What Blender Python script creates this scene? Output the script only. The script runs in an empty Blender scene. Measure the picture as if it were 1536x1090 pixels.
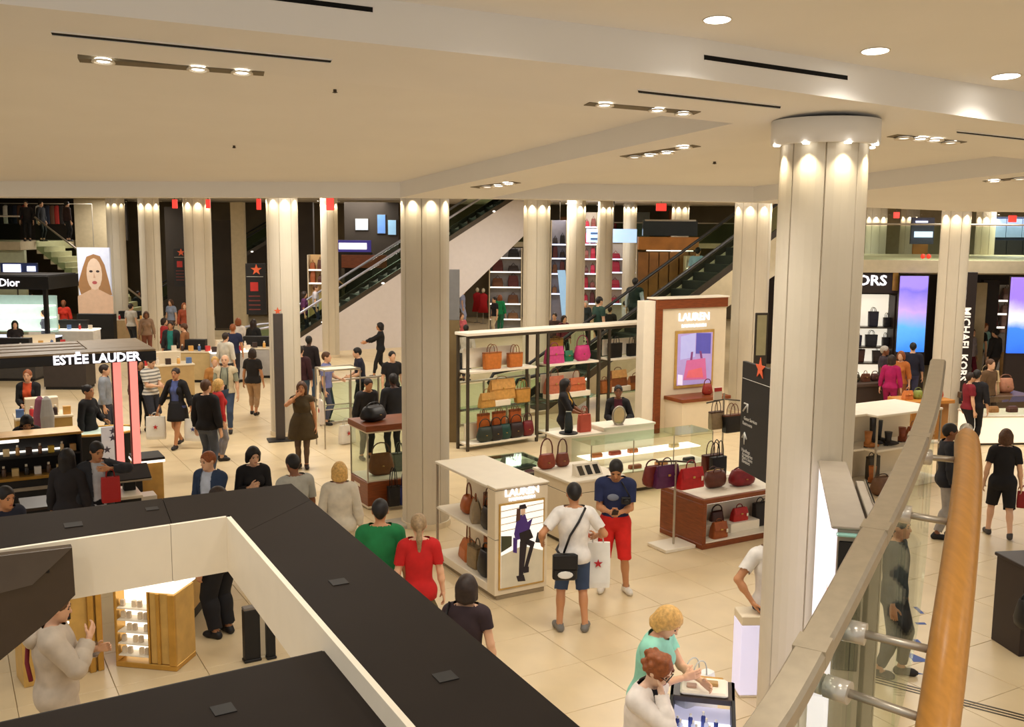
import bpy, bmesh, math, random
import numpy as np
from mathutils import Vector, Matrix, Euler

# ------------------------------------------------------------------ camera, world, exposure
sc = bpy.context.scene
COL = sc.collection
EYE = 4.65                      # eye height above the sales floor (seen from the mezzanine)
FPX = 1500.0
cam_d = bpy.data.cameras.new('camera')
cam_d.sensor_width = 36.0
cam_d.lens = 36.0 * FPX / 1536.0
cam_d.clip_start = 0.05
cam_d.clip_end = 300
cam = bpy.data.objects.new('camera', cam_d)
COL.objects.link(cam)
RCAM = Matrix.Rotation(math.radians(90 - 7.67), 3, 'X') @ Matrix.Rotation(math.radians(0.46), 3, 'Z')
cam.matrix_world = Matrix.Translation((0, 0, EYE)) @ RCAM.to_4x4()
sc.camera = cam
sc.view_settings.view_transform = 'Standard'
sc.view_settings.look = 'None'
sc.view_settings.exposure = 0.07
sc.view_settings.gamma = 1.0
sc.view_settings.use_curve_mapping = False
w = bpy.data.worlds.new('world'); sc.world = w; w.use_nodes = True
w.node_tree.nodes['Background'].inputs[0].default_value = (1.0, 0.965, 0.92, 1)
w.node_tree.nodes['Background'].inputs[1].default_value = 0.55
sc.cycles.max_bounces = 6
sc.cycles.diffuse_bounces = 3
sc.cycles.glossy_bounces = 3
sc.cycles.transmission_bounces = 6
sc.cycles.transparent_max_bounces = 12
sc.cycles.caustics_reflective = False
sc.cycles.caustics_refractive = False
sc.cycles.sample_clamp_indirect = 4.0

# ------------------------------------------------------------------ survey helpers (pixel of the 1536x1090 photo -> world)
def ray(u, v):
    return RCAM @ Vector(((u - 768) / FPX, -(v - 545) / FPX, -1.0))
def F(u, v, z=0.0):
    d = ray(u, v); t = (z - EYE) / d.z
    return Vector((d.x * t, d.y * t, z))
def D(u, v, y):
    d = ray(u, v); t = y / d.y
    return Vector((d.x * t, y, EYE + d.z * t))
def proj(p):
    q = RCAM.transposed() @ (Vector(p) - Vector((0, 0, EYE)))
    if q.z > -0.01: return None
    return (768 + FPX * q.x / -q.z, 545 - FPX * q.y / -q.z)
AX = math.radians(30)           # the shop's own grid is turned 30 degrees to the view
E1 = Vector((math.cos(AX), math.sin(AX), 0))
E2 = Vector((-math.sin(AX), math.cos(AX), 0))

# ------------------------------------------------------------------ lights
def lamp(kind, name, loc, power, color=(1.0, 0.80, 0.56), size=0.1, aim=None, angle=None, blend=0.6, size_y=None, parent=None):
    l = bpy.data.lights.new(name, kind)
    l.energy = power; l.color = color
    if kind == 'AREA':
        l.shape = 'RECTANGLE'; l.size = size; l.size_y = size_y or size
    else:
        l.shadow_soft_size = size
    if kind == 'SPOT':
        l.spot_size = math.radians(angle or 90); l.spot_blend = blend
    o = bpy.data.objects.new(name, l); COL.objects.link(o)
    o.location = loc
    if aim is not None:
        o.rotation_euler = (Vector(aim) - Vector(loc)).to_track_quat('-Z', 'Y').to_euler()
    return o
HALLZ = 5.9                     # ceiling of the tall hall beyond the mezzanine edge
WARM = (1.0, 0.945, 0.86)
# added area lamps for general light under the tall hall's ceiling, behind the soffit
for (x, y, p) in [(-9, 19.5, 260), (-3.5, 20, 260), (2.5, 19.5, 300), (8.5, 20, 260), (14, 22, 220),
                  (-12, 26, 240), (-6, 27, 240), (0, 27, 200), (6.5, 26, 240), (13, 28, 240), (-17, 36, 330), (-8, 36, 300), (1, 37, 300), (10, 36, 300), (18, 36, 300),
                  (-18, 45, 300), (-7, 45, 260), (3, 45, 300), (13, 45, 260)]:
    lamp('AREA', 'hall_fill', (x, y, HALLZ - 0.06), p * .72, WARM, 2.4, (x, y, 0))
# ------------------------------------------------------------------ materials
def lin(c):
    return tuple(((x / 255) / 12.92 if x / 255 <= 0.04045 else ((x / 255 + 0.055) / 1.055) ** 2.4) for x in c)
_mats = {}
def mat(name, rgb, rough=0.55, metal=0.0, emit=0.0, var=0.06, scale=6.0, bump=0.0, ergb=None, spec=0.4, stretch=None):
    key = name
    if key in _mats: return _mats[key]
    m = bpy.data.materials.new(name); m.use_nodes = True
    nt = m.node_tree; b = nt.nodes['Principled BSDF']
    c = lin(rgb)
    b.inputs['Roughness'].default_value = rough
    b.inputs['Metallic'].default_value = metal
    b.inputs['Specular IOR Level'].default_value = spec
    tc = nt.nodes.new('ShaderNodeTexCoord')
    nz = nt.nodes.new('ShaderNodeTexNoise'); nz.inputs['Scale'].default_value = scale; nz.inputs['Detail'].default_value = 3
    if stretch:
        mp = nt.nodes.new('ShaderNodeMapping'); mp.inputs['Scale'].default_value = stretch
        nt.links.new(tc.outputs['Object'], mp.inputs['Vector']); nt.links.new(mp.outputs[0], nz.inputs['Vector'])
    else:
        nt.links.new(tc.outputs['Object'], nz.inputs['Vector'])
    rp = nt.nodes.new('ShaderNodeValToRGB')
    rp.color_ramp.elements[0].position = 0.3; rp.color_ramp.elements[1].position = 0.7
    rp.color_ramp.elements[0].color = tuple(x * (1 - var) for x in c) + (1,)
    rp.color_ramp.elements[1].color = tuple(min(1, x * (1 + var)) for x in c) + (1,)
    nt.links.new(nz.outputs['Fac'], rp.inputs[0])
    nt.links.new(rp.outputs[0], b.inputs['Base Color'])
    if bump:
        bp = nt.nodes.new('ShaderNodeBump'); bp.inputs['Strength'].default_value = bump; bp.inputs['Distance'].default_value = 0.01
        nt.links.new(nz.outputs['Fac'], bp.inputs['Height']); nt.links.new(bp.outputs[0], b.inputs['Normal'])
    if emit:
        b.inputs['Emission Color'].default_value = lin(ergb or rgb) + (1,)
        b.inputs['Emission Strength'].default_value = emit
    _mats[key] = m
    return m
def rgbm(rgb, rough=0.6, tag='cloth', **k):
    return mat('%s_%d_%d_%d_%d' % (tag, rgb[0], rgb[1], rgb[2], int(rough * 100)), rgb, rough, **k)
def glass_mat(name, tint, refl=0.12, see=0.8):
    if name in _mats: return _mats[name]
    m = bpy.data.materials.new(name); m.use_nodes = True; nt = m.node_tree; nt.nodes.clear()
    o = nt.nodes.new('ShaderNodeOutputMaterial')
    tr = nt.nodes.new('ShaderNodeBsdfTransparent'); tr.inputs[0].default_value = tuple(tint) + (1,)
    gl = nt.nodes.new('ShaderNodeBsdfGlossy'); gl.inputs[0].default_value = (0.9, 0.95, 0.92, 1); gl.inputs['Roughness'].default_value = 0.03
    lw = nt.nodes.new('ShaderNodeFresnel'); lw.inputs[0].default_value = 1.2
    mx = nt.nodes.new('ShaderNodeMixShader')
    ml = nt.nodes.new('ShaderNodeMath'); ml.operation = 'MULTIPLY'; ml.inputs[1].default_value = .22
    nt.links.new(lw.outputs[0], ml.inputs[0]); nt.links.new(ml.outputs[0], mx.inputs[0]); nt.links.new(tr.outputs[0], mx.inputs[1]); nt.links.new(gl.outputs[0], mx.inputs[2])
    nt.links.new(mx.outputs[0], o.inputs[0])
    _mats[name] = m
    return m
M_CEIL = mat('ceiling_paint', (250, 246, 240), 0.85, var=0.015, scale=1.2)
M_COL = mat('column_cladding', (214, 203, 182), 0.5, var=0.02, scale=3)
M_DARKGAP = mat('dark_joint', (60, 50, 40), 0.8)
M_TILE = mat('limestone_tile', (221, 198, 157), 0.34, var=0.05, scale=2.2)
M_GROUT = mat('tile_joint', (198, 172, 126), 0.8)
M_BLACK = mat('black_paint', (22, 20, 19), 0.55, var=0.15)
M_SLOT = mat('slot_black', (10, 8, 8), 0.9)
M_KIOSK = mat('kiosk_black_laminate', (30, 22, 16), 0.6, var=0.10, scale=3, spec=.12)
M_CREAM = mat('cream_lacquer', (232, 216, 186), 0.45, var=0.02)
M_WHITE = mat('white_lacquer', (240, 229, 208), 0.42, var=0.02)
M_WOOD = mat('red_brown_wood', (128, 64, 28), 0.38, var=0.22, scale=5, stretch=(1, 1, 8))
M_OAK = mat('honey_oak', (190, 132, 60), 0.34, var=0.10, scale=4, stretch=(16, .6, 16))
M_STEEL = mat('brushed_steel', (176, 166, 150), 0.36, 0.6, var=0.05, scale=20)
M_DSTEEL = mat('dark_steel', (84, 76, 66), 0.4, 0.7)
M_GOLD = mat('gold_metal', (196, 150, 70), 0.32, 0.6, var=0.12)
M_BRASS = mat('brass_leaf', (205, 165, 92), 0.4, 0.35, var=0.12)
M_GLASS = glass_mat('clear_glass', (0.93, 0.96, 0.93))
M_GLASSG = glass_mat('green_glass', (0.82, 0.90, 0.83))
M_GLOWW = mat('glow_white', (255, 246, 232), 0.5, emit=1.3)
M_GLOWB = mat('glow_bluewhite', (214, 222, 255), 0.5, emit=1.5)
M_LAMP = mat('lamp_disc', (255, 250, 240), 0.5, emit=9.0)
M_LETTER = mat('sign_letter_glow', (250, 246, 255), 0.5, emit=1.5)
M_RED = mat('exit_red', (235, 60, 50), 0.5, emit=0.9)
M_PINK = mat('pink_light_tube', (255, 140, 128), 0.5, emit=0.95)

# ------------------------------------------------------------------ mesh builder
class MB:
    def __init__(s): s.v = []; s.f = []; s.smooth = set()
    def add(s, vs, fs, smooth=False):
        b = len(s.v); s.v.extend([tuple(x) for x in vs])
        for f in fs:
            if smooth: s.smooth.add(len(s.f))
            s.f.append(tuple(i + b for i in f))
        return s
    def box(s, x0, x1, y0, y1, z0, z1):
        vs = [(x0, y0, z0), (x1, y0, z0), (x1, y1, z0), (x0, y1, z0), (x0, y0, z1), (x1, y0, z1), (x1, y1, z1), (x0, y1, z1)]
        return s.add(vs, [(3, 2, 1, 0), (4, 5, 6, 7), (0, 1, 5, 4), (1, 2, 6, 5), (2, 3, 7, 6), (3, 0, 4, 7)])
    def rbox(s, x0, x1, y0, y1, z0, z1, b=0.01):
        b = min(b, (x1 - x0) * .45, (y1 - y0) * .45, (z1 - z0) * .45)
        def ring(i, z): return [(x0 + i, y0, z) if 0 else p for p in ()]
        def oct_(e, z):
            return [(x0 + e, y0 + 0 if e else y0, z)]
        L = []
        for z, e in ((z0, b), (z0 + b, 0), (z1 - b, 0), (z1, b)):
            c = b
            L.append([(x0 + e + c, y0 + e, z), (x1 - e - c, y0 + e, z), (x1 - e, y0 + e + c, z), (x1 - e, y1 - e - c, z),
                      (x1 - e - c, y1 - e, z), (x0 + e + c, y1 - e, z), (x0 + e, y1 - e - c, z), (x0 + e, y0 + e + c, z)])
        return s.loft(L)
    def loft(s, rings, cap=True, close=True, smooth=False):
        n = len(rings[0]); vs = [p for r in rings for p in r]; fs = []
        for i in range(len(rings) - 1):
            for j in range(n if close else n - 1):
                k = (j + 1) % n
                fs.append((i * n + j, i * n + k, (i + 1) * n + k, (i + 1) * n + j))
        s.add(vs, fs, smooth)
        if cap:
            b = len(s.v) - len(vs)
            s.f.append(tuple(b + j for j in reversed(range(n))))
            s.f.append(tuple(b + (len(rings) - 1) * n + j for j in range(n)))
        return s
    def prism(s, poly, z0, z1):
        return s.loft([[(p[0], p[1], z0) for p in poly], [(p[0], p[1], z1) for p in poly]])
    def tube(s, pts, r, n=8, closed=False, rr=None):
        pts = [Vector(p) for p in pts]; rings = []
        up = Vector((0, 0, 1))
        prev = None
        for i, p in enumerate(pts):
            if closed: d = pts[(i + 1) % len(pts)] - pts[i - 1]
            else: d = pts[min(i + 1, len(pts) - 1)] - pts[max(i - 1, 0)]
            if d.length < 1e-9: d = Vector((0, 0, 1))
            d.normalize()
            if prev is None:
                a = d.cross(up)
                if a.length < 0.05: a = d.cross(Vector((1, 0, 0)))
            else:
                a = prev - d * prev.dot(d)
            a.normalize(); prev = a
            b = d.cross(a)
            q = rr[i] if rr else r
            rings.append([p + a * (q * math.cos(t)) + b * (q * math.sin(t)) for t in [2 * math.pi * k / n for k in range(n)]])
        if closed:
            rings.append(rings[0]); return s.loft(rings, cap=False, smooth=True)
        return s.loft(rings, smooth=True)
    def cyl(s, c, r, z0, z1, n=20, r2=None):
        r2 = r if r2 is None else r2
        return s.loft([[(c[0] + q * math.cos(2 * math.pi * k / n), c[1] + q * math.sin(2 * math.pi * k / n), z) for k in range(n)] for q, z in ((r, z0), (r2, z1))])
    def lathe(s, prof, n=16, c=(0, 0, 0)):
        return s.loft([[(c[0] + r * math.cos(2 * math.pi * k / n), c[1] + r * math.sin(2 * math.pi * k / n), c[2] + z) for k in range(n)] for r, z in prof], smooth=True)
    def ell(s, c, r, nu=12, nv=8):
        rings = []
        for i in range(nv + 1):
            a = -math.pi / 2 + math.pi * i / nv
            ca = max(math.cos(a), 0.02)
            rings.append([(c[0] + r[0] * ca * math.cos(2 * math.pi * k / nu), c[1] + r[1] * ca * math.sin(2 * math.pi * k / nu), c[2] + r[2] * math.sin(a)) for k in range(nu)])
        return s.loft(rings, smooth=True)
    def quad(s, a, b, c, d, th=0.0):
        if th == 0: return s.add([a, b, c, d], [(0, 1, 2, 3)])
        a, b, c, d = map(Vector, (a, b, c, d)); n = (b - a).cross(d - a).normalized() * th
        return s.loft([[a - n, b - n, c - n, d - n], [a, b, c, d]])
    def mesh(s, name, m=None):
        me = bpy.data.meshes.new(name)
        me.from_pydata(s.v, [], s.f); me.update()
        if s.smooth:
            fl = [False] * len(s.f)
            for i in s.smooth: fl[i] = True
            me.polygons.foreach_set('use_smooth', fl)
        if m is not None: me.materials.append(m)
        return me
def link(name, me, parent=None, loc=(0, 0, 0), rot=(0, 0, 0)):
    o = bpy.data.objects.new(name, me); COL.objects.link(o)
    o.location = loc; o.rotation_euler = rot
    if parent is not None: o.parent = parent
    return o
def obj(name, mb, m, parent=None, loc=(0, 0, 0), rot=(0, 0, 0), label=None):
    o = link(name, mb.mesh(name, m), parent, loc, rot)
    if label: o['label'] = label
    return o
def tag(o, label, cat, group=None, kind=None):
    if label: o['label'] = label
    if cat: o['category'] = cat
    if group: o['group'] = group
    if kind: o['kind'] = kind
    return o
def thing(name, label, cat, loc=(0, 0, 0), rz=0.0, group=None):
    o = bpy.data.objects.new(name, None); COL.objects.link(o)
    o.empty_display_size = 0.2
    o.location = loc; o.rotation_euler = (0, 0, rz)
    return tag(o, label, cat, group)
def struct(name, mb, m, parent=None):
    o = obj(name, mb, m, parent)
    if parent is None: o['kind'] = 'structure'
    return o
def dup(root, loc, rz=None, label=None, group=None):
    r = root.copy(); COL.objects.link(r); r.location = loc
    if rz is not None: r.rotation_euler = (0, 0, rz)
    if label: r['label'] = label
    if group: r['group'] = group
    for ch in list(root.children):
        c = ch.copy(); COL.objects.link(c); c.parent = r
        for g in list(ch.children):
            d = g.copy(); COL.objects.link(d); d.parent = c
    return r
def text(name, body, size, m, parent, loc, rot=(math.pi / 2, 0, 0), depth=0.01, sx=1.0, bold=0.0, spacing=1.0):
    cu = bpy.data.curves.new(name, 'FONT'); cu.body = body; cu.size = size; cu.extrude = depth
    cu.align_x = 'CENTER'; cu.align_y = 'CENTER'; cu.resolution_u = 2; cu.space_character = spacing; cu.offset = bold
    t = bpy.data.objects.new(name, cu); COL.objects.link(t)
    me = bpy.data.meshes.new_from_object(t)
    bpy.data.objects.remove(t); bpy.data.curves.remove(cu)
    me.materials.clear(); me.materials.append(m)
    o = link(name, me, parent, loc, rot); o.scale = (sx, 1, 1)
    return o
NEARP = 110
# ------------------------------------------------------------------ floor with real tiles
TS = 0.9
def to_grid(p): return p.dot(E1), p.dot(E2)
fl = MB().box(-34, 34, -4, 62, -0.3, -0.02)
floor = struct('floor', fl, M_GROUT)
tile_me = MB().rbox(-TS / 2 + .003, TS / 2 - .003, -TS / 2 + .003, TS / 2 - .003, -0.02, 0.0, 0.003).mesh('tile', M_TILE)
near = []; far = []
for i in range(-70, 80):
    for j in range(-70, 80):
        p = E1 * (i * TS) + E2 * (j * TS)
        if p.y < 5.5 or p.y > 52: continue
        q = proj(p)
        if q is None: continue
        if -70 < q[0] < 1606 and q[1] < 1190: near.append((p.length, p))
        elif abs(p.x) < 30: far.append(p)
near.sort(key=lambda t: t[0])
def covered(p):
    q = proj(p)          # under the black kiosk roof in the foreground: shows nothing
    return q[1] > 740 and q[0] < 437 + (q[1] - 725) * 1.18 and not (q[0] < 400 and 860 < q[1] < 1060)
cnt = 0
stuff = MB()
for d, p in near:
    if cnt < 296 and not covered(p):
        link('tile', tile_me, floor, p, (0, 0, AX)); cnt += 1
    else: far.append(p)
for p in far:
    h = TS / 2 - .003
    c = [p + E1 * a + E2 * b for a, b in ((-h, -h), (h, -h), (h, h), (-h, h))]
    stuff.prism(c, -0.02, 0.0)
so = obj('tile_field', stuff, M_TILE, floor); so['kind'] = 'stuff'
# expansion joint in the floor on the right
a, b = F(1180, 985), F(1560, 1083)
n = (b - a).normalized().cross(Vector((0, 0, 1)))
mb = MB()
for k in (-0.06, 0.0, 0.06):
    mb.prism([a + n * (k - .012), b + n * (k - .012), b + n * (k + .012), a + n * (k + .012)], 0.0005, 0.004)
struct('trim_1', mb, M_DSTEEL)

# ------------------------------------------------------------------ sloping mezzanine soffit with two coffers
def slope_of(u, v):
    d = ray(u, v); return d.z / d.y
_m1, _m2 = slope_of(1240, 182), slope_of(600, 297)
SB = (8.8 * _m1 - 14.5 * _m2) / (14.5 - 8.8)
SA = 14.5 * _m2 + SB * 14.5
def S(u, v, up=0.0):
    d = ray(u, v); t = SA / (d.z + SB * d.y)
    return Vector((d.x * t, d.y * t, EYE + d.z * t + up))
def Sz(x, y): return EYE + SA - SB * y
SN = Vector((0, SB, 1)).normalized()
REC = 0.22
near_edge = [S(-260, -22), S(1036, 116), S(1800, 225)]
far_edge = [S(1800, 322), S(1446, 317), S(1130, 304), S(600, 297), S(-260, 297)]
outline = near_edge + far_edge
cof1 = [S(-200, 48), S(1100, 185), S(600, 296.5), S(-200, 294)]
cof2 = [S(1176, 205), S(1640, 248), S(1536, 258), S(1300, 285), S(1130, 303), S(735, 297)]
def plate_with_holes(name, outer, holes, m):
    bm = bmesh.new(); edges = []
    for loop in [outer] + holes:
        vs = [bm.verts.new(p) for p in loop]
        edges += [bm.edges.new((vs[k], vs[(k + 1) % len(vs)])) for k in range(len(vs))]
    bmesh.ops.triangle_fill(bm, use_beauty=True, use_dissolve=False, edges=edges)
    me = bpy.data.meshes.new(name); bm.to_mesh(me); bm.free(); me.materials.append(m)
    return me
o = link('ceiling', plate_with_holes('ceiling', outline, [cof1, cof2], M_CEIL)); o['kind'] = 'structure'
ceil = o
for nm, c in (('ceiling_coffer', cof1), ('ceiling_coffer', cof2)):
    up = [p + Vector((0, 0, REC)) for p in c]
    mb = MB().loft([c, up], cap=False); mb.f.append(tuple(len(mb.v) - len(c) + k for k in range(len(c))))
    obj(nm, mb, M_CEIL, ceil)
# slab thickness behind the far edge
mb = MB()
for k in range(len(far_edge) - 1):
    p, q = far_edge[k], far_edge[k + 1]
    mb.add([p, q, q + Vector((0, 0, 1.2)), p + Vector((0, 0, 1.2))], [(0, 1, 2, 3)])
struct('trim_2', mb, M_CEIL)
# near, higher ceiling and the beam face between them
def on_beam(u, v, base_i):
    pass
P0, P1, P2 = near_edge
NUP = 0.275
def N(u, v):
    d = ray(u, v); t = (SA + NUP) / (d.z + SB * d.y)
    return Vector((d.x * t, d.y * t, EYE + d.z * t))
UPV = Vector((0, 0, NUP))
mb = MB()
for p, q in ((P0, P1), (P1, P2)):
    mb.add([p, q, q + UPV, p + UPV], [(3, 2, 1, 0)])
struct('trim_3', mb, M_CEIL)
t0, t1, t2 = [p + UPV for p in near_edge]
bk = lambda x, y: Vector((x, y, Sz(x, y) + NUP))
struct('ceiling_near', MB().add([t0, t1, t2, bk(t2.x + 6, -4.0), bk(t0.x - 8, -4.0)], [(0, 1, 2, 3, 4)]), M_CEIL)
# ceiling of the tall hall
struct('ceiling_far', MB().box(-34, 34, 15.5, 60, HALLZ, HALLZ + .2), mat('hall_ceiling', (222, 214, 205), .8))

# slot diffusers let into soffit and beam
def slot_on(ptfn, ends, wv, label, name='air_slot'):
    (u0, v0), (u1, v1) = ends
    a, b = ptfn(u0, v0), ptfn(u1, v1)
    mb = MB()
    d = (b - a)
    side = ptfn((u0 + u1) / 2, (v0 + v1) / 2 + wv) - ptfn((u0 + u1) / 2, (v0 + v1) / 2)
    nrm = d.cross(side).normalized()
    if nrm.dot(Vector((0, 0, EYE)) - a) < 0: nrm = -nrm
    mb.loft([[a - side + nrm * .004, b - side + nrm * .004, b + side + nrm * .004, a + side + nrm * .004],
             [a - side - nrm * .01, b - side - nrm * .01, b + side - nrm * .01, a + side - nrm * .01]])
    r = thing(name, label, 'air vent', a)
    ch = obj('slot', mb, M_SLOT, r, -a)
    m2 = MB()
    for s in (-1, 1):
        c0, c1 = a + side * s * 1.12, b + side * s * 1.12
        w = side * .12
        m2.loft([[c0 - w + nrm * .008, c1 - w + nrm * .008, c1 + w + nrm * .008, c0 + w + nrm * .008],
                 [c0 - w, c1 - w, c1 + w, c0 + w]])
    obj('frame', m2, M_CEIL, r, -a)
    return r
def beam(u, v):
    for (p, q) in ((P0, P1), (P1, P2)):
        n = Vector((-(q - p).y, (q - p).x, 0))
        d = ray(u, v); t = n.dot(Vector((p.x, p.y, 0))) / n.dot(d)
        X = d * t
        if (X.x - p.x) <= (q.x - p.x) + 1e-6 or p is P1:
            return Vector((X.x, X.y, EYE + X.z))
slot_on(S, ((77, 49), (497, 91)), 2.2, 'long thin black air slot above the three-lamp strip at upper left')
slot_on(S, ((957, 136), (1171, 160)), 2.0, 'thin black air slot in the soffit left of the big column')
slot_on(S, ((1435, 197), (1600, 215)), 1.3, 'thin dark air slot in the soffit right of the big column')
slot_on(beam, ((380, -7), (559, 15)), 4.0, 'black air slot high on the beam face at top left')
slot_on(beam, ((1056, 86), (1271, 117)), 3.6, 'black air slot on the beam face left above the big column')

# recessed lamp strips in the soffit
M_TROUGH = mat('strip_trough', (120, 108, 84), 0.6)
def strip(ends, lamps, label, pw=14, size=0.075, wv=4):
    (u0, v0), (u1, v1) = ends
    a, b = S(u0, v0), S(u1, v1)
    d = (b - a); L = d.length; d.normalize()
    r = thing('strip_light', label, 'ceiling light', a)
    side = d.cross(SN).normalized() * (size * 0.78)
    dn = -SN
    obj('trough', MB().loft([[a - side + dn * .006, b - side + dn * .006, b + side + dn * .006, a + side + dn * .006],
                             [a - side - dn * .02, b - side - dn * .02, b + side - dn * .02, a + side - dn * .02]]), M_TROUGH, r, -a)
    for (u, v, on) in lamps:
        c = S(u, v)
        rot = SN.to_track_quat('Z', 'Y').to_euler()
        ring = MB().lathe([(size * .98, -.012), (size * 1.02, -.022), (size * .8, -.024), (size * .74, -.008)], 20)
        obj('ring', ring, M_WHITE, r, c - a, rot)
        bulb = MB().lathe([(size * .02, -.016), (size * .5, -.015), (size * .72, -.008), (size * .72, 0.0)], 18)
        obj('lamp_disc', bulb, M_LAMP if on else M_GLOWW, r, c - a, rot)
        if on:
            lamp('SPOT', 'strip_lamp', c - Vector((0, 0, .05)), pw * .7, WARM, .05, c - Vector((0, -0.02, 3)), 120, .7)
    return r
strip(((118, 89), (396, 110)), [(155, 89, 1), (297, 101, 1), (363, 106, 1)], 'recessed three-lamp ceiling strip at the upper left', 70)
strip(((880, 155), (1046, 169)), [(907, 155, 1), (986, 163, 1), (1025, 168, 1)], 'recessed three-lamp ceiling strip just below the middle air slot', 90)
strip(((936, 235), (1045, 218)), [(952, 234, 0), (974, 231, 1), (1000, 227, 1), (1026, 219, 1)], 'recessed four-lamp ceiling strip nearest left of the big column', 70, .085)
strip(((712, 281), (775, 273)), [(731, 279, 0), (748, 277, 1), (763, 274, 1)], 'small recessed lamp strip far off above the shelf wall', 60, .1)
strip(((1338, 203), (1442, 214)), [(1356, 205, 0), (1381, 206, 1), (1402, 208, 1), (1426, 212, 0)], 'recessed four-lamp ceiling strip right of the big column', 90, .085)
strip(((1478, 272), (1560, 264)), [(1492, 270, 1), (1530, 267, 0)], 'recessed ceiling strip at the far right edge', 60, .1)

ORD0 = ('', 'first', 'second', 'third', 'fourth')
# round downlights in the near ceiling
for (u, v, lab) in ((1076, 29, 'round recessed downlight at top, left of the three'), (1313, 76, 'round recessed downlight at top, middle of the three'), (1509, 114, 'round recessed downlight at top, nearest the right edge')):
    c = N(u, v)
    r = thing('downlight', lab, 'ceiling light', c)
    R_ = 19.5 * c.y / FPX
    rt = SN.to_track_quat('Z', 'Y').to_euler()
    obj('ring', MB().lathe([(R_ * 1.08, -.001), (R_ * 1.08, -.006), (R_ * .98, -.007), (R_ * .96, 0)], 28), M_WHITE, r, (0, 0, 0), rt)
    obj('lamp_disc', MB().cyl((0, 0), R_ * .97, -.005, 0, 28), M_LAMP, r, (0, 0, 0), rt)
    lamp('SPOT', 'downlight_lamp', c - Vector((0, 0, .08)), 40, WARM, .08, c - Vector((0, 0, 3)), 130, .8)
# unseen downlights added left of the row to light the near part
d0, d1 = N(1076, 29), N(1313, 76)
for k in range(1, 5):
    c = d0 - (d1 - d0) * k; c.z = Sz(c.x, c.y) + NUP
    r = thing('downlight', ORD0[k] + ' added recessed downlight left of the visible three, above the picture', 'ceiling light', c)
    obj('ring', MB().lathe([(.084, -.001), (.084, -.006), (.077, -.007), (.075, 0)], 28), M_WHITE, r, (0, 0, 0), rt); obj('lamp_disc', MB().cyl((0, 0), .076, -.005, 0, 28), M_LAMP, r, (0, 0, 0), rt)
    lamp('SPOT', 'downlight_lamp', c - Vector((0, 0, .08)), 70, WARM, .08, c - Vector((0, 0, 3)), 140, .8)
# unseen downlight rows added behind the camera so floor bounce brightens the ceiling
kk = 0
for yy in (3.6, 0.6, -2.4):
    for xx in (-9.5, -6.0, -2.5, 1.0, 4.5, 8.0):
        c = Vector((xx, yy, Sz(xx, yy) + NUP)); kk += 1
        r = thing('downlight', 'added recessed downlight behind the picture, row at %s, %s in its row' % (('front', 'middle', 'back')[(3.6, .6, -2.4).index(yy)], ('first', 'second', 'third', 'fourth', 'fifth', 'sixth')[(kk - 1) % 6]), 'ceiling light', c)
        obj('ring', MB().lathe([(.084, -.001), (.084, -.006), (.077, -.007), (.075, 0)], 28), M_WHITE, r, (0, 0, 0), rt); obj('lamp_disc', MB().cyl((0, 0), .076, -.005, 0, 28), M_LAMP, r, (0, 0, 0), rt)
        lamp('SPOT', 'downlight_lamp', c - Vector((0, 0, .08)), NEARP * (.3 if yy > 3 else 1.3), WARM, .08, c - Vector((0, -0.001, 3)), 150, .8)
# sprinkler heads
for k, (u, v, lab) in enumerate(((503, 174, 'left coffer, nearer one'), (352, 248, 'left coffer, farther one'))):
    c = S(u, v, REC + .02)
    r = tag(obj('sprinkler', MB().lathe([(.035, 0), (.035, -.012), (.015, -.018), (.015, -.04), (.025, -.045), (.004, -.05)], 12), M_DSTEEL, None, c), 'small sprinkler head in the ' + lab, 'sprinkler', None)
for k, (u, v, lab) in enumerate(((848, 256, 'right coffer beside the four-lamp strip'), (1071, 270, 'right coffer far left of the big column'), (1353, 229, 'soffit right of the big column'))):
    c = S(u, v, REC + .02)
    tag(obj('sprinkler', MB().lathe([(.04, 0), (.04, -.012), (.018, -.018), (.018, -.04), (.03, -.045), (.004, -.05)], 12), M_DSTEEL, None, c), 'small sprinkler head in the ' + lab, 'sprinkler')

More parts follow.
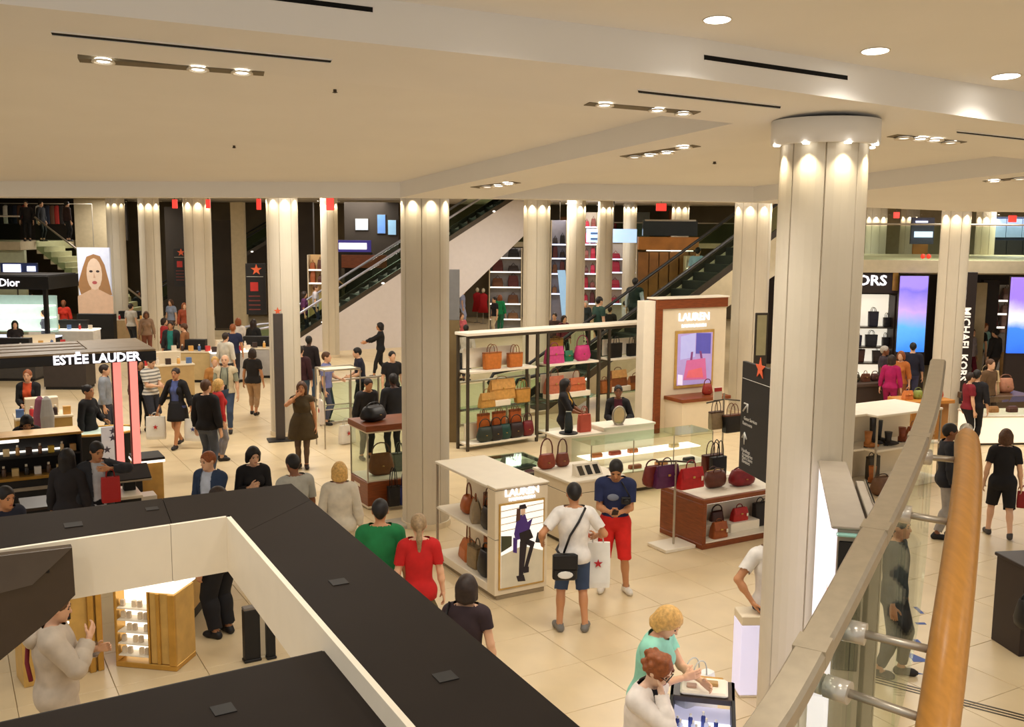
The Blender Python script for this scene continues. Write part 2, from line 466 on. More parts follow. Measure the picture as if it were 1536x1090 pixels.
# ------------------------------------------------------------------ columns
def column(uc, y, wpx, label, ztop=HALLZ, rot=22.5, cap=False, pw=16, ztl=None, base=True, n=8):
    c = D(uc, 545, y); x = c.x
    R_ = wpx * y / FPX / 2
    r = thing('column', label, 'column', (x, y, 0))
    top = ztop
    ap = R_ * math.cos(math.pi / n)
    obj('core', MB().cyl((0, 0), R_ * .93, 0, top, 24), M_DARKGAP, r)
    half = ap * math.tan(math.pi / n) - 0.008
    # one softly bowed cladding panel, repeated round the core
    ring = []
    K = 5
    for zz in (0.02, top - .002):
        pts = []
        for k in range(K):
            s = -1 + 2 * k / (K - 1)
            pts.append((s * half, -(ap + 0.05 * R_ * (1 - s * s)) , zz))
        pts += [(half, -(ap - .04 * R_ - .01), zz), (-half, -(ap - .04 * R_ - .01), zz)]
        ring.append(pts)
    me = MB().loft(ring).mesh('cladding_panel', M_COL)
    for k in range(n):
        link('cladding_panel', me, r, (0, 0, 0), (0, 0, math.radians(rot) + 2 * math.pi * k / n))
    if base:
        obj('base_plinth', MB().cyl((0, 0), R_ * 1.04, 0.001, 0.09, 24), M_CREAM, r)
    zl = ztl if ztl else top - .05
    if cap:
        obj('cap_ring', MB().lathe([(R_ * 1.22, top - 0.0), (R_ * 1.22, top - .20), (R_ * 1.16, top - .21), (R_ * .9, top - .20)], 40), M_CEIL, r)
    for k in range(n):
        a = math.radians(rot) + 2 * math.pi * k / n - math.pi / 2
        if math.sin(a) > 0.35: continue
        dx, dy = math.cos(a), math.sin(a)
        q = ap * 1.05 + .07
        px_, py_ = dx * q, dy * q
        obj('spot_lamp', MB().lathe([(.03, 0.012), (.03, -.004), (.02, -.006)], 12, (px_, py_, zl)), M_LAMP if cap else M_WHITE, r)
        lamp('SPOT', 'column_spot', (x + px_, y + py_, zl - .02), pw, (1, .86, .62), .012, (x + px_ - dx * .02, y + py_ - dy * .02, 0), 95, .9)
    return r
zc = Sz(D(1236, 545, 8.8).x, 8.8)
column(1221, 8.8, 127, 'huge pale column at right with round lamp ring under the soffit', zc, 8, True, 16, zc - .215)
def zvis(u, v, y): return D(u, v, y).z
column(638, 15.4, 73, 'tall pale column behind the white display case', 5.6, 20, pw=20, ztl=zvis(638, 293, 15.4))
column(428, 22.3, 47, 'pale column with the dark standing sign against it', 5.9, 24, pw=26, ztl=zvis(428, 294, 22.3))
column(303, 32.5, 41, 'pale column left of the crowd by the kiosk', HALLZ, 22, pw=36, ztl=zvis(303, 300, 32.5), n=8)
column(232, 37, 31, 'slim pale column right of the portrait lightbox, nearer one', HALLZ, 20, pw=36, ztl=zvis(232, 302, 37))
column(183, 41, 27, 'slim pale column just right of the portrait lightbox', HALLZ, 18, pw=14, ztl=zvis(183, 302, 41))
column(497, 36, 26, 'slim pale column behind the left escalator', HALLZ, 20, pw=20, ztl=zvis(497, 302, 36))
column(803, 31, 40, 'bluish lit pale column behind the handbag shelves', HALLZ, 22, pw=40, ztl=zvis(803, 304, 31))
column(861, 37, 28, 'pale column second from left among the lit shop shelves', HALLZ, 22, pw=40, ztl=zvis(861, 306, 37))
column(904, 44, 23, 'thin far column third among the lit shop shelves', HALLZ, 22, pw=40, ztl=zvis(904, 308, 44))
column(940, 47, 20, 'thinnest far column beside the blue screen', HALLZ, 22, pw=36, ztl=zvis(940, 308, 47))
column(1121, 25.5, 55, 'pale column right of the framed wall screen', HALLZ, 22, pw=30, ztl=zvis(1121, 305, 25.5))
column(1014, 45, 26, 'far pale column seen through the right escalator glass', HALLZ, 22, pw=40, ztl=zvis(1014, 308, 45))
column(1420, 24, 42, 'pale column in front of the dark fashion shop', HALLZ, 22, pw=30, ztl=zvis(1420, 317, 24))
column(1464, 36, 28, 'far pale column right of the dark fashion shop sign', HALLZ, 22, pw=30, ztl=zvis(1464, 322, 36), base=False)
column(1303, 38, 30, 'far pale column left above the mezzanine parapet', HALLZ, 22, pw=30, ztl=zvis(1303, 322, 38), base=False)
column(1352, 42, 27, 'far pale column right above the mezzanine parapet', HALLZ, 22, pw=20, ztl=zvis(1352, 322, 42), base=False)
# ------------------------------------------------------------------ people: one continuous body surface each
def nrm3(v):
    v = np.asarray(v, float); return v / (np.linalg.norm(v) + 1e-12)
class SDF:
    def __init__(s): s.p = []
    def cap(s, a, b, ra, rb, lab=0, k=.03): s.p.append(('c', np.array(a, float), np.array(b, float), ra, rb, lab, k)); return s
    def ell(s, c, r, lab=0, k=.03, R=None, t=0.0): s.p.append(('e', np.array(c, float), np.array(r, float), np.eye(3) if R is None else R, t, lab, k)); return s
    def mesh(s, vox, cut=None, pad=.03):
        lo = np.full(3, 1e9); hi = -lo
        bb = []
        for q in s.p:
            if q[0] == 'c':
                r = max(q[3], q[4]); a = np.minimum(q[1], q[2]) - r; b = np.maximum(q[1], q[2]) + r
            else:
                e = np.abs(q[3]) @ q[2]; a = q[1] - e; b = q[1] + e
            bb.append((a, b)); lo = np.minimum(lo, a); hi = np.maximum(hi, b)
        lo = lo - vox * 2; n = np.ceil((hi + vox * 2 - lo) / vox).astype(int) + 1
        Dg = np.full(n, 1.0); Dm = np.full(n, 1.0); L = np.zeros(n, np.int16); T = np.zeros(n, np.float32)
        for q, (a, b) in zip(s.p, bb):
            i0 = np.maximum(((a - pad - lo) / vox).astype(int), 0); i1 = np.minimum(((b + pad - lo) / vox).astype(int) + 2, n)
            sl = tuple(slice(i0[d], i1[d]) for d in range(3))
            X, Y, Z = np.meshgrid(*[lo[d] + vox * np.arange(i0[d], i1[d]) for d in range(3)], indexing='ij')
            if q[0] == 'c':
                A, B = q[1], q[2]; ab = B - A; l2 = ab @ ab + 1e-12
                t = np.clip(((X - A[0]) * ab[0] + (Y - A[1]) * ab[1] + (Z - A[2]) * ab[2]) / l2, 0, 1)
                d = np.sqrt((X - A[0] - t * ab[0]) ** 2 + (Y - A[1] - t * ab[1]) ** 2 + (Z - A[2] - t * ab[2]) ** 2) - (q[3] + (q[4] - q[3]) * t)
            else:
                P = np.stack([X - q[1][0], Y - q[1][1], Z - q[1][2]], -1) @ q[3]
                k0 = np.sqrt(((P / q[2]) ** 2).sum(-1)); k1 = np.sqrt(((P / q[2] ** 2) ** 2).sum(-1)) + 1e-9
                d = k0 * (k0 - 1) / k1; t = np.full_like(d, q[4])
            Do = Dg[sl]; k = q[6]
            h = np.clip(.5 + .5 * (Do - d) / k, 0, 1)
            Dg[sl] = Do * (1 - h) + d * h - k * h * (1 - h)
            m = d < Dm[sl]
            Dm[sl] = np.where(m, d, Dm[sl]); L[sl] = np.where(m, q[5], L[sl]); T[sl] = np.where(m, t, T[sl])
        if cut is not None:
            for (c, r, R) in cut:
                X, Y, Z = np.meshgrid(*[lo[d] + vox * np.arange(n[d]) for d in range(3)], indexing='ij')
                P = np.stack([X - c[0], Y - c[1], Z - c[2]], -1) @ R
                k0 = np.sqrt(((P / r) ** 2).sum(-1)); k1 = np.sqrt(((P / np.array(r) ** 2) ** 2).sum(-1)) + 1e-9
                Dg = np.maximum(Dg, -(k0 * (k0 - 1) / k1))
        return nets(Dg, lo, vox, L, T)
def nets(Dg, lo, vox, L, T):
    n = np.array(Dg.shape); S_ = Dg < 0
    c = [Dg[i:n[0] - 1 + i, j:n[1] - 1 + j, k:n[2] - 1 + k] for i in (0, 1) for j in (0, 1) for k in (0, 1)]
    st = np.stack([x < 0 for x in c], 0).sum(0)
    act = (st > 0) & (st < 8)
    idx = np.full(act.shape, -1, np.int64); ii = np.argwhere(act); idx[act] = np.arange(len(ii))
    val = np.stack([x[act] for x in c], 1)
    offs = np.array([(i, j, k) for i in (0, 1) for j in (0, 1) for k in (0, 1)], float)
    acc = np.zeros((len(ii), 3)); cn = np.zeros(len(ii))
    for a in range(8):
        for b in range(a + 1, 8):
            if np.abs(offs[a] - offs[b]).sum() != 1: continue
            va, vb = val[:, a], val[:, b]; m = (va < 0) != (vb < 0)
            t = np.where(m, va / (va - vb + 1e-15), 0)
            acc += np.where(m[:, None], offs[a] + t[:, None] * (offs[b] - offs[a]), 0); cn += m
    pos = lo + vox * (ii + acc / cn[:, None])
    near = np.minimum(ii + np.round(acc / cn[:, None]).astype(int), n - 1)
    lab = L[near[:, 0], near[:, 1], near[:, 2]]; tt = T[near[:, 0], near[:, 1], near[:, 2]]
    quads = []
    for ax in range(3):
        u, w_ = [d for d in range(3) if d != ax]
        if ax == 1: u, w_ = w_, u
        sl0 = [slice(1, n[d] - 1) for d in range(3)]; sl1 = list(sl0)
        sl0[ax] = slice(0, n[ax] - 1); sl1[ax] = slice(1, n[ax])
        A, B = S_[tuple(sl0)], S_[tuple(sl1)]
        for flip, m in ((False, A & ~B), (True, ~A & B)):
            e = np.argwhere(m)
            if not len(e): continue
            for d in range(3):
                if d != ax: e[:, d] += 1
            def cell(du, dw):
                g = e.copy(); g[:, u] -= du; g[:, w_] -= dw
                return idx[g[:, 0], g[:, 1], g[:, 2]]
            q = np.stack([cell(0, 0), cell(1, 0), cell(1, 1), cell(0, 1)], 1)
            quads.append(q[:, ::-1] if flip else q)
    q = np.concatenate(quads, 0)
    q = q[(q >= 0).all(1)]
    return pos, q, lab, tt
def vnormals(v, q):
    fn = np.cross(v[q[:, 2]] - v[q[:, 0]], v[q[:, 3]] - v[q[:, 1]])
    N_ = np.zeros_like(v)
    for k in range(4): np.add.at(N_, q[:, k], fn)
    return N_ / (np.linalg.norm(N_, axis=1, keepdims=True) + 1e-12)
def relax(v, q, it=1, f=.5, fixed=None):
    for _ in range(it):
        s = np.zeros_like(v); c = np.zeros(len(v))
        for k in range(4):
            a, b = q[:, k], q[:, (k + 1) % 4]
            np.add.at(s, a, v[b]); np.add.at(c, a, 1)
            np.add.at(s, b, v[a]); np.add.at(c, b, 1)
        m = s / np.maximum(c, 1)[:, None]
        v = v + f * (m - v)
    return v
def np_mesh(name, v, q, mats):
    me = bpy.data.meshes.new(name)
    me.vertices.add(len(v)); me.vertices.foreach_set('co', np.asarray(v, np.float32).ravel())
    me.loops.add(len(q) * 4); me.loops.foreach_set('vertex_index', np.asarray(q, np.int32).ravel())
    me.polygons.add(len(q)); me.polygons.foreach_set('loop_start', np.arange(0, len(q) * 4, 4, dtype=np.int32))
    me.polygons.foreach_set('loop_total', np.full(len(q), 4, np.int32))
    me.polygons.foreach_set('use_smooth', np.ones(len(q), bool))
    me.update(calc_edges=True); me.validate()
    me.materials.append(mats)
    return me
def sub_mesh(v, q, keep):
    used = np.unique(q[keep]); mp = np.full(len(v), -1); mp[used] = np.arange(len(used))
    return v[used], mp[q[keep]]

# hand templates: fingers along +z, thumb towards +x, palm faces +y; wrist at the origin
def hand_template(curl, vox):
    s = SDF()
    s.cap((0, 0, -.02), (0, 0, .012), .024, .026, 0, .012)
    for i, x in enumerate((.028, .009, -.010, -.028)):
        s.cap((x * .62, 0, .012), (x, 0, .082), .016, .0125, 0, .010)
    for i, (x, L_) in enumerate(((.030, .072), (.010, .081), (-.010, .074), (-.029, .058))):
        p = np.array((x, 0, .088)); a = curl * .35
        spread = x * .06
        for sg, fr in enumerate((.46, .30, .24)):
            d = np.array((spread, math.sin(a), math.cos(a))); q = p + d * L_ * fr
            s.cap(p, q, .0092 - .0009 * sg, .0086 - .0009 * sg, 0, .004); p = q; a += curl
    p = np.array((.022, .004, .022)); 
    for sg, (d, L_) in enumerate((((.75, .25 + .2 * curl, .62), .036), ((.45, .2 + .4 * curl, .85), .032), ((.2, .25 + .5 * curl, .9), .026))):
        q = p + nrm3(d) * L_; s.cap(p, q, .0135 - .002 * sg, .0118 - .002 * sg, 0, .007); p = q
    v, q, _, _ = s.mesh(vox)
    return v, q
HANDS = {}
def hand_at(wrist, d, left, curl, fine, up=None):
    key = (curl, fine)
    if key not in HANDS: HANDS[key] = hand_template(curl, .0055 if fine else .011)
    v, q = HANDS[key]
    z = nrm3(d)
    ref = np.array(up if up is not None else ((0, -1, 0) if z[2] < -.6 else (0, 0, 1)), float)
    x = ref - z * (ref @ z); x = nrm3(x)
    y = np.cross(z, x)
    if not left: y = -y
    R = np.stack([x, y, z], 1)
    vv = v @ R.T + wrist
    return vv, (q if left else q[:, ::-1])
def ik(a, b, l1, l2, pole):
    a, b = np.array(a, float), np.array(b, float); d = b - a; L_ = np.linalg.norm(d)
    if L_ > (l1 + l2) * .995: b = a + d / L_ * (l1 + l2) * .995; d = b - a; L_ = np.linalg.norm(d)
    x = (l1 * l1 - l2 * l2 + L_ * L_) / (2 * L_); h = math.sqrt(max(l1 * l1 - x * x, 0))
    u = d / L_; p = np.array(pole, float); p = nrm3(p - u * (p @ u))
    return a + u * x + p * h, b
SKIN = {'light': (226, 176, 140), 'tan': (196, 138, 96), 'brown': (132, 84, 56), 'dark': (82, 52, 38), 'pale': (236, 196, 166)}
HAIRC = {'black': (24, 18, 15), 'dark': (44, 30, 22), 'brown': (84, 54, 32), 'blonde': (206, 162, 92), 'grey': (176, 168, 156), 'auburn': (142, 78, 38), 'ash': (150, 124, 90)}
TORSO, UA_L, UA_R, FA_L, FA_R, TH_L, TH_R, SH_L, SH_R, FT_L, FT_R, HEAD, NECK = range(13)
def person(label, loc, yaw=0.0, h=1.72, fem=False, skin='light', hair='short', hc='dark', top=None, bottom=None, skirt=None, shoes=(40, 36, 34), shoe_h=.0,
           lh=None, rh=None, lf=(.10, 0, 0), rf=(-.10, 0, 0), pelvis=None, lean=0.0, side=0.0, twist=0.0, head=(0, 0), vox=.018, fine=False, fat=1.0,
           curl=.45, lup=None, rup=None, lpole=(.5, .8, -.1), rpole=(-.5, .8, -.1), group='shoppers', extra=None, glasses=False, belt=None):
    k = h / 1.75
    W = .155 if fem else .178
    hipW = .092
    pel = np.array(pelvis if pelvis is not None else (0, 0, .955), float)
    ca, sa = math.cos(lean), math.sin(lean); ct, stw = math.cos(twist), math.sin(twist)
    def U(p):                                  # upper body: leans about the pelvis (towards -y), turns about z
        x, y, z = p[0], p[1], p[2] - .955
        x, y = x * ct - y * stw, x * stw + y * ct
        y, z = y * ca - z * sa, y * sa + z * ca
        x = x + z * math.sin(side)
        return np.array((x, y, z)) + pel
    RU = np.array([[ct, -stw, 0], [ca * stw, ca * ct, -sa], [sa * stw, sa * ct, ca]])
    s = SDF()
    f = fat
    s.ell(pel + np.array((0, .005, -.02)), (.168 * f, .118 * f, .125), TORSO, .05)
    for sx in (1, -1): s.ell(pel + np.array((sx * .07, .05, -.05)), (.085 * f, .075, .09), TORSO, .04)
    s.ell(U((0, 0, 1.10)), ((.125 if fem else .145) * f, .098 * f, .17), TORSO, .06, RU)
    s.ell(U((0, .005, 1.29)), ((.145 if fem else .168) * f, .112 * f, .185), TORSO, .06, RU)
    if fem:
        for sx in (1, -1): s.ell(U((sx * .068, -.085, 1.28)), (.058, .052, .06), TORSO, .03, RU)
    s.cap(U((-W * .86, .01, 1.425)), U((W * .86, .01, 1.425)), .062, .062, TORSO, .05)
    s.cap(U((-.07, .02, 1.46)), U((.07, .02, 1.46)), .05, .05, TORSO, .04)
    nb, nt = U((0, .015, 1.46)), U((0, -.005, 1.575))
    s.cap(nb, nt, .054 if not fem else .047, .048 if not fem else .043, NECK, .025)
    hp, hy = head
    Rz = np.array([[math.cos(hy), -math.sin(hy), 0], [math.sin(hy), math.cos(hy), 0], [0, 0, 1]])
    Rx = np.array([[1, 0, 0], [0, math.cos(hp), -math.sin(hp)], [0, math.sin(hp), math.cos(hp)]])
    RH = RU @ Rz @ Rx
    hcent = nt + RH @ np.array((0, -.012, .075))
    HS = 1.07
    def Hh(p): return hcent + RH @ (np.array(p, float) * HS)
    def hr(*r): return tuple(x * HS for x in r)
    s.ell(Hh((0, .008, .02)), hr(.078, .096, .090), HEAD, .02, RH)
    s.ell(Hh((0, -.022, -.045)), hr(.058, .070, .075), HEAD, .03, RH)
    s.cap(Hh((0, -.086, .008)), Hh((0, -.106, -.024)), .009, .014, HEAD, .012)
    s.ell(Hh((0, -.082, -.058)), hr(.026, .012, .013), HEAD, .012, RH)
    s.ell(Hh((0, -.074, -.096)), hr(.022, .020, .018), HEAD, .02, RH)
    for sx in (1, -1): s.ell(Hh((sx * .076, .012, -.008)), hr(.012, .022, .033), HEAD, .008, RH)
    hands = []
    dl = U((.27, -.03, .86)) if lh is None else np.array(lh, float)
    dr = U((-.27, -.03, .86)) if rh is None else np.array(rh, float)
    for left, tgt, pole, a_, b_, upv in ((1, dl, lpole, UA_L, FA_L, lup), (0, dr, rpole, UA_R, FA_R, rup)):
        sh = U(((W + .012) * (1 if left else -1), .01, 1.415))
        el, wr = ik(sh, tgt, .295, .255, pole)
        s.cap(sh, el, .052 * (f ** .5), .040, a_, .025); s.cap(el, wr, .040, .027, b_, .02)
        s.ell(el * .65 + wr * .35, (.040, .040, .05), b_, .03, None, .35)
        hands.append((wr, nrm3(wr - el), left, upv))
    for left, ft, a_, b_, c_ in ((1, lf, TH_L, SH_L, FT_L), (0, rf, TH_R, SH_R, FT_R)):
        hipj = pel + np.array((hipW * (1 if left else -1), 0, -.055))
        an = np.array((ft[0], ft[1], ft[2] + .085))
        kn, an = ik(hipj, an, .425, .415, (.05 * (1 if left else -1), -1, 0.05))
        s.cap(hipj, kn, .088 * f, .056, a_, .035); s.cap(kn, an, .054, .037, b_, .02)
        m_ = kn * .68 + an * .32; s.ell(m_ + np.array((0, .016, 0)), (.05, .052, .10), b_, .03, None, .35)
        ang = ft[3] if len(ft) > 3 else (.18 if left else -.18)
        td = np.array((math.sin(ang), -math.cos(ang), 0))
        tz = np.array((0, 0, -.038 if ft[2] < .03 else -.055))
        hl = an + np.array((0, 0, -.045)) - td * .035
        s.cap(an, hl, .036, .036, c_, .02); s.cap(hl, an + td * .11 + tz * 1.1, .036, .034, c_, .02)
        s.cap(an + td * .10 + tz * 1.15, an + td * .15 + tz * 1.25, .037, .028, c_, .02)
    v, q, lab, tt = s.mesh(vox)
    v = relax(v, q, 1, .35)
    N_ = vnormals(v, q)
    bv, bq = [v], [q]; nb_ = len(v)
    for (wr, d, left, upv) in hands:
        hv, hq = hand_at(wr + d * .012, d, left, curl, fine, upv)
        bv.append(hv); bq.append(hq + nb_); nb_ += len(hv)
    root = thing('person', label, 'person', loc, math.radians(yaw), group)
    root.scale = (k, k, k)
    link('body', np_mesh('body', np.concatenate(bv), np.concatenate(bq), rgbm(SKIN[skin], .5, 'skin', var=.04)), root)
    # garments: shells raised off the body
    z = v[:, 2]
    def shell(name, mask, off, col, rough=.85, extra_relax=2, lab_=None):
        km = mask[q].all(1)
        if not km.any(): return None
        ov = v + N_ * (off if np.isscalar(off) else off[:, None])
        vv, qq = sub_mesh(ov, q, km)
        vv = relax(vv, qq, extra_relax, .3)
        m_ = col if not isinstance(col, tuple) else rgbm(col, rough, 'cloth', var=.12, scale=9)
        o_ = link(name, np_mesh(name, vv, qq, m_), root)
        if lab_: o_['label'] = lab_
        return o_
    armL, armR = (lab == UA_L) | (lab == FA_L), (lab == UA_R) | (lab == FA_R)
    hrel = (v - pel) @ np.array((0, -sa, ca)) if lean else z - pel[2]
    if bottom:
        nm, col, ln = bottom[:3]
        m = (lab == TORSO) & (hrel < .07)
        m |= ((lab == TH_L) | (lab == TH_R)) & (tt <= ln)
        if ln > 1: m |= ((lab == SH_L) | (lab == SH_R)) & (tt <= ln - 1)
        shell(nm, m, bottom[3] if len(bottom) > 3 else .012, col)
    if top:
        nm, col, sl = top[:3]; off = top[3] if len(top) > 3 else .018; low = top[4] if len(top) > 4 else -.06; neck = top[5] if len(top) > 5 else .545
        m = ((lab == TORSO) | (lab == NECK) | (lab == TH_L) | (lab == TH_R)) & (hrel > low) & (hrel < neck)
        m |= ((lab == UA_L) | (lab == UA_R)) & (tt <= sl)
        if sl > 1: m |= ((lab == FA_L) | (lab == FA_R)) & (tt <= sl - 1)
        shell(nm, m, off, col)
    if extra:                                      # an open jacket or waistcoat over the shirt
        nm, col, sl, off, low = extra
        side_ = np.abs(v[:, 0]) if not twist else np.abs((v - pel) @ np.array((ct, stw, 0)))
        fr = (N_ @ (RU @ np.array((0, -1, 0)))) > .55
        m = ((lab == TORSO) | (lab == TH_L) | (lab == TH_R)) & (hrel > low) & (hrel < .548) & ~(fr & (side_ < .065))
        m |= ((lab == UA_L) | (lab == UA_R)) & (tt <= sl)
        if sl > 1: m |= ((lab == FA_L) | (lab == FA_R)) & (tt <= sl - 1)
        shell(nm, m, off, col)
    if belt:
        shell('belt', (lab == TORSO) & (np.abs(hrel - .0) < .03), .02, belt)
    if skirt:
        nm, col, z1, flare = skirt[:4]; z0 = skirt[4] if len(skirt) > 4 else 1.06
        rings = []; nr = 7
        lx = (lf[0] + rf[0]) / 2; ly = (lf[1] + rf[1]) / 2
        for i in range(nr):
            t = i / (nr - 1); zz = z0 + (z1 - z0) * t
            e = min(t * 2.5, 1)
            rx = (.142 + .058 * e) * f + flare * t; ry = (.122 + .045 * e) * f + flare * t * .8 + abs(lf[1] - rf[1]) * .22 * t
            cx = pel[0] + (lx - pel[0]) * t * .5; cy = pel[1] + (ly - pel[1]) * t * .5 + (.026 * e)
            rings.append([(cx + rx * math.cos(a) * (1 + .03 * t * math.sin(7 * a)), cy + ry * math.sin(a), zz) for a in [2 * math.pi * j / 28 for j in range(28)]])
        mb = MB().loft(rings, cap=True, smooth=True)
        obj(nm, mb, rgbm(col, .85, 'cloth', var=.12, scale=9), root)
    if shoes:
        for c_, b_ in ((FT_L, SH_L), (FT_R, SH_R)):
            shell('shoe', (lab == c_) | ((lab == b_) & (tt > .97 - shoe_h)), .008, shoes, .6)
    # hair, eyes, mouth
    hm = rgbm(HAIRC[hc], .55, 'hair', var=.25, scale=40)
    if hair != 'bald':
        hs = SDF(); hk = .02
        big = 1.12 if hair in ('curly', 'bob', 'long', 'big') else 1.04
        hs.ell(Hh((0, .016, .028)), hr(.080 * big, .100 * big, .094 * big), 0, hk, RH)
        if hair in ('bob', 'long', 'big'):
            z1 = {'bob': -.08, 'long': -.24, 'big': -.16}[hair]; rr = .030 if hair != 'big' else .045
            for sx in (1, -1):
                hs.cap(Hh((sx * .066, .01, .02)), Hh((sx * .078, .02, z1)), .036, rr, 0, .03)
            hs.cap(Hh((0, .07, 0)), Hh((0, .085, z1)), .058, .048, 0, .04)
            for sx in (1, -1): hs.cap(Hh((sx * .05, .055, 0)), Hh((sx * .055, .07, z1)), .045, .038, 0, .04)
        elif hair == 'pony':
            hs.ell(Hh((0, .105, .02)), hr(.032, .03, .03), 0, .02, RH)
            hs.cap(Hh((0, .115, .015)), Hh((0, .13, -.12)), .026, .032, 0, .02)
            hs.cap(Hh((0, .13, -.12)), Hh((.0, .115, -.30)), .032, .014, 0, .02)
        elif hair == 'bun':
            hs.ell(Hh((0, .105, .06)), hr(.045, .042, .042), 0, .015, RH)
        elif hair == 'curly':
            rnd = random.Random(hash(label) % 1000 if False else len(label))
            for i in range(26):
                th = rnd.uniform(0, 2 * math.pi); ph = rnd.uniform(-.35, 1.4)
                d = np.array((math.cos(th) * math.cos(ph), math.sin(th) * math.cos(ph) * 1.15 + .1, math.sin(ph)))
                hs.ell(Hh(d * .098 + np.array((0, .016, .022))), (.028, .028, .028), 0, .012)
        else:
            hs.cap(Hh((0, .070, -.005)), Hh((0, .064, -.038)), .05, .040, 0, .03)
        low = -.055 if hair != 'fringe' else -.07
        cut = [(Hh((0, -.104, low + .027)), hr(.070, .066, .102), RH)]
        hv, hq, _, _ = hs.mesh(min(vox, .013), cut)
        link('hair', np_mesh('hair', hv, hq, hm), root)
    if vox < .022:
        for sx in (1, -1):
            e = MB().ell(tuple(Hh((sx * .031, -.079, .006))), (.0125, .0085, .0085), 8, 6)
            obj('eye', e, rgbm((30, 24, 22), .3, 'eye'), root)
            b = MB().tube([tuple(Hh((sx * .016, -.090, .024))), tuple(Hh((sx * .032, -.088, .030))), tuple(Hh((sx * .048, -.078, .025)))], .0038, 6)
            obj('eyebrow', b, hm, root)
        obj('mouth', MB().ell(tuple(Hh((0, -.092, -.058))), (.023, .006, .0065), 10, 6), rgbm((150, 70, 66), .5, 'lips'), root)
        if glasses:
            for sx in (1, -1):
                ring = [tuple(Hh((sx * .034 + .026 * math.cos(a), -.098, .006 + .021 * math.sin(a)))) for a in [2 * math.pi * i / 14 for i in range(14)]]
                obj('glasses_rim', MB().tube(ring, .003, 5, True), M_BLACK, root)
                obj('glasses_temple', MB().tube([tuple(Hh((sx * .06, -.096, .008))), tuple(Hh((sx * .08, 0.0, .01)))], .003, 5), M_BLACK, root)
    root['_h'] = 0
    del root['_h']
    return root
def stand_at(u, v): return F(u, v, 0.0)
def head_at(u, v, z):  # floor point under a head whose top (height z) shows at pixel (u, v)
    p = F(u, v, z); return Vector((p.x, p.y, 0))
def face_cam(p):       # yaw that turns a figure's front (-y) to the camera
    return math.degrees(math.atan2(p.x, -p.y) + math.pi) if False else math.degrees(-math.atan2(p.x, p.y))
# ------------------------------------------------------------------ small builders shared by the shop
ORD = ('first', 'second', 'third', 'fourth', 'fifth', 'sixth', 'seventh', 'eighth', 'ninth', 'tenth', 'eleventh', 'twelfth', 'thirteenth', 'fourteenth', 'fifteenth', 'sixteenth')
def bx(parent, name, m, x0, x1, y0, y1, z0, z1, b=0.006, label=None):
    return obj(name, MB().rbox(x0, x1, y0, y1, z0, z1, b), m, parent, label=label)
def W(root, x, y, z=0.0):
    r = root.rotation_euler.z; l = root.location
    return Vector((l.x + x * math.cos(r) - y * math.sin(r), l.y + x * math.sin(r) + y * math.cos(r), l.z + z))
def se(wd, dp, z, n=20, e=.35, cx=0, cy=0):
    out = []
    for k in range(n):
        a = 2 * math.pi * k / n; c, s_ = math.cos(a), math.sin(a)
        out.append((cx + wd / 2 * math.copysign(abs(c) ** e, c), cy + dp / 2 * math.copysign(abs(s_) ** e, s_), z))
    return out
def leather(rgb): return rgbm(rgb, .42, 'leather', var=.14, scale=14, bump=.15)
M_BUCKLE = mat('brass_buckle', (206, 170, 96), .3, .8)
def arc(x0, x1, y, z0, h, n=9):
    return [((x0 + x1) / 2 + (x0 - x1) / 2 * math.cos(math.pi * k / (n - 1)), y, z0 + h * math.sin(math.pi * k / (n - 1)) ** .7) for k in range(n)]
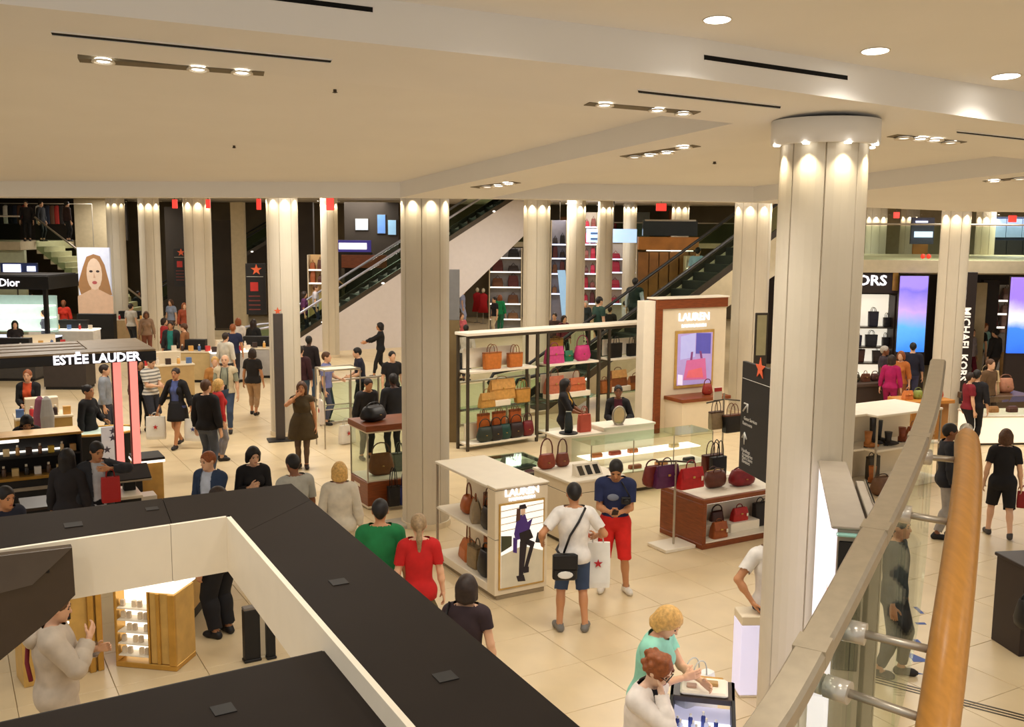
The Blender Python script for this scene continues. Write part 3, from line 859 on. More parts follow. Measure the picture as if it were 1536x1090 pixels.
def handbag(label, loc, kind, col, wd=.34, h=.28, d=.15, rz=AX, hh=.18, hcol=None, trim=None, tagged=False, group='handbags on display'):
    r = thing('handbag', label, 'handbag', loc, rz, group)
    m = leather(col); hm = leather(hcol or tuple(int(c * .72) for c in col))
    if kind == 'tote':
        L = [se(wd * .84, d * .8, 0, e=.3), se(wd * .88, d, h * .05, e=.3), se(wd * .94, d * .95, h * .5, e=.3), se(wd, d * .72, h * .97, e=.3), se(wd * .985, d * .66, h, e=.3), se(wd * .95, d * .55, h * .96, e=.3)]
        obj('body', MB().loft(L, smooth=False), m, r)
        for s in (-1, 1): obj('handle', MB().tube(arc(-wd * .22, wd * .22, s * d * .33, h * .9, hh), .008, 6), hm, r)
        obj('top_band', MB().loft([se(wd * 1.01, d * .75, h * .92, e=.3), se(wd * 1.01, d * .73, h * .99, e=.3)]), hm, r)
    elif kind == 'satchel':
        L = [se(wd, d, 0, e=.3), se(wd * 1.02, d * 1.04, h * .1, e=.3), se(wd * .93, d * .9, h * .6, e=.35), se(wd * .8, d * .45, h * .97, e=.4), se(wd * .75, d * .3, h, e=.4)]
        obj('body', MB().loft(L), m, r)
        fl_ = MB().loft([[(-wd * .42, -d * .25, h * 1.01), (wd * .42, -d * .25, h * 1.01), (wd * .44, -d * .50, h * .55), (-wd * .44, -d * .50, h * .55)],
                         [(-wd * .42, -d * .29, h * 1.03), (wd * .42, -d * .29, h * 1.03), (wd * .44, -d * .55, h * .54), (-wd * .44, -d * .55, h * .54)]])
        obj('flap', fl_, m if not trim else leather(trim), r)
        obj('buckle', MB().rbox(-.022, .022, -d * .55 - .012, -d * .55 + .01, h * .52, h * .62, .004), M_BUCKLE, r)
        obj('handle', MB().tube(arc(-wd * .2, wd * .2, 0, h * .97, hh), .009, 6), hm, r)
    elif kind == 'barrel':
        rings = []
        for k in range(9):
            t = -1 + 2 * k / 8; q = (1 - abs(t) ** 5) ** .5 * .92 + .08
            rings.append([(t * wd / 2, d / 2 * q * math.cos(a), h / 2 + h / 2 * q * math.sin(a)) for a in [2 * math.pi * j / 16 for j in range(16)]])
        obj('body', MB().loft(rings, smooth=True), m, r)
        for s in (-1, 1): obj('handle', MB().tube(arc(-wd * .2, wd * .2, s * d * .25, h * .85, hh), .008, 6), hm, r)
        obj('zip', MB().tube([(-wd * .42, 0, h * .97), (0, 0, h * 1.005), (wd * .42, 0, h * .97)], .006, 5), M_BUCKLE, r)
    else:      # slouchy hobo or bucket
        L = [se(wd * .55, d * .7, 0, e=.6), se(wd * .9, d * 1.05, h * .14, e=.6), se(wd, d * 1.1, h * .35, e=.6), se(wd * .86, d * .9, h * .68, e=.55), se(wd * .78, d * .6, h * .92, e=.5), se(wd * .72, d * .4, h * .97, e=.5), se(wd * .6, d * .2, h * .88, e=.5)]
        obj('body', MB().loft(L, smooth=True), m, r)
        obj('strap', MB().tube(arc(-wd * .36, wd * .36, 0, h * .88, hh), .011, 6), hm, r)
        obj('charm', MB().cyl((0, -d * .55), .018, h * .42, h * .46, 10), M_BUCKLE, r)
    if tagged:
        obj('price_tag', MB().rbox(wd * .3, wd * .3 + .035, -d * .62, -d * .60, h * .35, h * .58, .003), M_WHITE, r, label='small white price tag')
    return r
def carrier(label, loc, rz=0, wd=.34, h=.40, d=.12, col=(238, 236, 228), motif=None, group='shopping bags', hh=.16):
    r = thing('shopping_bag', label, 'shopping bag', loc, rz, group)
    L = [se(wd * .96, d * .9, 0, e=.25), se(wd, d, h * .12, e=.25), se(wd * 1.0, d * .8, h * .6, e=.25), se(wd * .96, d * .5, h, e=.3)]
    obj('body', MB().loft(L), rgbm(col, .6, 'carrier', var=.05), r)
    for s in (-1, 1): obj('handle', MB().tube(arc(-wd * .22, wd * .22, s * d * .2, h * .97, hh), .006, 5), rgbm(tuple(int(c * .85) for c in col), .6, 'carrier'), r)
    if motif:
        obj('printed_mark', star_mb(.055, -d * .53, h * .55), rgbm(motif, .6, 'print'), r)
        obj('printed_mark', star_mb(.055, d * .53, h * .55), rgbm(motif, .6, 'print'), r)
    return r
def star_mb(R_, y, zc, th=.004):
    pts = [(q * math.sin(math.pi * k / 5), zc + q * math.cos(math.pi * k / 5)) for k, q in enumerate([R_, R_ * .4] * 5)]
    return MB().loft([[(a, y - th, b) for a, b in pts], [(a, y + th, b) for a, b in pts]])
def bottle(label, loc, col, r_=.025, h=.11, group='cosmetics', cap=(230, 220, 200)):
    r = thing('bottle', label, 'bottle', loc, 0, group)
    obj('body', MB().lathe([(r_ * .95, 0), (r_, .006), (r_, h * .68), (r_ * .5, h * .78), (r_ * .4, h * .8)], 10), rgbm(col, .2, 'flask'), r)
    obj('cap', MB().lathe([(r_ * .55, h * .79), (r_ * .55, h), (r_ * .4, h * 1.01)], 10), rgbm(cap, .3, 'flask'), r)
    return r
def carton(label, loc, col, wd=.07, d=.05, h=.09, rz=AX, group='cosmetics boxes'):
    o = obj('product_box', MB().rbox(-wd / 2, wd / 2, -d / 2, d / 2, 0, h, .004), rgbm(col, .45, 'carton'), None, loc, (0, 0, rz))
    return tag(o, label, 'box', group)
# ------------------------------------------------------------------ foreground: black roof ring of the cosmetics kiosk
ZR = 2.75
C = F(437, 725, ZR); Lo = F(0, 775, ZR); Li = F(0, 826, ZR); Ci = F(345, 775, ZR); Ro = F(868, 1088, ZR); Ri = F(620, 1090, ZR)
dl = (Lo - C).normalized(); dr = (Ro - C).normalized()
O_L = C + dl * 5.6; O_R = C + dr * 5.0
I_L = Ci + (Li - Ci).normalized() * 5.0; I_R = Ci + (Ri - Ci).normalized() * 4.3
kiosk = thing('kiosk_roof', 'large black ring shaped kiosk roof with white inner fascia in the foreground', 'canopy', (C.x, C.y, 0))
kl = Vector((-C.x, -C.y, 0))
def kp(p, z): return (p.x - C.x, p.y - C.y, z)
def kpanel(name, pts, z0, z1, m):
    return obj(name, MB().loft([[kp(p, z0) for p in pts], [kp(p, z1) for p in pts]]), m, kiosk)
# roof panels, each with its own edge
sA = F(245, 765 - 14, ZR); 
def on_line(p, d, u):
    best = min((abs(proj(p + d * t)[0] - u), t) for t in [i * .01 for i in range(0, 500)])
    return p + d * best[1]
s1o, s1i = on_line(C, dl, 243), on_line(Ci, (Li - Ci).normalized(), 258)
s2o, s2i = on_line(C, dr, 466), on_line(Ci, (Ri - Ci).normalized(), 366)
g = .004
kpanel('roof_panel', [s1o + dl * g, s1i + dl * g, I_L, O_L], ZR - .33, ZR, M_KIOSK)
kpanel('roof_panel', [C, s2o, s2i, Ci, s1i, s1o], ZR - .33, ZR, M_KIOSK)
kpanel('roof_panel', [s2o + dr * g, O_R, I_R, s2i + dr * g], ZR - .33, ZR, M_KIOSK)
nin = lambda a, b: (Vector((0, 0, 1)).cross(b - a)).normalized()
def fascia(a, b, inward):
    th = inward * .03
    kpanel('inner_fascia', [a, b, b + th, a + th], ZR - .36, ZR + .012, M_WHITE)
ci_l = Ci + dl * 0.0
inw_back = -E2; inw_right = -E1
midp = on_line(Ci, (Li - Ci).normalized(), 255)
fascia(Ci, midp - (Ci - midp).normalized() * -.003, inw_back)
fascia(midp, I_L, inw_back)
fascia(Ci, I_R, inw_right)
for (u, v, sc_) in ((508, 873, 1), (668, 1015, 1), (110, 787, 1.2), (228, 763, .9)):
    p = F(u, v, ZR); q = .045 * sc_
    kpanel('cover_plate', [p + (dr * a + dl * b) * q for a, b in ((-1, -1), (1, -1), (1, 1), (-1, 1))], ZR, ZR + .004, M_BLACK)
# lower black box roof inside the ring
ZB = 2.66
b0, b1, b2 = F(500, 968, ZB), F(0, 1078, ZB), F(582, 1046, ZB)
e1_ = (b1 - b0).normalized(); e2_ = (b2 - b0).normalized()
inner = thing('kiosk_inner_roof', 'lower flat black box roof inside the foreground kiosk ring', 'canopy', (b0.x, b0.y, 0))
def ip(p, z): return (p.x - b0.x, p.y - b0.y, z)
poly = [b0, b0 + e2_ * 2.6, b0 + e2_ * 2.6 + e1_ * 3.6, b0 + e1_ * 3.6]
obj('roof_panel', MB().loft([[ip(p, ZB - .30) for p in poly], [ip(p, ZB - .012) for p in poly]]), M_BLACK, inner)
sm = .035
poly2 = [b0 + e1_ * sm + e2_ * sm, b0 + e2_ * 2.5 + e1_ * sm, b0 + e2_ * 2.5 + e1_ * 3.5, b0 + e1_ * 3.5 + e2_ * sm]
obj('top_sheet', MB().loft([[ip(p, ZB - .012) for p in poly2], [ip(p, ZB) for p in poly2]]), M_KIOSK, inner)
p = F(335, 1064, ZB)
obj('cover_plate', MB().loft([[ip(p + (e1_ * a + e2_ * b) * .045, z) for a, b in ((-1, -1), (1, -1), (1, 1), (-1, 1))] for z in (ZB, ZB + .004)]), M_BLACK, inner)
# hanging glossy dark corner panel
base = F(112, 821, 2.78)
def PL(u, v, pt=base, n=E2):
    d = ray(u, v); t = n.dot(Vector((pt.x, pt.y, 0))) / n.dot(Vector((d.x, d.y, 0)))
    return Vector((d.x * t, d.y * t, EYE + d.z * t))
M_GLOSSD = mat('glossy_dark_panel', (58, 46, 40), .08, spec=.6)
pp = [PL(-160, 852), PL(108, 820), PL(113, 892), PL(72, 932), PL(-160, 1120)]
hang = thing('pelmet', 'glossy dark slanted panel hanging inside the kiosk ring at left', 'panel', base)
obj('panel', MB().loft([[q - base for q in pp], [q - base + E2 * .06 for q in pp]]), M_GLOSSD, hang)
for a_ in (-.15, -.9): obj('bracket', MB().tube([E1 * a_ + Vector((0, 0, -.12)), E1 * a_ + E2 * .36 + Vector((0, 0, -.12))], .012, 6), M_BLACK, hang)
tp = [PL(-160, 852), PL(108, 820), PL(48, 876), PL(-160, 930)]
obj('upper_grey', MB().loft([[q - base - E2 * .012 for q in tp], [q - base - E2 * .001 for q in tp]]), mat('pelmet_grey', (84, 74, 66), .25), hang)  # thin grey sheet: the break in the panel's reflection put into colour

Mg0 = mat('grey_cap', (110, 102, 94), .4)
# counters seen through the ring
k1 = F(226, 1004); 
gd = thing('cosmetics_display', 'gold framed cosmetics display with glowing white shelves under the kiosk ring', 'display', k1, math.radians(-10))
bx(gd, 'plinth', M_GOLD, -.40, .30, 0, .42, 0, .06)
bx(gd, 'side_panel', M_GOLD, -.02, .0, 0, .42, .06, .86); bx(gd, 'side_panel', M_GOLD, -.40, -.37, 0, .42, .06, .86)
bx(gd, 'light_panel', M_GLOWW, -.37, -.02, .16, .2, .06, .86)
for k in range(5): bx(gd, 'shelf', M_WHITE, -.37, -.02, .01, .16, .12 + .13 * k, .135 + .13 * k, .003)
bx(gd, 'gold_cabinet', M_BRASS, .0, .30, .02, .42, .06, .84)
bx(gd, 'pilaster', M_GOLD, .08, .12, .0, .03, .06, .84); bx(gd, 'pilaster', M_GOLD, .22, .30, -.01, .03, .06, .84)
bx(gd, 'top', M_GLOWW, -.41, .31, -.02, .45, .86, .90)
bx(gd, 'side_light', M_PINK, -.43, -.40, .05, .10, .1, .84)
for k in range(5):
    for j in range(5):
        if (k + j) % 3 == 2: continue
        carton('pale skincare box, ' + ORD[4 - k] + ' shelf from top, ' + ORD[j] + ' from left, in glowing gold display', W(gd, -.33 + .065 * j, .07, .135 + .13 * k), ((226, 206, 176), (206, 186, 160), (240, 236, 226))[(k + j) % 3], .045, .04, .07, gd.rotation_euler.z, 'skincare boxes on the gold display')
for j, (x, y) in enumerate(((-.25, .2), (-.1, .3), (.05, .2), (.18, .28))):
    carton('white gift box on top of the glowing gold display, ' + ORD[j] + ' from left', W(gd, x, y, .90), (246, 242, 232), .10, .10, .05, .3 * j, 'boxes on the gold display')
c2a, c2b = F(269, 966), F(318, 902)
dd = c2b - c2a; ang = math.atan2(dd.y, dd.x)
c2 = thing('cosmetics_counter', 'long gold fronted counter receding under the kiosk ring', 'counter', c2a, ang)
Lc = dd.length
bx(c2, 'kick', M_BLACK, 0, Lc, .05, .6, 0, .18)
for k in range(3): bx(c2, 'front_panel', M_BRASS, Lc * k / 3 + .004, Lc * (k + 1) / 3 - .004, .0, .03, .18, .88)
bx(c2, 'carcass', M_GOLD, 0, Lc, .03, .6, .18, .88)
bx(c2, 'worktop', M_CREAM, -.01, Lc + .01, -.02, .62, .88, .91)
bx(c2, 'light_box', M_GLOWW, Lc * .35, Lc * .62, .02, .32, .91, 1.0); bx(c2, 'light_box', M_GLOWW, Lc * .72, Lc * .98, .05, .35, .91, 1.02)
k3 = F(112, 1006)
gl = thing('wall_cabinet', 'gold cabinet with black drawer fronts beside the grey coated shopper', 'cabinet', F(152, 1003), math.radians(38))
bx(gl, 'carcass', M_BRASS, -.75, 0, 0, .35, 0, 1.06)
for k in range(2): bx(gl, 'drawer', M_BLACK, -.72, -.28, -.02, 0, .62 + .2 * k, .80 + .2 * k)
bx(gl, 'light_edge', M_GLOWW, -.72, -.30, -.035, -.01, .585, .61, .003)
bx(gl, 'gold_post', M_GOLD, -.12, -.06, -.05, 0, 0, 1.06); bx(gl, 'gold_post', M_GOLD, -.04, 0.02, -.05, 0, 0, 1.06)
for (u, v, hw, m_, lab) in ((378, 990, .085, M_BLACK, 'low black box stand under the right kiosk fascia, wider one'), (406, 986, .045, M_BLACK, 'low slim black stand under the right kiosk fascia'), (393, 984, .035, M_CREAM, 'low pale stand between the two black ones under the kiosk')):
    p = F(u, v)
    r = thing('display_stand', lab, 'stand', p, AX)
    bx(r, 'shaft', m_, -hw, hw, -.05, .05, .03, .58); bx(r, 'foot', m_, -hw - .008, hw + .008, -.06, .06, 0, .03); bx(r, 'cap', Mg0 if m_ is M_BLACK else M_WHITE, -hw, hw, -.05, .05, .58, .61)

# ------------------------------------------------------------------ right foreground: glass balustrade with steel cap and oak handrail
def spline(pts, n=8):
    pts = [Vector(p) for p in pts]; P = [pts[0] * 2 - pts[1]] + pts + [pts[-1] * 2 - pts[-2]]
    out = []
    for i in range(1, len(P) - 2):
        for k in range(n):
            t = k / n; a, b, c, d = P[i - 1], P[i], P[i + 1], P[i + 2]
            out.append(.5 * ((2 * b) + (c - a) * t + (2 * a - 5 * b + 4 * c - d) * t * t + (3 * b - a - 3 * c + d) * t ** 3))
    out.append(pts[-1]); return out
cap_px = [(1085, 1180, 1.72), (1163, 1072, 1.9), (1230, 955, 2.15), (1295, 833, 2.5), (1345, 735, 2.95), (1378, 660, 3.5), (1397, 600, 4.1), (1407, 545, 4.9)]
cap = spline([D(u, v, y) for u, v, y in cap_px], 6)
M_POL = mat('polished_steel', (206, 198, 184), .25, .35)
M_CAP = mat('cap_steel', (176, 162, 138), .34, .35, scale=30)
bal = thing('glass_balustrade', 'curved glass balustrade with brushed steel cap rail at the right edge', 'railing', (cap[0].x, cap[0].y, 0))
bo = Vector((cap[0].x, cap[0].y, 0))
rings = []
for i, p in enumerate(cap):
    d = (cap[min(i + 1, len(cap) - 1)] - cap[max(i - 1, 0)]).normalized()
    sd = d.cross(Vector((0, 0, 1))).normalized(); up = sd.cross(d)
    hw, hh_ = .036, .022
    prof = [(-hw, -hh_), (hw, -hh_), (hw, hh_ * .5), (hw * .8, hh_), (-hw * .8, hh_), (-hw, hh_ * .5)]
    rings.append([p - bo + sd * a + up * b for a, b in prof])
obj('cap_rail', MB().loft(rings), M_CAP, bal)
for idx in (11, 20, 30):       # joint sleeves of the cap rail
    p = cap[idx]; d = (cap[idx + 1] - cap[idx - 1]).normalized(); sd = d.cross(Vector((0, 0, 1))).normalized(); up = sd.cross(d)
    obj('joint_sleeve', MB().loft([[p - bo + d * t + sd * a + up * b for a, b in ((-.0365, -.0225), (.0365, -.0225), (.0365, .0225), (-.0365, .0225))] for t in (-.03, .03)]), M_CAP, bal)
# glass panes hang under the cap with open joints
cuts = [0, 8, 17, 27, len(cap) - 1]
for a_, b_ in zip(cuts[:-1], cuts[1:]):
    pts = cap[a_:b_ + 1]
    if len(pts) < 2: continue
    d0 = (pts[1] - pts[0]).normalized() * .006; d1 = (pts[-1] - pts[-2]).normalized() * .006
    pts = [pts[0] + d0] + list(pts[1:-1]) + [pts[-1] - d1]
    mb = MB(); rings = []
    for i, p in enumerate(pts):
        d = (pts[min(i + 1, len(pts) - 1)] - pts[max(i - 1, 0)]).normalized(); sd = Vector((d.y, -d.x, 0)).normalized()
        q = p - bo
        rings.append([q - sd * .006 + Vector((0, 0, -.02)), q + sd * .006 + Vector((0, 0, -.02)), q + sd * .006 + Vector((0, 0, -.98)), q - sd * .006 + Vector((0, 0, -.98))])
    obj('glass_pane', MB().loft(rings), M_GLASS, bal)
oak_px = [(1385, 1230, 1.95), (1407, 1085, 2.1), (1424, 960, 2.3), (1438, 850, 2.6), (1448, 760, 3.0), (1452, 700, 3.4), (1450, 652, 3.85)]
oak = spline([D(u, v, y) for u, v, y in oak_px], 6)
rr = [.046] * (len(oak) - 2) + [.043, .03]
obj('oak_handrail', MB().tube([p - bo for p in oak], .046, 16, rr=rr), M_OAK, bal, label='round honey oak handrail')
e = oak[-1]; dd_ = (oak[-1] - oak[-2]).normalized()
def nearest(p, L_): return min(L_, key=lambda q: (Vector((q.x, q.y, 0)) - Vector((p.x, p.y, 0))).length)
for (u, v) in ((1432, 688), (1425, 778), (1404, 985), (1402, 1075)):
    t = min(oak, key=lambda q: (Vector(proj(q)) - Vector((u, v))).length)
    g_ = nearest(t, cap); gp = Vector((g_.x, g_.y, t.z + .01))
    ax = (gp - t).normalized()
    br = obj('bracket_arm', MB().tube([t - bo, gp + ax * .05 - bo], .011, 8), M_STEEL, bal)
    obj('bracket_boss', MB().tube([gp - ax * .045 - bo, gp + ax * .012 - bo], .028, 14), M_POL, br)
    obj('bracket_boss', MB().tube([gp + ax * .02 - bo, gp + ax * .035 - bo], .026, 14), M_POL, br)
obj('steel_end', MB().tube([e - bo - dd_ * .02, e + dd_ * .06 - bo, e + dd_ * .10 - bo], .026, 14), M_POL, bal)
# blue lettering stuck on the floor beyond the glass
blue = mat('blue_decal', (44, 78, 150), .5)
q0, q1 = F(1381, 905), F(1381, 1000)
r = thing('floor_decal', 'blue letter decal on the floor seen between glass and oak handrail', 'decal', q1)
for k, (u, v, w_, h_, tri) in enumerate(((1378, 915, .05, .22, 0), (1381, 935, .12, .06, 0), (1376, 962, .06, .12, 0), (1377, 985, .20, .26, 1), (1372, 1008, .16, .10, 1))):
    p = F(u, v) - q1
    pts = [(p.x - w_ / 2, p.y - h_ / 2), (p.x + w_ / 2, p.y - h_ / 2), (p.x + (w_ / 2 if not tri else -w_ * .3), p.y + h_ / 2), (p.x - w_ / 2, p.y + h_ / 2)]
    obj('letter', MB().prism(pts, .0008, .003), blue, r)

# ------------------------------------------------------------------ lightbox unit beside the big column
a, b = F(1250, 788, 2.7), F(1229, 690, 2.7)
dv = (b - a); ang = math.atan2(dv.y, dv.x); Lb = dv.length
lb = thing('lightbox_unit', 'tall white lit advertising unit with grey top right of the big column', 'lightbox', (a.x, a.y, 0), ang)
Mg = mat('grey_laminate', (150, 138, 122), .5)
bx(lb, 'cabinet', Mg, 0, Lb, -.215, -.03, 0, 2.68); bx(lb, 'top', Mg, -.01, Lb + .01, -.225, .012, 2.68, 2.7)
bx(lb, 'light_panel', mat('ad_panel', (246, 240, 250), .4, emit=.7), 0.01, Lb - .02, -.03, .0, .05, 2.67, .004)
ad = MB()
ad.loft([[(.10, .0005, 1.6), (.34, .0005, 1.55), (.36, .0005, 1.95), (.26, .0005, 2.2), (.15, .0005, 2.05)], [(.10, .003, 1.6), (.34, .003, 1.55), (.36, .003, 1.95), (.26, .003, 2.2), (.15, .003, 2.05)]])
obj('printed_figure', ad, mat('ad_peach', (240, 170, 140), .5, emit=.7), lb)
bx(lb, 'end_recess', M_BLACK, -.012, 0.0, -.20, -.04, 1.7, 2.6)
bx(lb, 'glass_lip', mat('teal_glass', (150, 200, 190), .2), -.05, 0.0, -.215, -.02, 2.64, 2.66)
p = F(1299, 792, 2.6)
lb2 = thing('lightbox_unit', 'narrow grey upright panel unit right behind the lit advertising unit', 'lightbox', (p.x + .04, p.y, 0), ang)
bx(lb2, 'cabinet', Mg, 0, Lb * .7, -.07, .0, 0, 2.6); bx(lb2, 'bright_edge', M_STEEL, 0, Lb * .7, -.085, -.07, .1, 2.62)
# white lit block left of the big column
p = D(1113, 925, 9.5)
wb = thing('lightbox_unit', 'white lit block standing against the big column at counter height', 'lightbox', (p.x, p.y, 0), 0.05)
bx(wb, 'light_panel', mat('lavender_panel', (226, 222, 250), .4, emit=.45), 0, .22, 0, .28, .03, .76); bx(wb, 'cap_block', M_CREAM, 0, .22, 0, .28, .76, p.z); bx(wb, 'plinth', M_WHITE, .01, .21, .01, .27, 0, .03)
# make-up counter at the bottom
p = F(1000, 1052, .95)
pa, pb = F(1008, 1014, .95), F(1102, 1023, .95)
rz = math.atan2((pb - pa).y, (pb - pa).x); wd = (pb - pa).length
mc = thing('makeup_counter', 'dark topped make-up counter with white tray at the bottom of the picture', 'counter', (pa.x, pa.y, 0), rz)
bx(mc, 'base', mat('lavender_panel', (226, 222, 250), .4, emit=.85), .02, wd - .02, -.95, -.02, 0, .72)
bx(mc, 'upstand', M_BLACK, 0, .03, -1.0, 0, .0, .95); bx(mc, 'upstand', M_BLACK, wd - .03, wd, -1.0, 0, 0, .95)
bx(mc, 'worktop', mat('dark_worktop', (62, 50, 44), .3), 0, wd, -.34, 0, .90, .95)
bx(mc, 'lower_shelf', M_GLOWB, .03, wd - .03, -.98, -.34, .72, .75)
tr = thing('tray', 'raised white tray with gold band on the make-up counter', 'tray', W(mc, wd * .52, -.17, .95), rz)
bx(tr, 'tray', M_WHITE, -wd * .37, wd * .37, -.16, .13, 0, .04, .015); bx(tr, 'gold_band', M_GOLD, -wd * .36, wd * .30, .13, .165, 0, .035)
carton('flat gold compact box on the white tray', W(tr, .06, -.01, .04), (176, 140, 84), .10, .06, .03, rz, 'boxes on the white tray')
carton('small open palette box on the white tray', W(tr, -.10, -.07, .04), (196, 160, 140), .08, .06, .02, rz, 'boxes on the white tray')
for k in range(16):
    x = .07 + (wd - .14) * ((k * 5) % 16) / 15; y = -.45 - .11 * (k % 4)
    bottle(('indigo', 'pale', 'grey', 'dark blue')[k % 4] + ' bottle on the bottom make-up counter, ' + ORD[(k * 5) % 16] + ' from left', W(mc, x, y, .75), ((60, 70, 130), (226, 230, 250), (200, 200, 220), (40, 50, 90))[k % 4], .018, .08 + .03 * (k % 3), 'bottles on the bottom make-up counter')
# ------------------------------------------------------------------ white lit display case with the handbags
def letters(parent, body, size, loc, m=M_LETTER, sx=1.0, depth=.008, rot=(math.pi / 2, 0, 0), name='lettering', bold=.012, fit=None):
    o = text(name, body, size, m, parent, loc, rot, depth, sx, bold * size * 1.0)
    if fit:
        xs = [v.co.x for v in o.data.vertices]; o.scale = (fit / (max(xs) - min(xs)), 1, 1)
    return o
wo = F(743, 902)
wd_ = thing('display_case', 'white open display case of handbags with lit poster end, centre of the shop', 'display case', wo, AX)
FW, FL, FH = .77, 1.72, 1.45
bx(wd_, 'plinth', mat('plinth_tan', (150, 132, 104), .6), .03, FW - .03, .03, FL - .03, 0, .06)  # plinth in a darker tan than the white case
bx(wd_, 'end_pillar', M_CREAM, 0, FW, .02, .22, .06, FH, .004)
bx(wd_, 'base_board', M_WHITE, .0, FW, .22, FL, .06, .17)
bx(wd_, 'shelf', M_WHITE, .0, FW, .22, FL, .775, .81); bx(wd_, 'top_board', M_WHITE, -.01, FW + .01, .225, FL + .02, FH - .035, FH); bx(wd_, 'top_board', M_WHITE, -.01, FW + .01, -.01, .22, FH - .005, FH + .012)
bx(wd_, 'back_panel', M_CREAM, FW * .62, FW * .65, .22, FL, .17, FH - .035)
for x in (.0, FW - .03): bx(wd_, 'post', M_STEEL, x, x + .03, FL - .03, FL, .06, FH - .035, .003)
bx(wd_, 'under_shelf_light', M_GLOWW, .05, .10, .25, FL - .05, FH - .045, FH - .036, .002); bx(wd_, 'under_shelf_light', M_GLOWW, .05, .10, .25, FL - .05, .765, .774, .002)
for z in (.79, FH - .03): 
    bx(wd_, 'seam', M_DARKGAP, -.001, FW + .001, .016, .222, z - .003, z + .001, .0005)
lbp = bx(wd_, 'lightbox_frame', M_BRASS, .05, FW - .05, .004, .02, .13, 1.25, .004)
PZ0, PZ1, PX0, PX1 = .155, 1.225, .075, FW - .075
bx(lbp, 'poster', mat('poster_white', (250, 246, 240), .4, emit=.6), PX0, PX1, -.002, .005, PZ0, PZ1, .001)
letters(wd_, 'LAUREN', .125, (FW / 2, .012, 1.37), sx=1.08); letters(wd_, 'RALPH LAUREN', .05, (FW / 2, .012, 1.285), sx=1.1)
def flat(parent, name, pts, m, y=-.004, th=.002):
    return obj(name, MB().loft([[(a, y, b) for a, b in pts], [(a, y + th, b) for a, b in pts]]), m, parent)
def pc(poster_pts): return [(PX0 + (PX1 - PX0) * a, PZ0 + (PZ1 - PZ0) * (1 - b)) for a, b in poster_pts]
PE = lambda n, c: mat('print_' + n, c, .5, emit=.06)
flat(lbp, 'print_street', pc([(0, 1), (1, 1), (1, .62), (.5, .52), (0, .6)]), PE('street', (216, 206, 180)), -.0035, .001)
flat(lbp, 'print_bush', pc([(0, .36), (.25, .38), (.25, .5), (0, .56)]), PE('bush', (70, 72, 50)), -.0045, .001)
for k in range(4): flat(lbp, 'print_stripe', pc([(0, .06 + .08 * k), (1, .03 + .08 * k), (1, .04 + .08 * k), (0, .07 + .08 * k)]), PE('stripe', (206, 190, 160)), -.0042, .001)
flat(lbp, 'print_coat', pc([(.38, .14), (.56, .14), (.62, .24), (.74, .2), (.66, .34), (.66, .42), (.34, .44), (.3, .36)]), PE('coat', (74, 48, 122)), -.006, .001)
flat(lbp, 'print_coat_tail', pc([(.28, .4), (.38, .42), (.37, .6), (.28, .58)]), PE('coat', (74, 48, 122)), -.0065, .001)
flat(lbp, 'print_bag', pc([(.42, .36), (.68, .33), (.76, .44), (.46, .49)]), PE('bag', (34, 28, 30)), -.0075, .001)
flat(lbp, 'print_leg', pc([(.44, .46), (.62, .46), (.52, .9), (.42, .9)]), PE('legs', (40, 32, 38)), -.0065, .001)
flat(lbp, 'print_leg', pc([(.6, .44), (.8, .5), (.62, .82), (.54, .8), (.68, .54), (.56, .5)]), PE('legs', (40, 32, 38)), -.0065, .001)
flat(lbp, 'print_boot', pc([(.36, .88), (.54, .88), (.58, .96), (.4, .95)]), PE('legs', (40, 32, 38)), -.007, .001); flat(lbp, 'print_boot', pc([(.5, .78), (.66, .79), (.66, .86), (.54, .86)]), PE('legs', (40, 32, 38)), -.007, .001)
flat(lbp, 'print_face', pc([(.46, .06), (.56, .06), (.56, .13), (.5, .16), (.45, .12)]), PE('face', (226, 190, 160)), -.006, .001)
flat(lbp, 'print_hair', pc([(.36, .06), (.45, .06), (.44, .2), (.34, .22)]), PE('hair', (80, 50, 40)), -.0065, .001)
flat(lbp, 'print_cap', pc([(.42, .02), (.56, .015), (.6, .07), (.41, .07)]), PE('legs', (40, 32, 38)), -.0075, .001)
gW = 'bags on the white display case'
TAN = (176, 96, 36); COG = (160, 84, 34)
SH = wo.z + .81; SB_ = wo.z + .17
handbag('tan bucket bag with tall strap on upper shelf of the white case', W(wd_, .26, 1.22, .81), 'hobo', (170, 88, 36), .30, .24, .20, AX + 1.4, .20, group=gW)
handbag('silver and tan satchel standing mid upper shelf of the white case', W(wd_, .15, .82, .81), 'satchel', (150, 130, 100), .30, .28, .14, AX + 1.2, .10, (130, 70, 30), group=gW)
handbag('brown tote behind the silver satchel on the upper shelf', W(wd_, .36, .80, .81), 'tote', (130, 66, 28), .30, .34, .10, AX + 1.57, .12, group=gW)
handbag('dark bag at the poster end of the upper shelf', W(wd_, .13, .44, .81), 'hobo', (46, 38, 32), .24, .30, .14, AX + 1.57, .14, group=gW)
handbag('slouchy tan bag with thin tall straps on the bottom shelf of the white case', W(wd_, .24, 1.20, .17), 'satchel', (186, 100, 38), .36, .26, .2, AX + 1.4, .26, group=gW)
handbag('metallic grey bag on the bottom shelf of the white case', W(wd_, .15, .84, .17), 'tote', (140, 118, 84), .28, .30, .14, AX + 1.57, .12, group=gW)
handbag('tall tan bag at the back of the bottom shelf of the white case', W(wd_, .32, .70, .17), 'tote', (186, 98, 36), .32, .42, .1, AX + 1.57, .12, group=gW)
handbag('slouchy black bag at the poster end of the bottom shelf', W(wd_, .13, .47, .17), 'hobo', (28, 24, 22), .30, .36, .18, AX + 1.57, .12, group=gW)

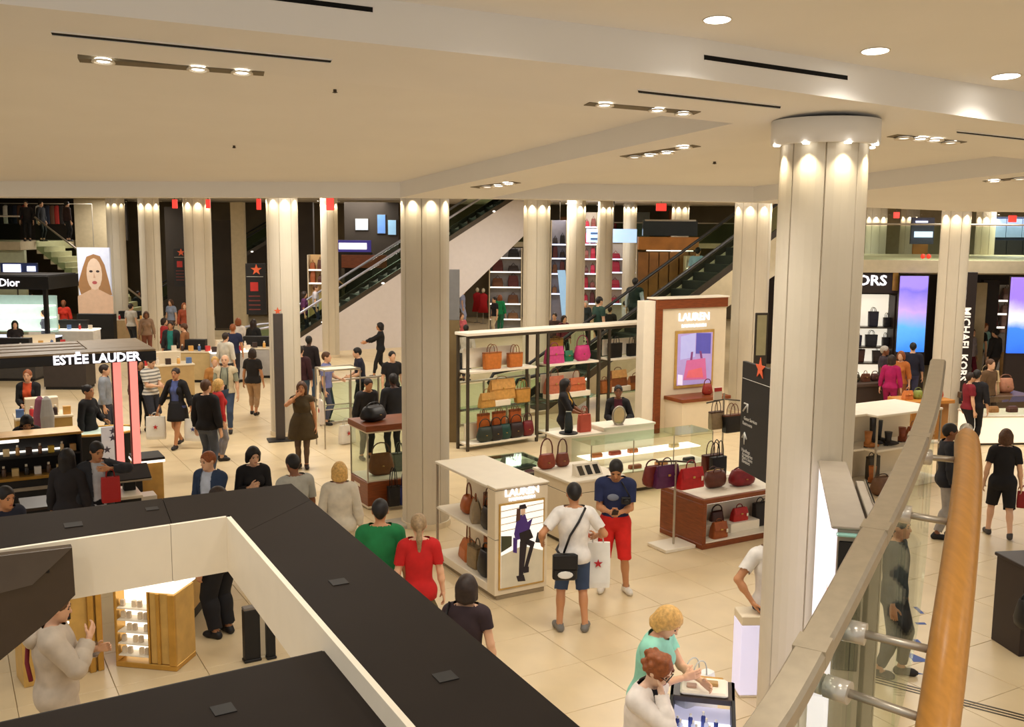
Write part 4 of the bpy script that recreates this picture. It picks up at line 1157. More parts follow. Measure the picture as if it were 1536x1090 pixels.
# ------------------------------------------------------------------ long wall of glass and steel shelves with handbags
wa, wb_ = F(701, 500, 2.5), F(986, 481, 2.5)
dv = wb_ - wa; rzS = math.atan2(dv.y, dv.x); LS = dv.length
sh = thing('bag_shelving', 'long steel framed handbag shelf wall of three open bays', 'shelving', (wa.x, wa.y, 0), rzS)
DS = .42
BAY = [(0.0, .30), (.30, .345), (.345, .62), (.62, 1.0)]
ux = [0, LS * .335, LS * .39, LS * .665, LS * .72, LS * .985]
for x in ux:
    for y in (0, DS - .05): bx(sh, 'upright', M_DSTEEL, x, x + .06, y, y + .05, 0, 2.44, .004)
bays = [(ux[0] + .06, ux[1]), (ux[2] + .06, ux[3]), (ux[4] + .06, ux[5])]
for k in range(2): bx(sh, 'top_board', M_WHITE, LS * .5 * k - .02, LS * .5 * (k + 1) - .005, -.03, DS + .03, 2.44, 2.5)
bx(sh, 'top_beam', M_DSTEEL, 0, LS, 0, .05, 2.38, 2.44); bx(sh, 'top_beam', M_DSTEEL, 0, LS, DS - .05, DS, 2.38, 2.44)
SZ = [.10, .84, 1.64]
for bi, (x0, x1) in enumerate(bays):
    for zi, z in enumerate(SZ):
        bx(sh, 'shelf', M_WHITE if zi != 1 else M_GLASSG, x0, x1, .0, DS, z, z + .045, .004)
        bx(sh, 'rail', M_DSTEEL, x0, x1, DS - .04, DS - .01, z - .05, z, .003)
    bx(sh, 'glass_back', M_GLASS, x0, x1, DS - .012, DS - .004, .15, 2.38, .001)
for bi, (xa, xb, za, zb) in enumerate(((bays[0][0] + .06, bays[0][1] - .35, 1.72, 2.14), (bays[1][0] + .02, bays[1][1] - .3, 1.0, 1.42), (bays[2][0] + .05, bays[2][1] - .35, 1.72, 2.10), (bays[0][0] + .1, bays[0][1] - .2, .18, .52))):
    bx(sh, 'display_board', M_WHITE, xa, xb, DS - .09, DS - .05, za, zb)
for (xa, xb, z) in ((bays[0][0] + .5, bays[0][0] + 1.1, .885), (bays[1][0] + .05, bays[1][1] - .2, .885), (bays[2][0] + .1, bays[2][0] + .7, .885)): bx(sh, 'riser', M_WHITE, xa, xb, .04, .3, z, z + .12)
gS = 'bags on the shelf wall'
def onwall(u, v, z, label, kind, col, wpx, hpx, **k):
    yl = k.pop('y', .16)
    d = ray(u, v); n_ = Vector((-math.sin(rzS), math.cos(rzS), 0)); b_ = Vector((wa.x, wa.y, 0)) + n_ * yl
    p = d * (n_.dot(b_) / n_.dot(Vector((d.x, d.y, 0)))); rel = p - Vector((wa.x, wa.y, 0)); lx = rel.x * math.cos(rzS) + rel.y * math.sin(rzS)
    q = W(sh, lx, yl, z)
    sc_ = q.y / FPX
    return handbag(label, q, kind, col, wpx * sc_ * 1.1, hpx * sc_, k.pop('d', .15), rzS, k.pop('hh', .2), group=gS, **k)
T3, T2, T1 = 1.685, .885, .145
onwall(738, 556, T3, 'larger tan tote left on the top shelf of the first bay', 'tote', (196, 112, 42), 30, 26)
onwall(772, 553, T3, 'smaller tan tote right on the top shelf of the first bay', 'tote', (190, 106, 40), 25, 22)
onwall(730, 617, T2, 'small camel bag at the left of the middle shelf, first bay', 'satchel', (190, 140, 66), 26, 22, y=.10, hh=.1)
onwall(752, 606, T2 + .12, 'wide camel leather weekend bag, middle shelf of the first bay', 'satchel', (206, 152, 78), 46, 30, y=.22, hh=.08, d=.18)
onwall(783, 610, T2, 'camel tote right on the middle shelf of the first bay', 'tote', (190, 136, 60), 26, 22, hh=.22)
for k, (u, col, w_, lab) in enumerate(((727, (44, 52, 44), 26, 'dark green black bag at the left end of the bottom row'), (744, (36, 34, 32), 24, 'black bag second from left in the bottom row, first bay'), (757, (24, 62, 54), 20, 'dark teal bag in the bottom row of the first bay'), (774, (44, 26, 24), 26, 'near black brown bag in the bottom row of the first bay'), (791, (110, 26, 30), 20, 'dark red bag at the right end of the bottom row'))):
    onwall(u, 668, T1, lab, 'hobo', col, w_, 24, y=.08, hh=.2)
for k, (u, col, w_, lab) in enumerate(((725, (196, 100, 36), 20, 'orange tan bag left, behind the dark bottom row'), (748, (190, 92, 34), 22, 'orange tan bag middle, behind the dark bottom row'), (772, (180, 84, 34), 20, 'rust bag right, behind the dark bottom row'))):
    onwall(u, 651, T1 + .02, lab, 'tote', col, w_, 40, y=.24, hh=.16, d=.1)
onwall(831, 542, T3, 'magenta pink satchel on the top shelf of the second bay', 'satchel', (196, 66, 120), 32, 25, hh=.1)
onwall(851, 540, T3, 'green bag between the two pink bags on the second bay', 'satchel', (24, 104, 66), 16, 16, y=.26)
onwall(873, 546, T3, 'round magenta bag right on the top shelf of the second bay', 'hobo', (190, 50, 110), 28, 24, hh=.26)
onwall(834, 524, T3, 'mustard bag behind the pink satchel, second bay', 'tote', (176, 132, 44), 24, 36, y=.32, d=.08, hh=.1)
onwall(831, 599, T2 + .12, 'dusty rose brown bag on the middle shelf, second bay', 'satchel', (180, 100, 72), 34, 26, hh=.2)
onwall(864, 592, T2 + .12, 'reddish tan bag right on the middle shelf, second bay', 'satchel', (186, 96, 54), 30, 20, hh=.18)
onwall(922, 537, T3, 'black tote left on the top shelf of the third bay', 'tote', (24, 21, 20), 24, 22)
onwall(949, 535, T3, 'black tote right on the top shelf of the third bay', 'tote', (26, 23, 21), 21, 19)
onwall(926, 582, T2 + .12, 'brown patchwork bag on riser, third bay', 'satchel', (130, 72, 36), 32, 24, trim=(200, 150, 90), hh=.08)
onwall(908, 590, T2, 'small tan patchwork bag at left, third bay', 'tote', (150, 86, 38), 20, 20, hh=.1, y=.1)
onwall(953, 585, T2, 'tan patchwork bag at right end of the third bay', 'satchel', (170, 100, 44), 30, 20, trim=(110, 60, 30), hh=.08)

# ------------------------------------------------------------------ framed screen wall
pa = D(986, 448, 22.6)
lw = thing('brand_wall', 'cream brand wall with red brown wooden frame and framed screen', 'wall panel', (pa.x, pa.y, 0), AX)
LWH, LWW = pa.z, 2.12
bx(lw, 'cream_panel', M_CREAM, .18, LWW, .05, .30, .0, LWH - .24); bx(lw, 'wood_jamb', M_WOOD, .0, .18, .0, .32, 0, LWH - .24); bx(lw, 'wood_header', M_WOOD, .0, LWW, .0, .32, LWH - .24, LWH - .02); bx(lw, 'top_cap', M_WHITE, -.03, LWW + .02, -.03, .35, LWH - .02, LWH + .02)
bx(lw, 'white_end', M_WHITE, -.32, -.0, .05, .32, 0, LWH - .05)
bx(lw, 'ledge', M_WOOD, .30, 1.75, -.62, .05, .78, .86); bx(lw, 'ledge_front', M_CREAM, .34, 1.72, -.58, .05, 0, .78)
letters(lw, 'LAUREN', .25, (1.13, .04, LWH - .46), sx=1.0, depth=.012); letters(lw, 'RALPH LAUREN', .10, (1.13, .04, LWH - .66), sx=1.05)
scf = bx(lw, 'screen_frame', M_BRASS, .58, 1.74, .015, .05, 1.0, LWH - .76, .006)
S0, S1, T0, T1_ = .64, 1.68, 1.07, LWH - .83
bx(scf, 'screen', mat('screen_lilac', (160, 140, 190), .3, emit=.55), S0, S1, .008, .02, T0, T1_, .001)
def sp(pts): return [(S0 + (S1 - S0) * a, T0 + (T1_ - T0) * (1 - b)) for a, b in pts]
SE = lambda n, c: mat('screen_' + n, c, .4, emit=.5)
flat(scf, 'picture_door', sp([(.52, .0), (.95, .02), (.95, .42), (.52, .4)]), SE('indigo', (84, 80, 160)), .004)
flat(scf, 'picture_wall', sp([(.08, .05), (.5, .0), (.5, .46), (.08, .5)]), SE('paleblue', (170, 170, 220)), .005)
flat(scf, 'picture_bag', sp([(.26, .52), (.8, .5), (.86, .92), (.18, .9)]), SE('rose', (190, 96, 140)), .002)
flat(scf, 'picture_bag_shade', sp([(.32, .72), (.7, .68), (.76, .88), (.26, .86)]), SE('coral', (206, 96, 104)), .000)
flat(scf, 'picture_handle', sp([(.38, .36), (.44, .36), (.42, .52), (.36, .52)]), SE('plum', (120, 60, 110)), .001); flat(scf, 'picture_handle', sp([(.62, .35), (.68, .36), (.72, .5), (.66, .5)]), SE('plum', (120, 60, 110)), .001)
flat(scf, 'picture_light', sp([(.02, .78), (.16, .8), (.16, 1), (.02, .98)]), SE('pale', (226, 214, 240)), .003)

# ------------------------------------------------------------------ U of counters behind the display case
ca = F(857, 723, 1.0)
cA = thing('service_counter', 'white front service counter with dark seam beside the display case', 'counter', (ca.x, ca.y, 0), AX)
CW = .95
bx(cA, 'carcass', M_CREAM, 0, CW, 0.02, 1.05, .06, .80); bx(cA, 'kick', M_DSTEEL, .03, CW - .03, .05, 1.0, 0, .06); bx(cA, 'upper_band', M_CREAM, 0, CW, .02, 1.05, .806, .96); bx(cA, 'seam', M_DARKGAP, .005, CW - .005, .025, 1.045, .799, .807, .0005); bx(cA, 'worktop', M_WHITE, -.02, CW + .02, 0, 1.07, .96, 1.0)
p = F(882, 712, 1.0)
sg = thing('swatch_stand', 'sloping white stand with three dark leather swatches on the front counter', 'display stand', p, AX)
sw = obj('card', MB().loft([[(-.22, -.08, 0), (.22, -.08, 0), (.22, .1, 0), (-.22, .1, 0)], [(-.22, .06, .17), (.22, .06, .17), (.22, .1, .17), (-.22, .1, .17)]]), M_WHITE, sg)
for k, c in enumerate(((70, 60, 44), (34, 30, 30), (26, 22, 22))):
    x = -.14 + .14 * k
    obj('swatch', MB().loft([[(x - .045, -.058, .02), (x + .045, -.058, .02), (x + .045, .043, .14), (x - .045, .043, .14)], [(x - .045, -.068, .025), (x + .045, -.068, .025), (x + .045, .033, .145), (x - .045, .033, .145)]]), rgbm(c, .5, 'leather'), sw)
ga = F(887, 668, .95)
gc = thing('glass_showcase', 'long glass showcase with lit white shelves of purses', 'showcase', (ga.x, ga.y, 0), AX)
GL = 2.75
bx(gc, 'base', M_CREAM, 0, GL, .02, .62, .06, .36); bx(gc, 'kick', M_DSTEEL, 0.02, GL - .02, .05, .6, 0, .06); bx(gc, 'floor_panel', M_WHITE, 0, GL, .02, .62, .36, .38)
bx(gc, 'lit_shelf', M_GLOWW, .1, GL - .1, .22, .6, .62, .64); bx(gc, 'glass_front', M_GLASS, 0, GL, .0, .01, .36, .95, .001); bx(gc, 'glass_top', M_GLASSG, 0, GL, 0, .62, .945, .955, .001); bx(gc, 'glass_end', M_GLASS, 0, .01, 0, .62, .38, .945, .001); bx(gc, 'glass_end', M_GLASS, GL - .01, GL, 0, .62, .38, .945, .001)
for x in (0, GL * .33, GL * .66, GL - .015): bx(gc, 'mullion', M_STEEL, x, x + .015, -.005, .01, .36, .95, .001)
for k, (x, z, c, w_) in enumerate(((.35, .64, (196, 110, 60), .22), (.75, .64, (170, 70, 50), .24), (1.15, .64, (206, 120, 70), .20), (1.7, .38, (206, 140, 90), .26), (2.1, .64, (226, 190, 140), .2), (.5, .38, (60, 40, 36), .24), (1.1, .38, (150, 80, 50), .26), (2.35, .38, (40, 36, 40), .24))):
    o = obj('purse', MB().loft([se(w_, .10, 0, e=.3), se(w_, .1, .05, e=.3), se(w_ * .94, .07, .07, e=.3)]), leather(c), None, W(gc, x, .34 if z > .5 else .2, z), (0, 0, AX))
    tag(o, ('tan', 'rust', 'orange tan', 'pale tan', 'beige', 'dark brown', 'brown', 'black')[k] + ' flat purse inside the glass showcase', 'purse', 'purses in the glass showcase')
cb = F(909, 642, 1.08)
cb = cb + E2 * .06
cB = thing('service_counter', 'white box counter with round mirror in front of the third shelf bay', 'counter', (cb.x, cb.y, 0), AX)
bx(cB, 'carcass', M_WHITE, 0, 1.15, 0, .5, .05, 1.04); bx(cB, 'worktop', M_WHITE, -.02, 1.17, -.02, .52, 1.04, 1.08); bx(cB, 'kick', M_DSTEEL, .02, 1.13, .02, .48, 0, .05)
mi = thing('mirror', 'round table mirror standing on the white box counter', 'mirror', W(cB, .40, -.02 + .12, 1.08), AX)
obj('rim', MB().tube([(.14 * math.cos(a), 0, .17 + .17 * math.sin(a)) for a in [2 * math.pi * k / 24 for k in range(24)]], .018, 8, True), M_STEEL, mi)
obj('glass', MB().loft([[(.13 * math.cos(a), y, .17 + .16 * math.sin(a)) for a in [2 * math.pi * k / 24 for k in range(24)]] for y in (-.005, .005)]), mat('mirror_glass', (210, 196, 160), .06, .9), mi)
obj('foot', MB().cyl((0, 0), .09, 0, .015), M_STEEL, mi)
cc = F(848, 657, 1.0)
cc = cc + E2 * .13
cC = thing('service_counter', 'white counter block holding the red carrier bag and black vase', 'counter', (cc.x, cc.y, 0), AX)
bx(cC, 'carcass', M_CREAM, 0, .95, 0, .5, .05, .96); bx(cC, 'worktop', M_WHITE, -.02, .97, -.02, .52, .96, 1.0); bx(cC, 'kick', M_DSTEEL, .02, .93, .02, .48, 0, .05)
carrier('coral red paper carrier bag standing on the white counter block', W(cC, .62, .2, 1.0), AX, .26, .32, .12, (206, 92, 70), None, 'carrier bags')
va = thing('vase', 'black glass vase on a black disc on the counter block', 'vase', W(cC, .28, .2, 1.0)); obj('body', MB().lathe([(.07, .02), (.085, .1), (.07, .3), (.05, .36), (.055, .40)], 14), mat('black_glass', (50, 58, 58), .1), va); obj('disc', MB().cyl((0, 0), .17, 0, .02), M_BLACK, va)
# low glass table with scarves between case and counters
ta = F(757, 674, .9)
gt = thing('glass_table', 'glass topped display table of scarves behind the white case', 'table', (F(792, 712, .9).x - .04, F(792, 712, .9).y + .07, 0), AX)
bx(gt, 'body', M_DSTEEL, 0, .75, 0, 1.35, .06, .82); bx(gt, 'inner_tray', M_WHITE, .04, .71, .05, 1.3, .82, .845); bx(gt, 'glass_top', M_GLASSG, 0, .75, 0, 1.35, .89, .9, .001)
for x in (0, .73): bx(gt, 'edge', M_DSTEEL, x, x + .02, 0, 1.35, .82, .89, .002)
for y in (0, 1.33): bx(gt, 'edge', M_DSTEEL, .02, .73, y, y + .02, .82, .89, .002)
for k, (x, y, c, nm) in enumerate(((.35, .2, (130, 50, 80), 'plum'), (.3, .55, (40, 36, 38), 'black'), (.45, .8, (180, 170, 150), 'pale grey'), (.3, 1.05, (60, 56, 54), 'charcoal'))):
    o = obj('folded_scarf', MB().loft([se(.4, .24, 0, e=.4), se(.42, .25, .02, e=.4), se(.36, .2, .035, e=.4)]), rgbm(c, .9), None, W(gt, x, y, .846), (0, 0, AX + .3 * k))
    tag(o, nm + ' folded scarf inside the glass table', 'scarf', 'scarves in the glass table')
handbag('rust brown slouchy bag with thin straps at the counter left end', W(cA, -.0 + .12, .88, 1.0), 'hobo', (140, 60, 36), .30, .24, .14, AX, .26, group='bags on the front counter')
handbag('smaller brown slouchy bag with thin straps on the counter', W(cA, .42, .90, 1.0), 'hobo', (120, 58, 38), .24, .22, .12, AX, .24, group='bags on the front counter')

# ------------------------------------------------------------------ wooden plinth tables with bags
pl = F(1053, 825)
pt = thing('plinth_table', 'red brown wooden plinth table with open lit niche and bags', 'table', pl, AX)
PW, PD, PH = 2.1, 1.0, .76
bx(pt, 'base', M_WOOD, 0, PW, 0, PD, 0, .08); bx(pt, 'side_panel', M_WOOD, 0, .07, 0, PD, .08, PH - .08); bx(pt, 'side_panel', M_WOOD, PW - .07, PW, 0, PD, .08, PH - .08)
bx(pt, 'top_frame', M_WOOD, 0, PW, 0, PD, PH - .08, PH - .01); bx(pt, 'top_inset', M_WHITE, .05, PW - .05, .05, PD - .05, PH - .012, PH); bx(pt, 'back_panel', M_WHITE, .07, PW - .07, .5, .54, .08, PH - .08)
bx(pt, 'niche_floor', M_WHITE, .07, PW - .07, .01, .5, .08, .10); bx(pt, 'riser', M_WHITE, .1, .55, .25, .48, .1, .26); bx(pt, 'riser', M_WHITE, .72, 1.3, .18, .46, .1, .24); bx(pt, 'niche_light', M_GLOWW, .1, PW - .1, .03, .07, PH - .092, PH - .081, .002)
gP = 'bags on the wooden plinth'
handbag('tan box satchel at the front of the plinth niche', W(pt, .42, .13, .10), 'satchel', (150, 76, 30), .28, .24, .14, AX, .05, group=gP, tagged=True)
handbag('black tall bag at the left inside the plinth niche', W(pt, .17, .33, .26), 'tote', (24, 22, 22), .16, .26, .08, AX, .06, group=gP)
handbag('dark brown hanging bag at the back of the plinth niche', W(pt, .62, .40, .10), 'hobo', (70, 34, 24), .28, .32, .1, AX, .12, group=gP)
handbag('bright red small bag on the riser in the plinth niche', W(pt, .98, .30, .24), 'satchel', (176, 32, 26), .30, .20, .12, AX, .06, group=gP, tagged=True)
handbag('black bag at the right inside the plinth niche', W(pt, 1.45, .3, .10), 'tote', (30, 24, 24), .34, .36, .14, AX, .1, group=gP)
handbag('large brown tote with tall handles standing on the plinth table', F(1068, 712, PH), 'tote', (96, 40, 24), .40, .34, .16, AX, .24, group=gP)
handbag('round brown bowling bag in front of the brown tote', F(1072, 731, PH), 'barrel', (92, 44, 28), .40, .28, .2, AX, .08, group=gP, tagged=True)
handbag('dark red slouchy bag at the right on the plinth table', F(1112, 727, PH), 'hobo', (124, 20, 24), .46, .26, .22, AX, .06, group=gP)
handbag('black tote hanging beside the black directory sign', W(pt, 1.02, .86, PH + .0), 'tote', (22, 20, 20), .30, .36, .14, AX, .3, group=gP)

# bag stand
p = F(1010, 820)
bs = thing('bag_stand', 'steel pole bag stand with flat white square foot', 'stand', p, AX)
bx(bs, 'foot', M_WHITE, -.30, .26, -.20, .24, 0, .05); obj('pole', MB().cyl((0, 0), .018, .05, 1.30, 12), M_STEEL, bs)
obj('arm', MB().tube([(-.36, .0, 1.33), (0, 0, 1.30), (.34, 0, 1.24)], .014, 8), M_DSTEEL, bs)
gB = 'bags hung on the pole stand'
handbag('bright red structured bag hung at right on the pole stand', W(bs, .20, -.10, .90), 'satchel', (176, 22, 22), .46, .30, .14, AX + .05, .12, group=gB, tagged=True)
handbag('purple bag hung in the middle of the pole stand', W(bs, -.12, .06, .92), 'satchel', (84, 30, 70), .44, .32, .13, AX, .12, group=gB)
handbag('maroon bag hung at left on the pole stand', W(bs, -.30, .16, .92), 'hobo', (110, 36, 30), .34, .32, .13, AX, .12, group=gB)
# second stand behind, with black and white bags
p = D(1080, 760, 18.6); p.z = 0
b2 = thing('bag_stand', 'second pole bag stand in front of the framed screen wall', 'stand', p, AX)
bx(b2, 'foot', M_WHITE, -.3, .3, -.2, .2, 0, .05); obj('pole', MB().cyl((0, 0), .018, .05, 1.62, 12), M_STEEL, b2); obj('arm', MB().tube([(-.42, 0, 1.46), (0, 0, 1.5), (.4, 0, 1.44)], .014, 8), M_DSTEEL, b2)
bx(b2, 'sign_holder', M_WHITE, -.26, -.06, -.01, .01, 1.5, 1.74, .003); bx(b2, 'sign_print', mat('sign_red', (190, 50, 44), .5), -.25, -.07, -.016, -.012, 1.66, 1.73, .001)
gC = 'bags hung on the rear stand'
handbag('black tote with brown handles hung at right on the rear stand', W(b2, .12, -.12, .88), 'tote', (24, 22, 22), .46, .34, .15, AX, .24, (110, 60, 36), group=gC, tagged=True)
handbag('brown and cream patterned bag hung on the rear stand', W(b2, -.20, -.02, .95), 'tote', (150, 130, 100), .32, .34, .14, AX, .24, (80, 52, 36), group=gC)
handbag('small rust red bag on the wooden ledge left of the rear stand', W(lw, 1.30, -.3, .86), 'hobo', (150, 48, 34), .28, .26, .12, AX, .14, group=gC)

# ------------------------------------------------------------------ directory sign beside the column
sa = D(1117, 541, 9.6); sb = D(1164, 552, 8.95)
rz = math.atan2((sb - sa).y, (sb - sa).x)
ds = thing('directory_sign', 'black store directory blade with orange star fixed to the big column', 'sign', (sa.x, sa.y, 0), rz)
zt = sa.z; zb = D(1112, 702, 9.6).z
M_SIGN = mat('sign_black', (30, 28, 27), .5)
wS = (sb - sa).length + .12
bx(ds, 'panel', M_SIGN, 0, wS, -.02, .02, zb, zt, .003)
obj('star', MB().loft([[(a + .40, -.0235, b) for a, b in [(q * math.sin(math.pi * k / 5), zt - .02 + q * math.cos(math.pi * k / 5)) for k, q in enumerate([.105, .042] * 5)]], [(a + .40, -.03, b) for a, b in [(q * math.sin(math.pi * k / 5), zt - .02 + q * math.cos(math.pi * k / 5)) for k, q in enumerate([.105, .042] * 5)]]]), mat('star_orange', (226, 100, 60), .5), ds)
M_SL = mat('sign_letter', (200, 196, 186), .5)
bx(ds, 'rule', M_SL, .02, wS, -.0235, -.02, zt - .165, zt - .160, .0005)
obj('arrow', MB().tube([(.06, -.023, zt - .48), (.16, -.023, zt - .40)], .008, 6).tube([(.08, -.023, zt - .40), (.16, -.023, zt - .40), (.16, -.023, zt - .48)], .008, 6), M_SL, ds)
obj('arrow', MB().tube([(.11, -.023, zt - .80), (.11, -.023, zt - .69)], .008, 6).tube([(.06, -.023, zt - .74), (.11, -.023, zt - .685), (.16, -.023, zt - .74)], .008, 6), M_SL, ds)
for (z, s_) in ((zt - .545, 'Guest Services'), (zt - .595, 'Restrooms'), (zt - .86, 'Handbags'), (zt - .895, 'Accessories'), (zt - .93, "Men's Store"), (zt - .965, 'Elevators')):
    t = text('lettering', s_, .048, M_SL, ds, (.05 + len(s_) * .0125, -.0225, z), (math.pi / 2, 0, 0), .001)
obj('bracket', MB().tube([(wS - .05, 0, zt - .2), (wS + .15, .05, zt - .2)], .015, 8).tube([(wS - .05, 0, zb + .2), (wS + .15, .05, zb + .2)], .015, 8), M_DSTEEL, ds)
p = D(1138, 600, 17.5); p.z = 0
fs = thing('floor_sign', 'dark framed pale glass panel standing behind the directory sign', 'sign', p, .2)
zt2 = D(1138, 469, 17.5).z
bx(fs, 'frame', M_DSTEEL, -.12, .12, 0, .03, .05, zt2); bx(fs, 'pale_panel', mat('pale_green_panel', (196, 190, 150), .4), -.09, .09, -.006, .0, zt2 - .75, zt2 - .04); bx(fs, 'foot', M_DSTEEL, -.2, .2, -.15, .18, 0, .05)

# ------------------------------------------------------------------ glass vitrine with wooden top
vo = F(552, 765)
vt = thing('vitrine', 'glass display vitrine with thick red brown wooden top and base', 'display case', vo, AX)
VW, VD = 1.05, .78
zt = 1.42
bx(vt, 'base', M_WOOD, 0, VW, 0, VD, .06, .46); bx(vt, 'kick', M_CREAM, .0, VW, 0.0, VD, 0.02, .06); bx(vt, 'inner_floor', M_WHITE, .02, VW - .02, .02, VD - .02, .46, .49)
bx(vt, 'wood_top', M_WOOD, -.03, VW + .03, -.03, VD + .03, zt - .10, zt); bx(vt, 'top_trim', M_CREAM, -.01, VW + .01, -.01, VD + .01, zt - .13, zt - .10)
for (x0, x1, y0, y1) in ((0, VW, 0, .01), (0, .01, 0, VD), (VW - .01, VW, 0, VD), (0, VW, VD - .01, VD)): bx(vt, 'glass_side', M_GLASS, x0, x1, y0, y1, .49, zt - .13, .001)
for (x, y) in ((0, 0), (VW - .02, 0), (0, VD - .02), (VW - .02, VD - .02)): bx(vt, 'corner_post', M_STEEL, x - .002, x + .02, y - .002, y + .02, .46, zt - .13, .001)
bx(vt, 'name_plate', M_WHITE, -.006, 0.0, .35, .6, .32, .37, .001)
gV = 'bags in the vitrine'
handbag('brown leather bag inside the glass vitrine', W(vt, .38, .34, .49), 'hobo', (120, 74, 40), .46, .38, .2, AX, .22, group=gV)
handbag('grey green tote at the right inside the vitrine', W(vt, .78, .45, .49), 'tote', (110, 116, 104), .3, .32, .14, AX, .2, group=gV)
handbag('black shiny bag lying on the wooden vitrine top', W(vt, .28, .42, zt), 'hobo', (20, 18, 18), .48, .26, .3, AX + .5, .08, group=gV)
handbag('blue bag hanging low on the right of the vitrine', W(vt, .62, -.14, .06), 'tote', (36, 48, 110), .26, .32, .12, AX, .28, group=gV)
handbag('black bag with long dark strap low beside the blue bag', W(vt, .40, -.14, .06), 'tote', (26, 24, 28), .22, .34, .12, AX, .34, group=gV)
handbag('dark red bag low at the right of the vitrine', W(vt, .88, -.14, .06), 'tote', (96, 28, 34), .22, .3, .12, AX, .3, group=gV)
fp = F(600, 788)
r = thing('sign_base', 'grey round edged floor plate left of the tall column', 'base', fp, AX); obj('plate', MB().loft([se(.5, .42, 0, e=.5), se(.5, .42, .05, e=.5), se(.46, .38, .07, e=.5)]), mat('pale_grey', (186, 176, 160), .5), r); obj('stem', MB().cyl((.12, .05), .02, .07, 1.2, 10), M_STEEL, r)
# tall dark standing sign at the left column
p = F(421, 660)
r = thing('standing_sign', 'tall narrow dark sign standing at the left pale column', 'sign', p, .35)
zt = D(418, 470, p.y).z
bx(r, 'panel', mat('sign_grey', (74, 66, 62), .45), -.10, .10, -.05, .05, .03, zt); bx(r, 'foot', M_BLACK, -.28, .28, -.22, .2, 0, .03)
obj('finial', star_mb(.09, 0, zt + .05, .01), mat('star_orange', (226, 100, 60), .5), r)
# chrome clothes rack near the brown dress
p = F(510, 668)
r = thing('merchandise_rack', 'square chrome merchandise rack with hanging goods behind the brown dress', 'rack', p, AX)
hz = D(510, 552, p.y).z
for (x, y) in ((-.4, -.2), (.4, -.2), (-.4, .35), (.4, .35)): obj('leg', MB().cyl((x, y), .016, .0, hz, 8), M_STEEL, r)
obj('top_rail', MB().tube([(-.4, -.2, hz), (.4, -.2, hz), (.4, .35, hz), (-.4, .35, hz)], .014, 6, True), M_STEEL, r); obj('mid_rail', MB().tube([(-.4, -.2, hz * .5), (.4, -.2, hz * .5), (.4, .35, hz * .5), (-.4, .35, hz * .5)], .012, 6, True), M_STEEL, r)
bx(r, 'top_tray', M_CREAM, -.4, .4, -.2, .35, hz - .03, hz - .01); bx(r, 'shelf', M_GLASS, -.38, .38, -.18, .33, hz * .5, hz * .5 + .01, .001)
carrier('white and red shopping bag hanging at the chrome rack', W(r, -.45, -.12, .55), AX + 1.4, .34, .5, .1, (236, 226, 216), (200, 40, 40))
carrier('white carrier bag on the floor behind the chrome rack', W(r, .2, .1, .02), AX + .3, .4, .4, .14, (236, 230, 220), (200, 60, 50))

# ------------------------------------------------------------------ shoe shelf on the right
so_ = F(1317, 623, 1.42)
ss = thing('shoe_shelf', 'white topped shelf of boots and bags right of the big column', 'shelving', (so_.x, so_.y, 0), AX)
SW, SD = 1.75, .72
bx(ss, 'top_board', M_WHITE, -.02, SW, -.02, SD + .35, 1.38, 1.42); bx(ss, 'back_panel', M_CREAM, .0, SW, SD - .03, SD, .05, 1.38); bx(ss, 'shelf', M_WHITE, 0, SW, 0, SD - .03, .74, .78); bx(ss, 'base', M_WHITE, 0, SW, 0, SD - .03, .0, .12)
for x in (0, SW - .03): bx(ss, 'post', M_STEEL, x, x + .03, 0, .03, .12, 1.38, .003)
bx(ss, 'side_shelf', M_WHITE, -.62, 0, .25, SD + .3, .74, .78); bx(ss, 'side_shelf', M_WHITE, -.62, 0, .25, SD + .3, .0, .12); bx(ss, 'side_back', M_CREAM, -.62, 0, SD + .27, SD + .3, .12, 1.38); bx(ss, 'side_top', M_WHITE, -.64, -.02, .22, SD + .35, 1.38, 1.42); bx(ss, 'post', M_STEEL, -.62, -.59, .25, .28, .12, 1.38, .003)
bx(ss, 'shelf_light', M_GLOWW, .1, SW - .1, .3, .35, 1.365, 1.379, .002)
def boot(label, loc, rz, col, h=.36):
    r = thing('boot', label, 'boot', loc, rz, 'boots on the shoe shelf')
    obj('shaft', MB().loft([se(.11, .12, .06, e=.8), se(.10, .11, .14, e=.8), se(.13, .14, h, e=.8)], smooth=True), leather(col), r)
    obj('foot', MB().loft([[(x * .0 + w_ * math.cos(a), y, .055 + hgt * math.sin(a)) for a in [2 * math.pi * k / 12 for k in range(12)]] for y, w_, hgt in ((.07, .035, .05), (.03, .05, .06), (-.06, .05, .05), (-.14, .045, .035), (-.19, .02, .02)) for x in (0,)], smooth=True), leather(col), r)
    bx(r, 'heel', M_BLACK, -.035, .035, .0, .07, 0, .03, .003)
    return r
boot('tall black boot on the upper level of the shoe shelf', W(ss, .35, .38, .78), AX + .6, (36, 32, 32), .50)
boot('low black boot in front of the tall one on the shoe shelf', W(ss, .55, .2, .78), AX + .9, (40, 34, 32), .26)
boot('second black boot behind on the upper shoe shelf', W(ss, .62, .48, .78), AX + .6, (30, 28, 28), .42)
boot('brown ankle boot at the right of the upper shoe shelf', W(ss, 1.05, .3, .78), AX + .8, (130, 62, 32), .28)
boot('tan boot at the left of the upper shoe shelf', W(ss, -.05 + .14, .26, .78), AX + .6, (176, 112, 56), .30)
boot('tan boot at the left of the lower shoe shelf', W(ss, .18, .2, .12), AX + .7, (190, 110, 48), .32)
gH = 'bags on the shoe shelf'
handbag('mustard bag at the left end of the upper shoe shelf', W(ss, -.42, .55, .78), 'hobo', (176, 122, 50), .34, .34, .16, AX, .12, group=gH)
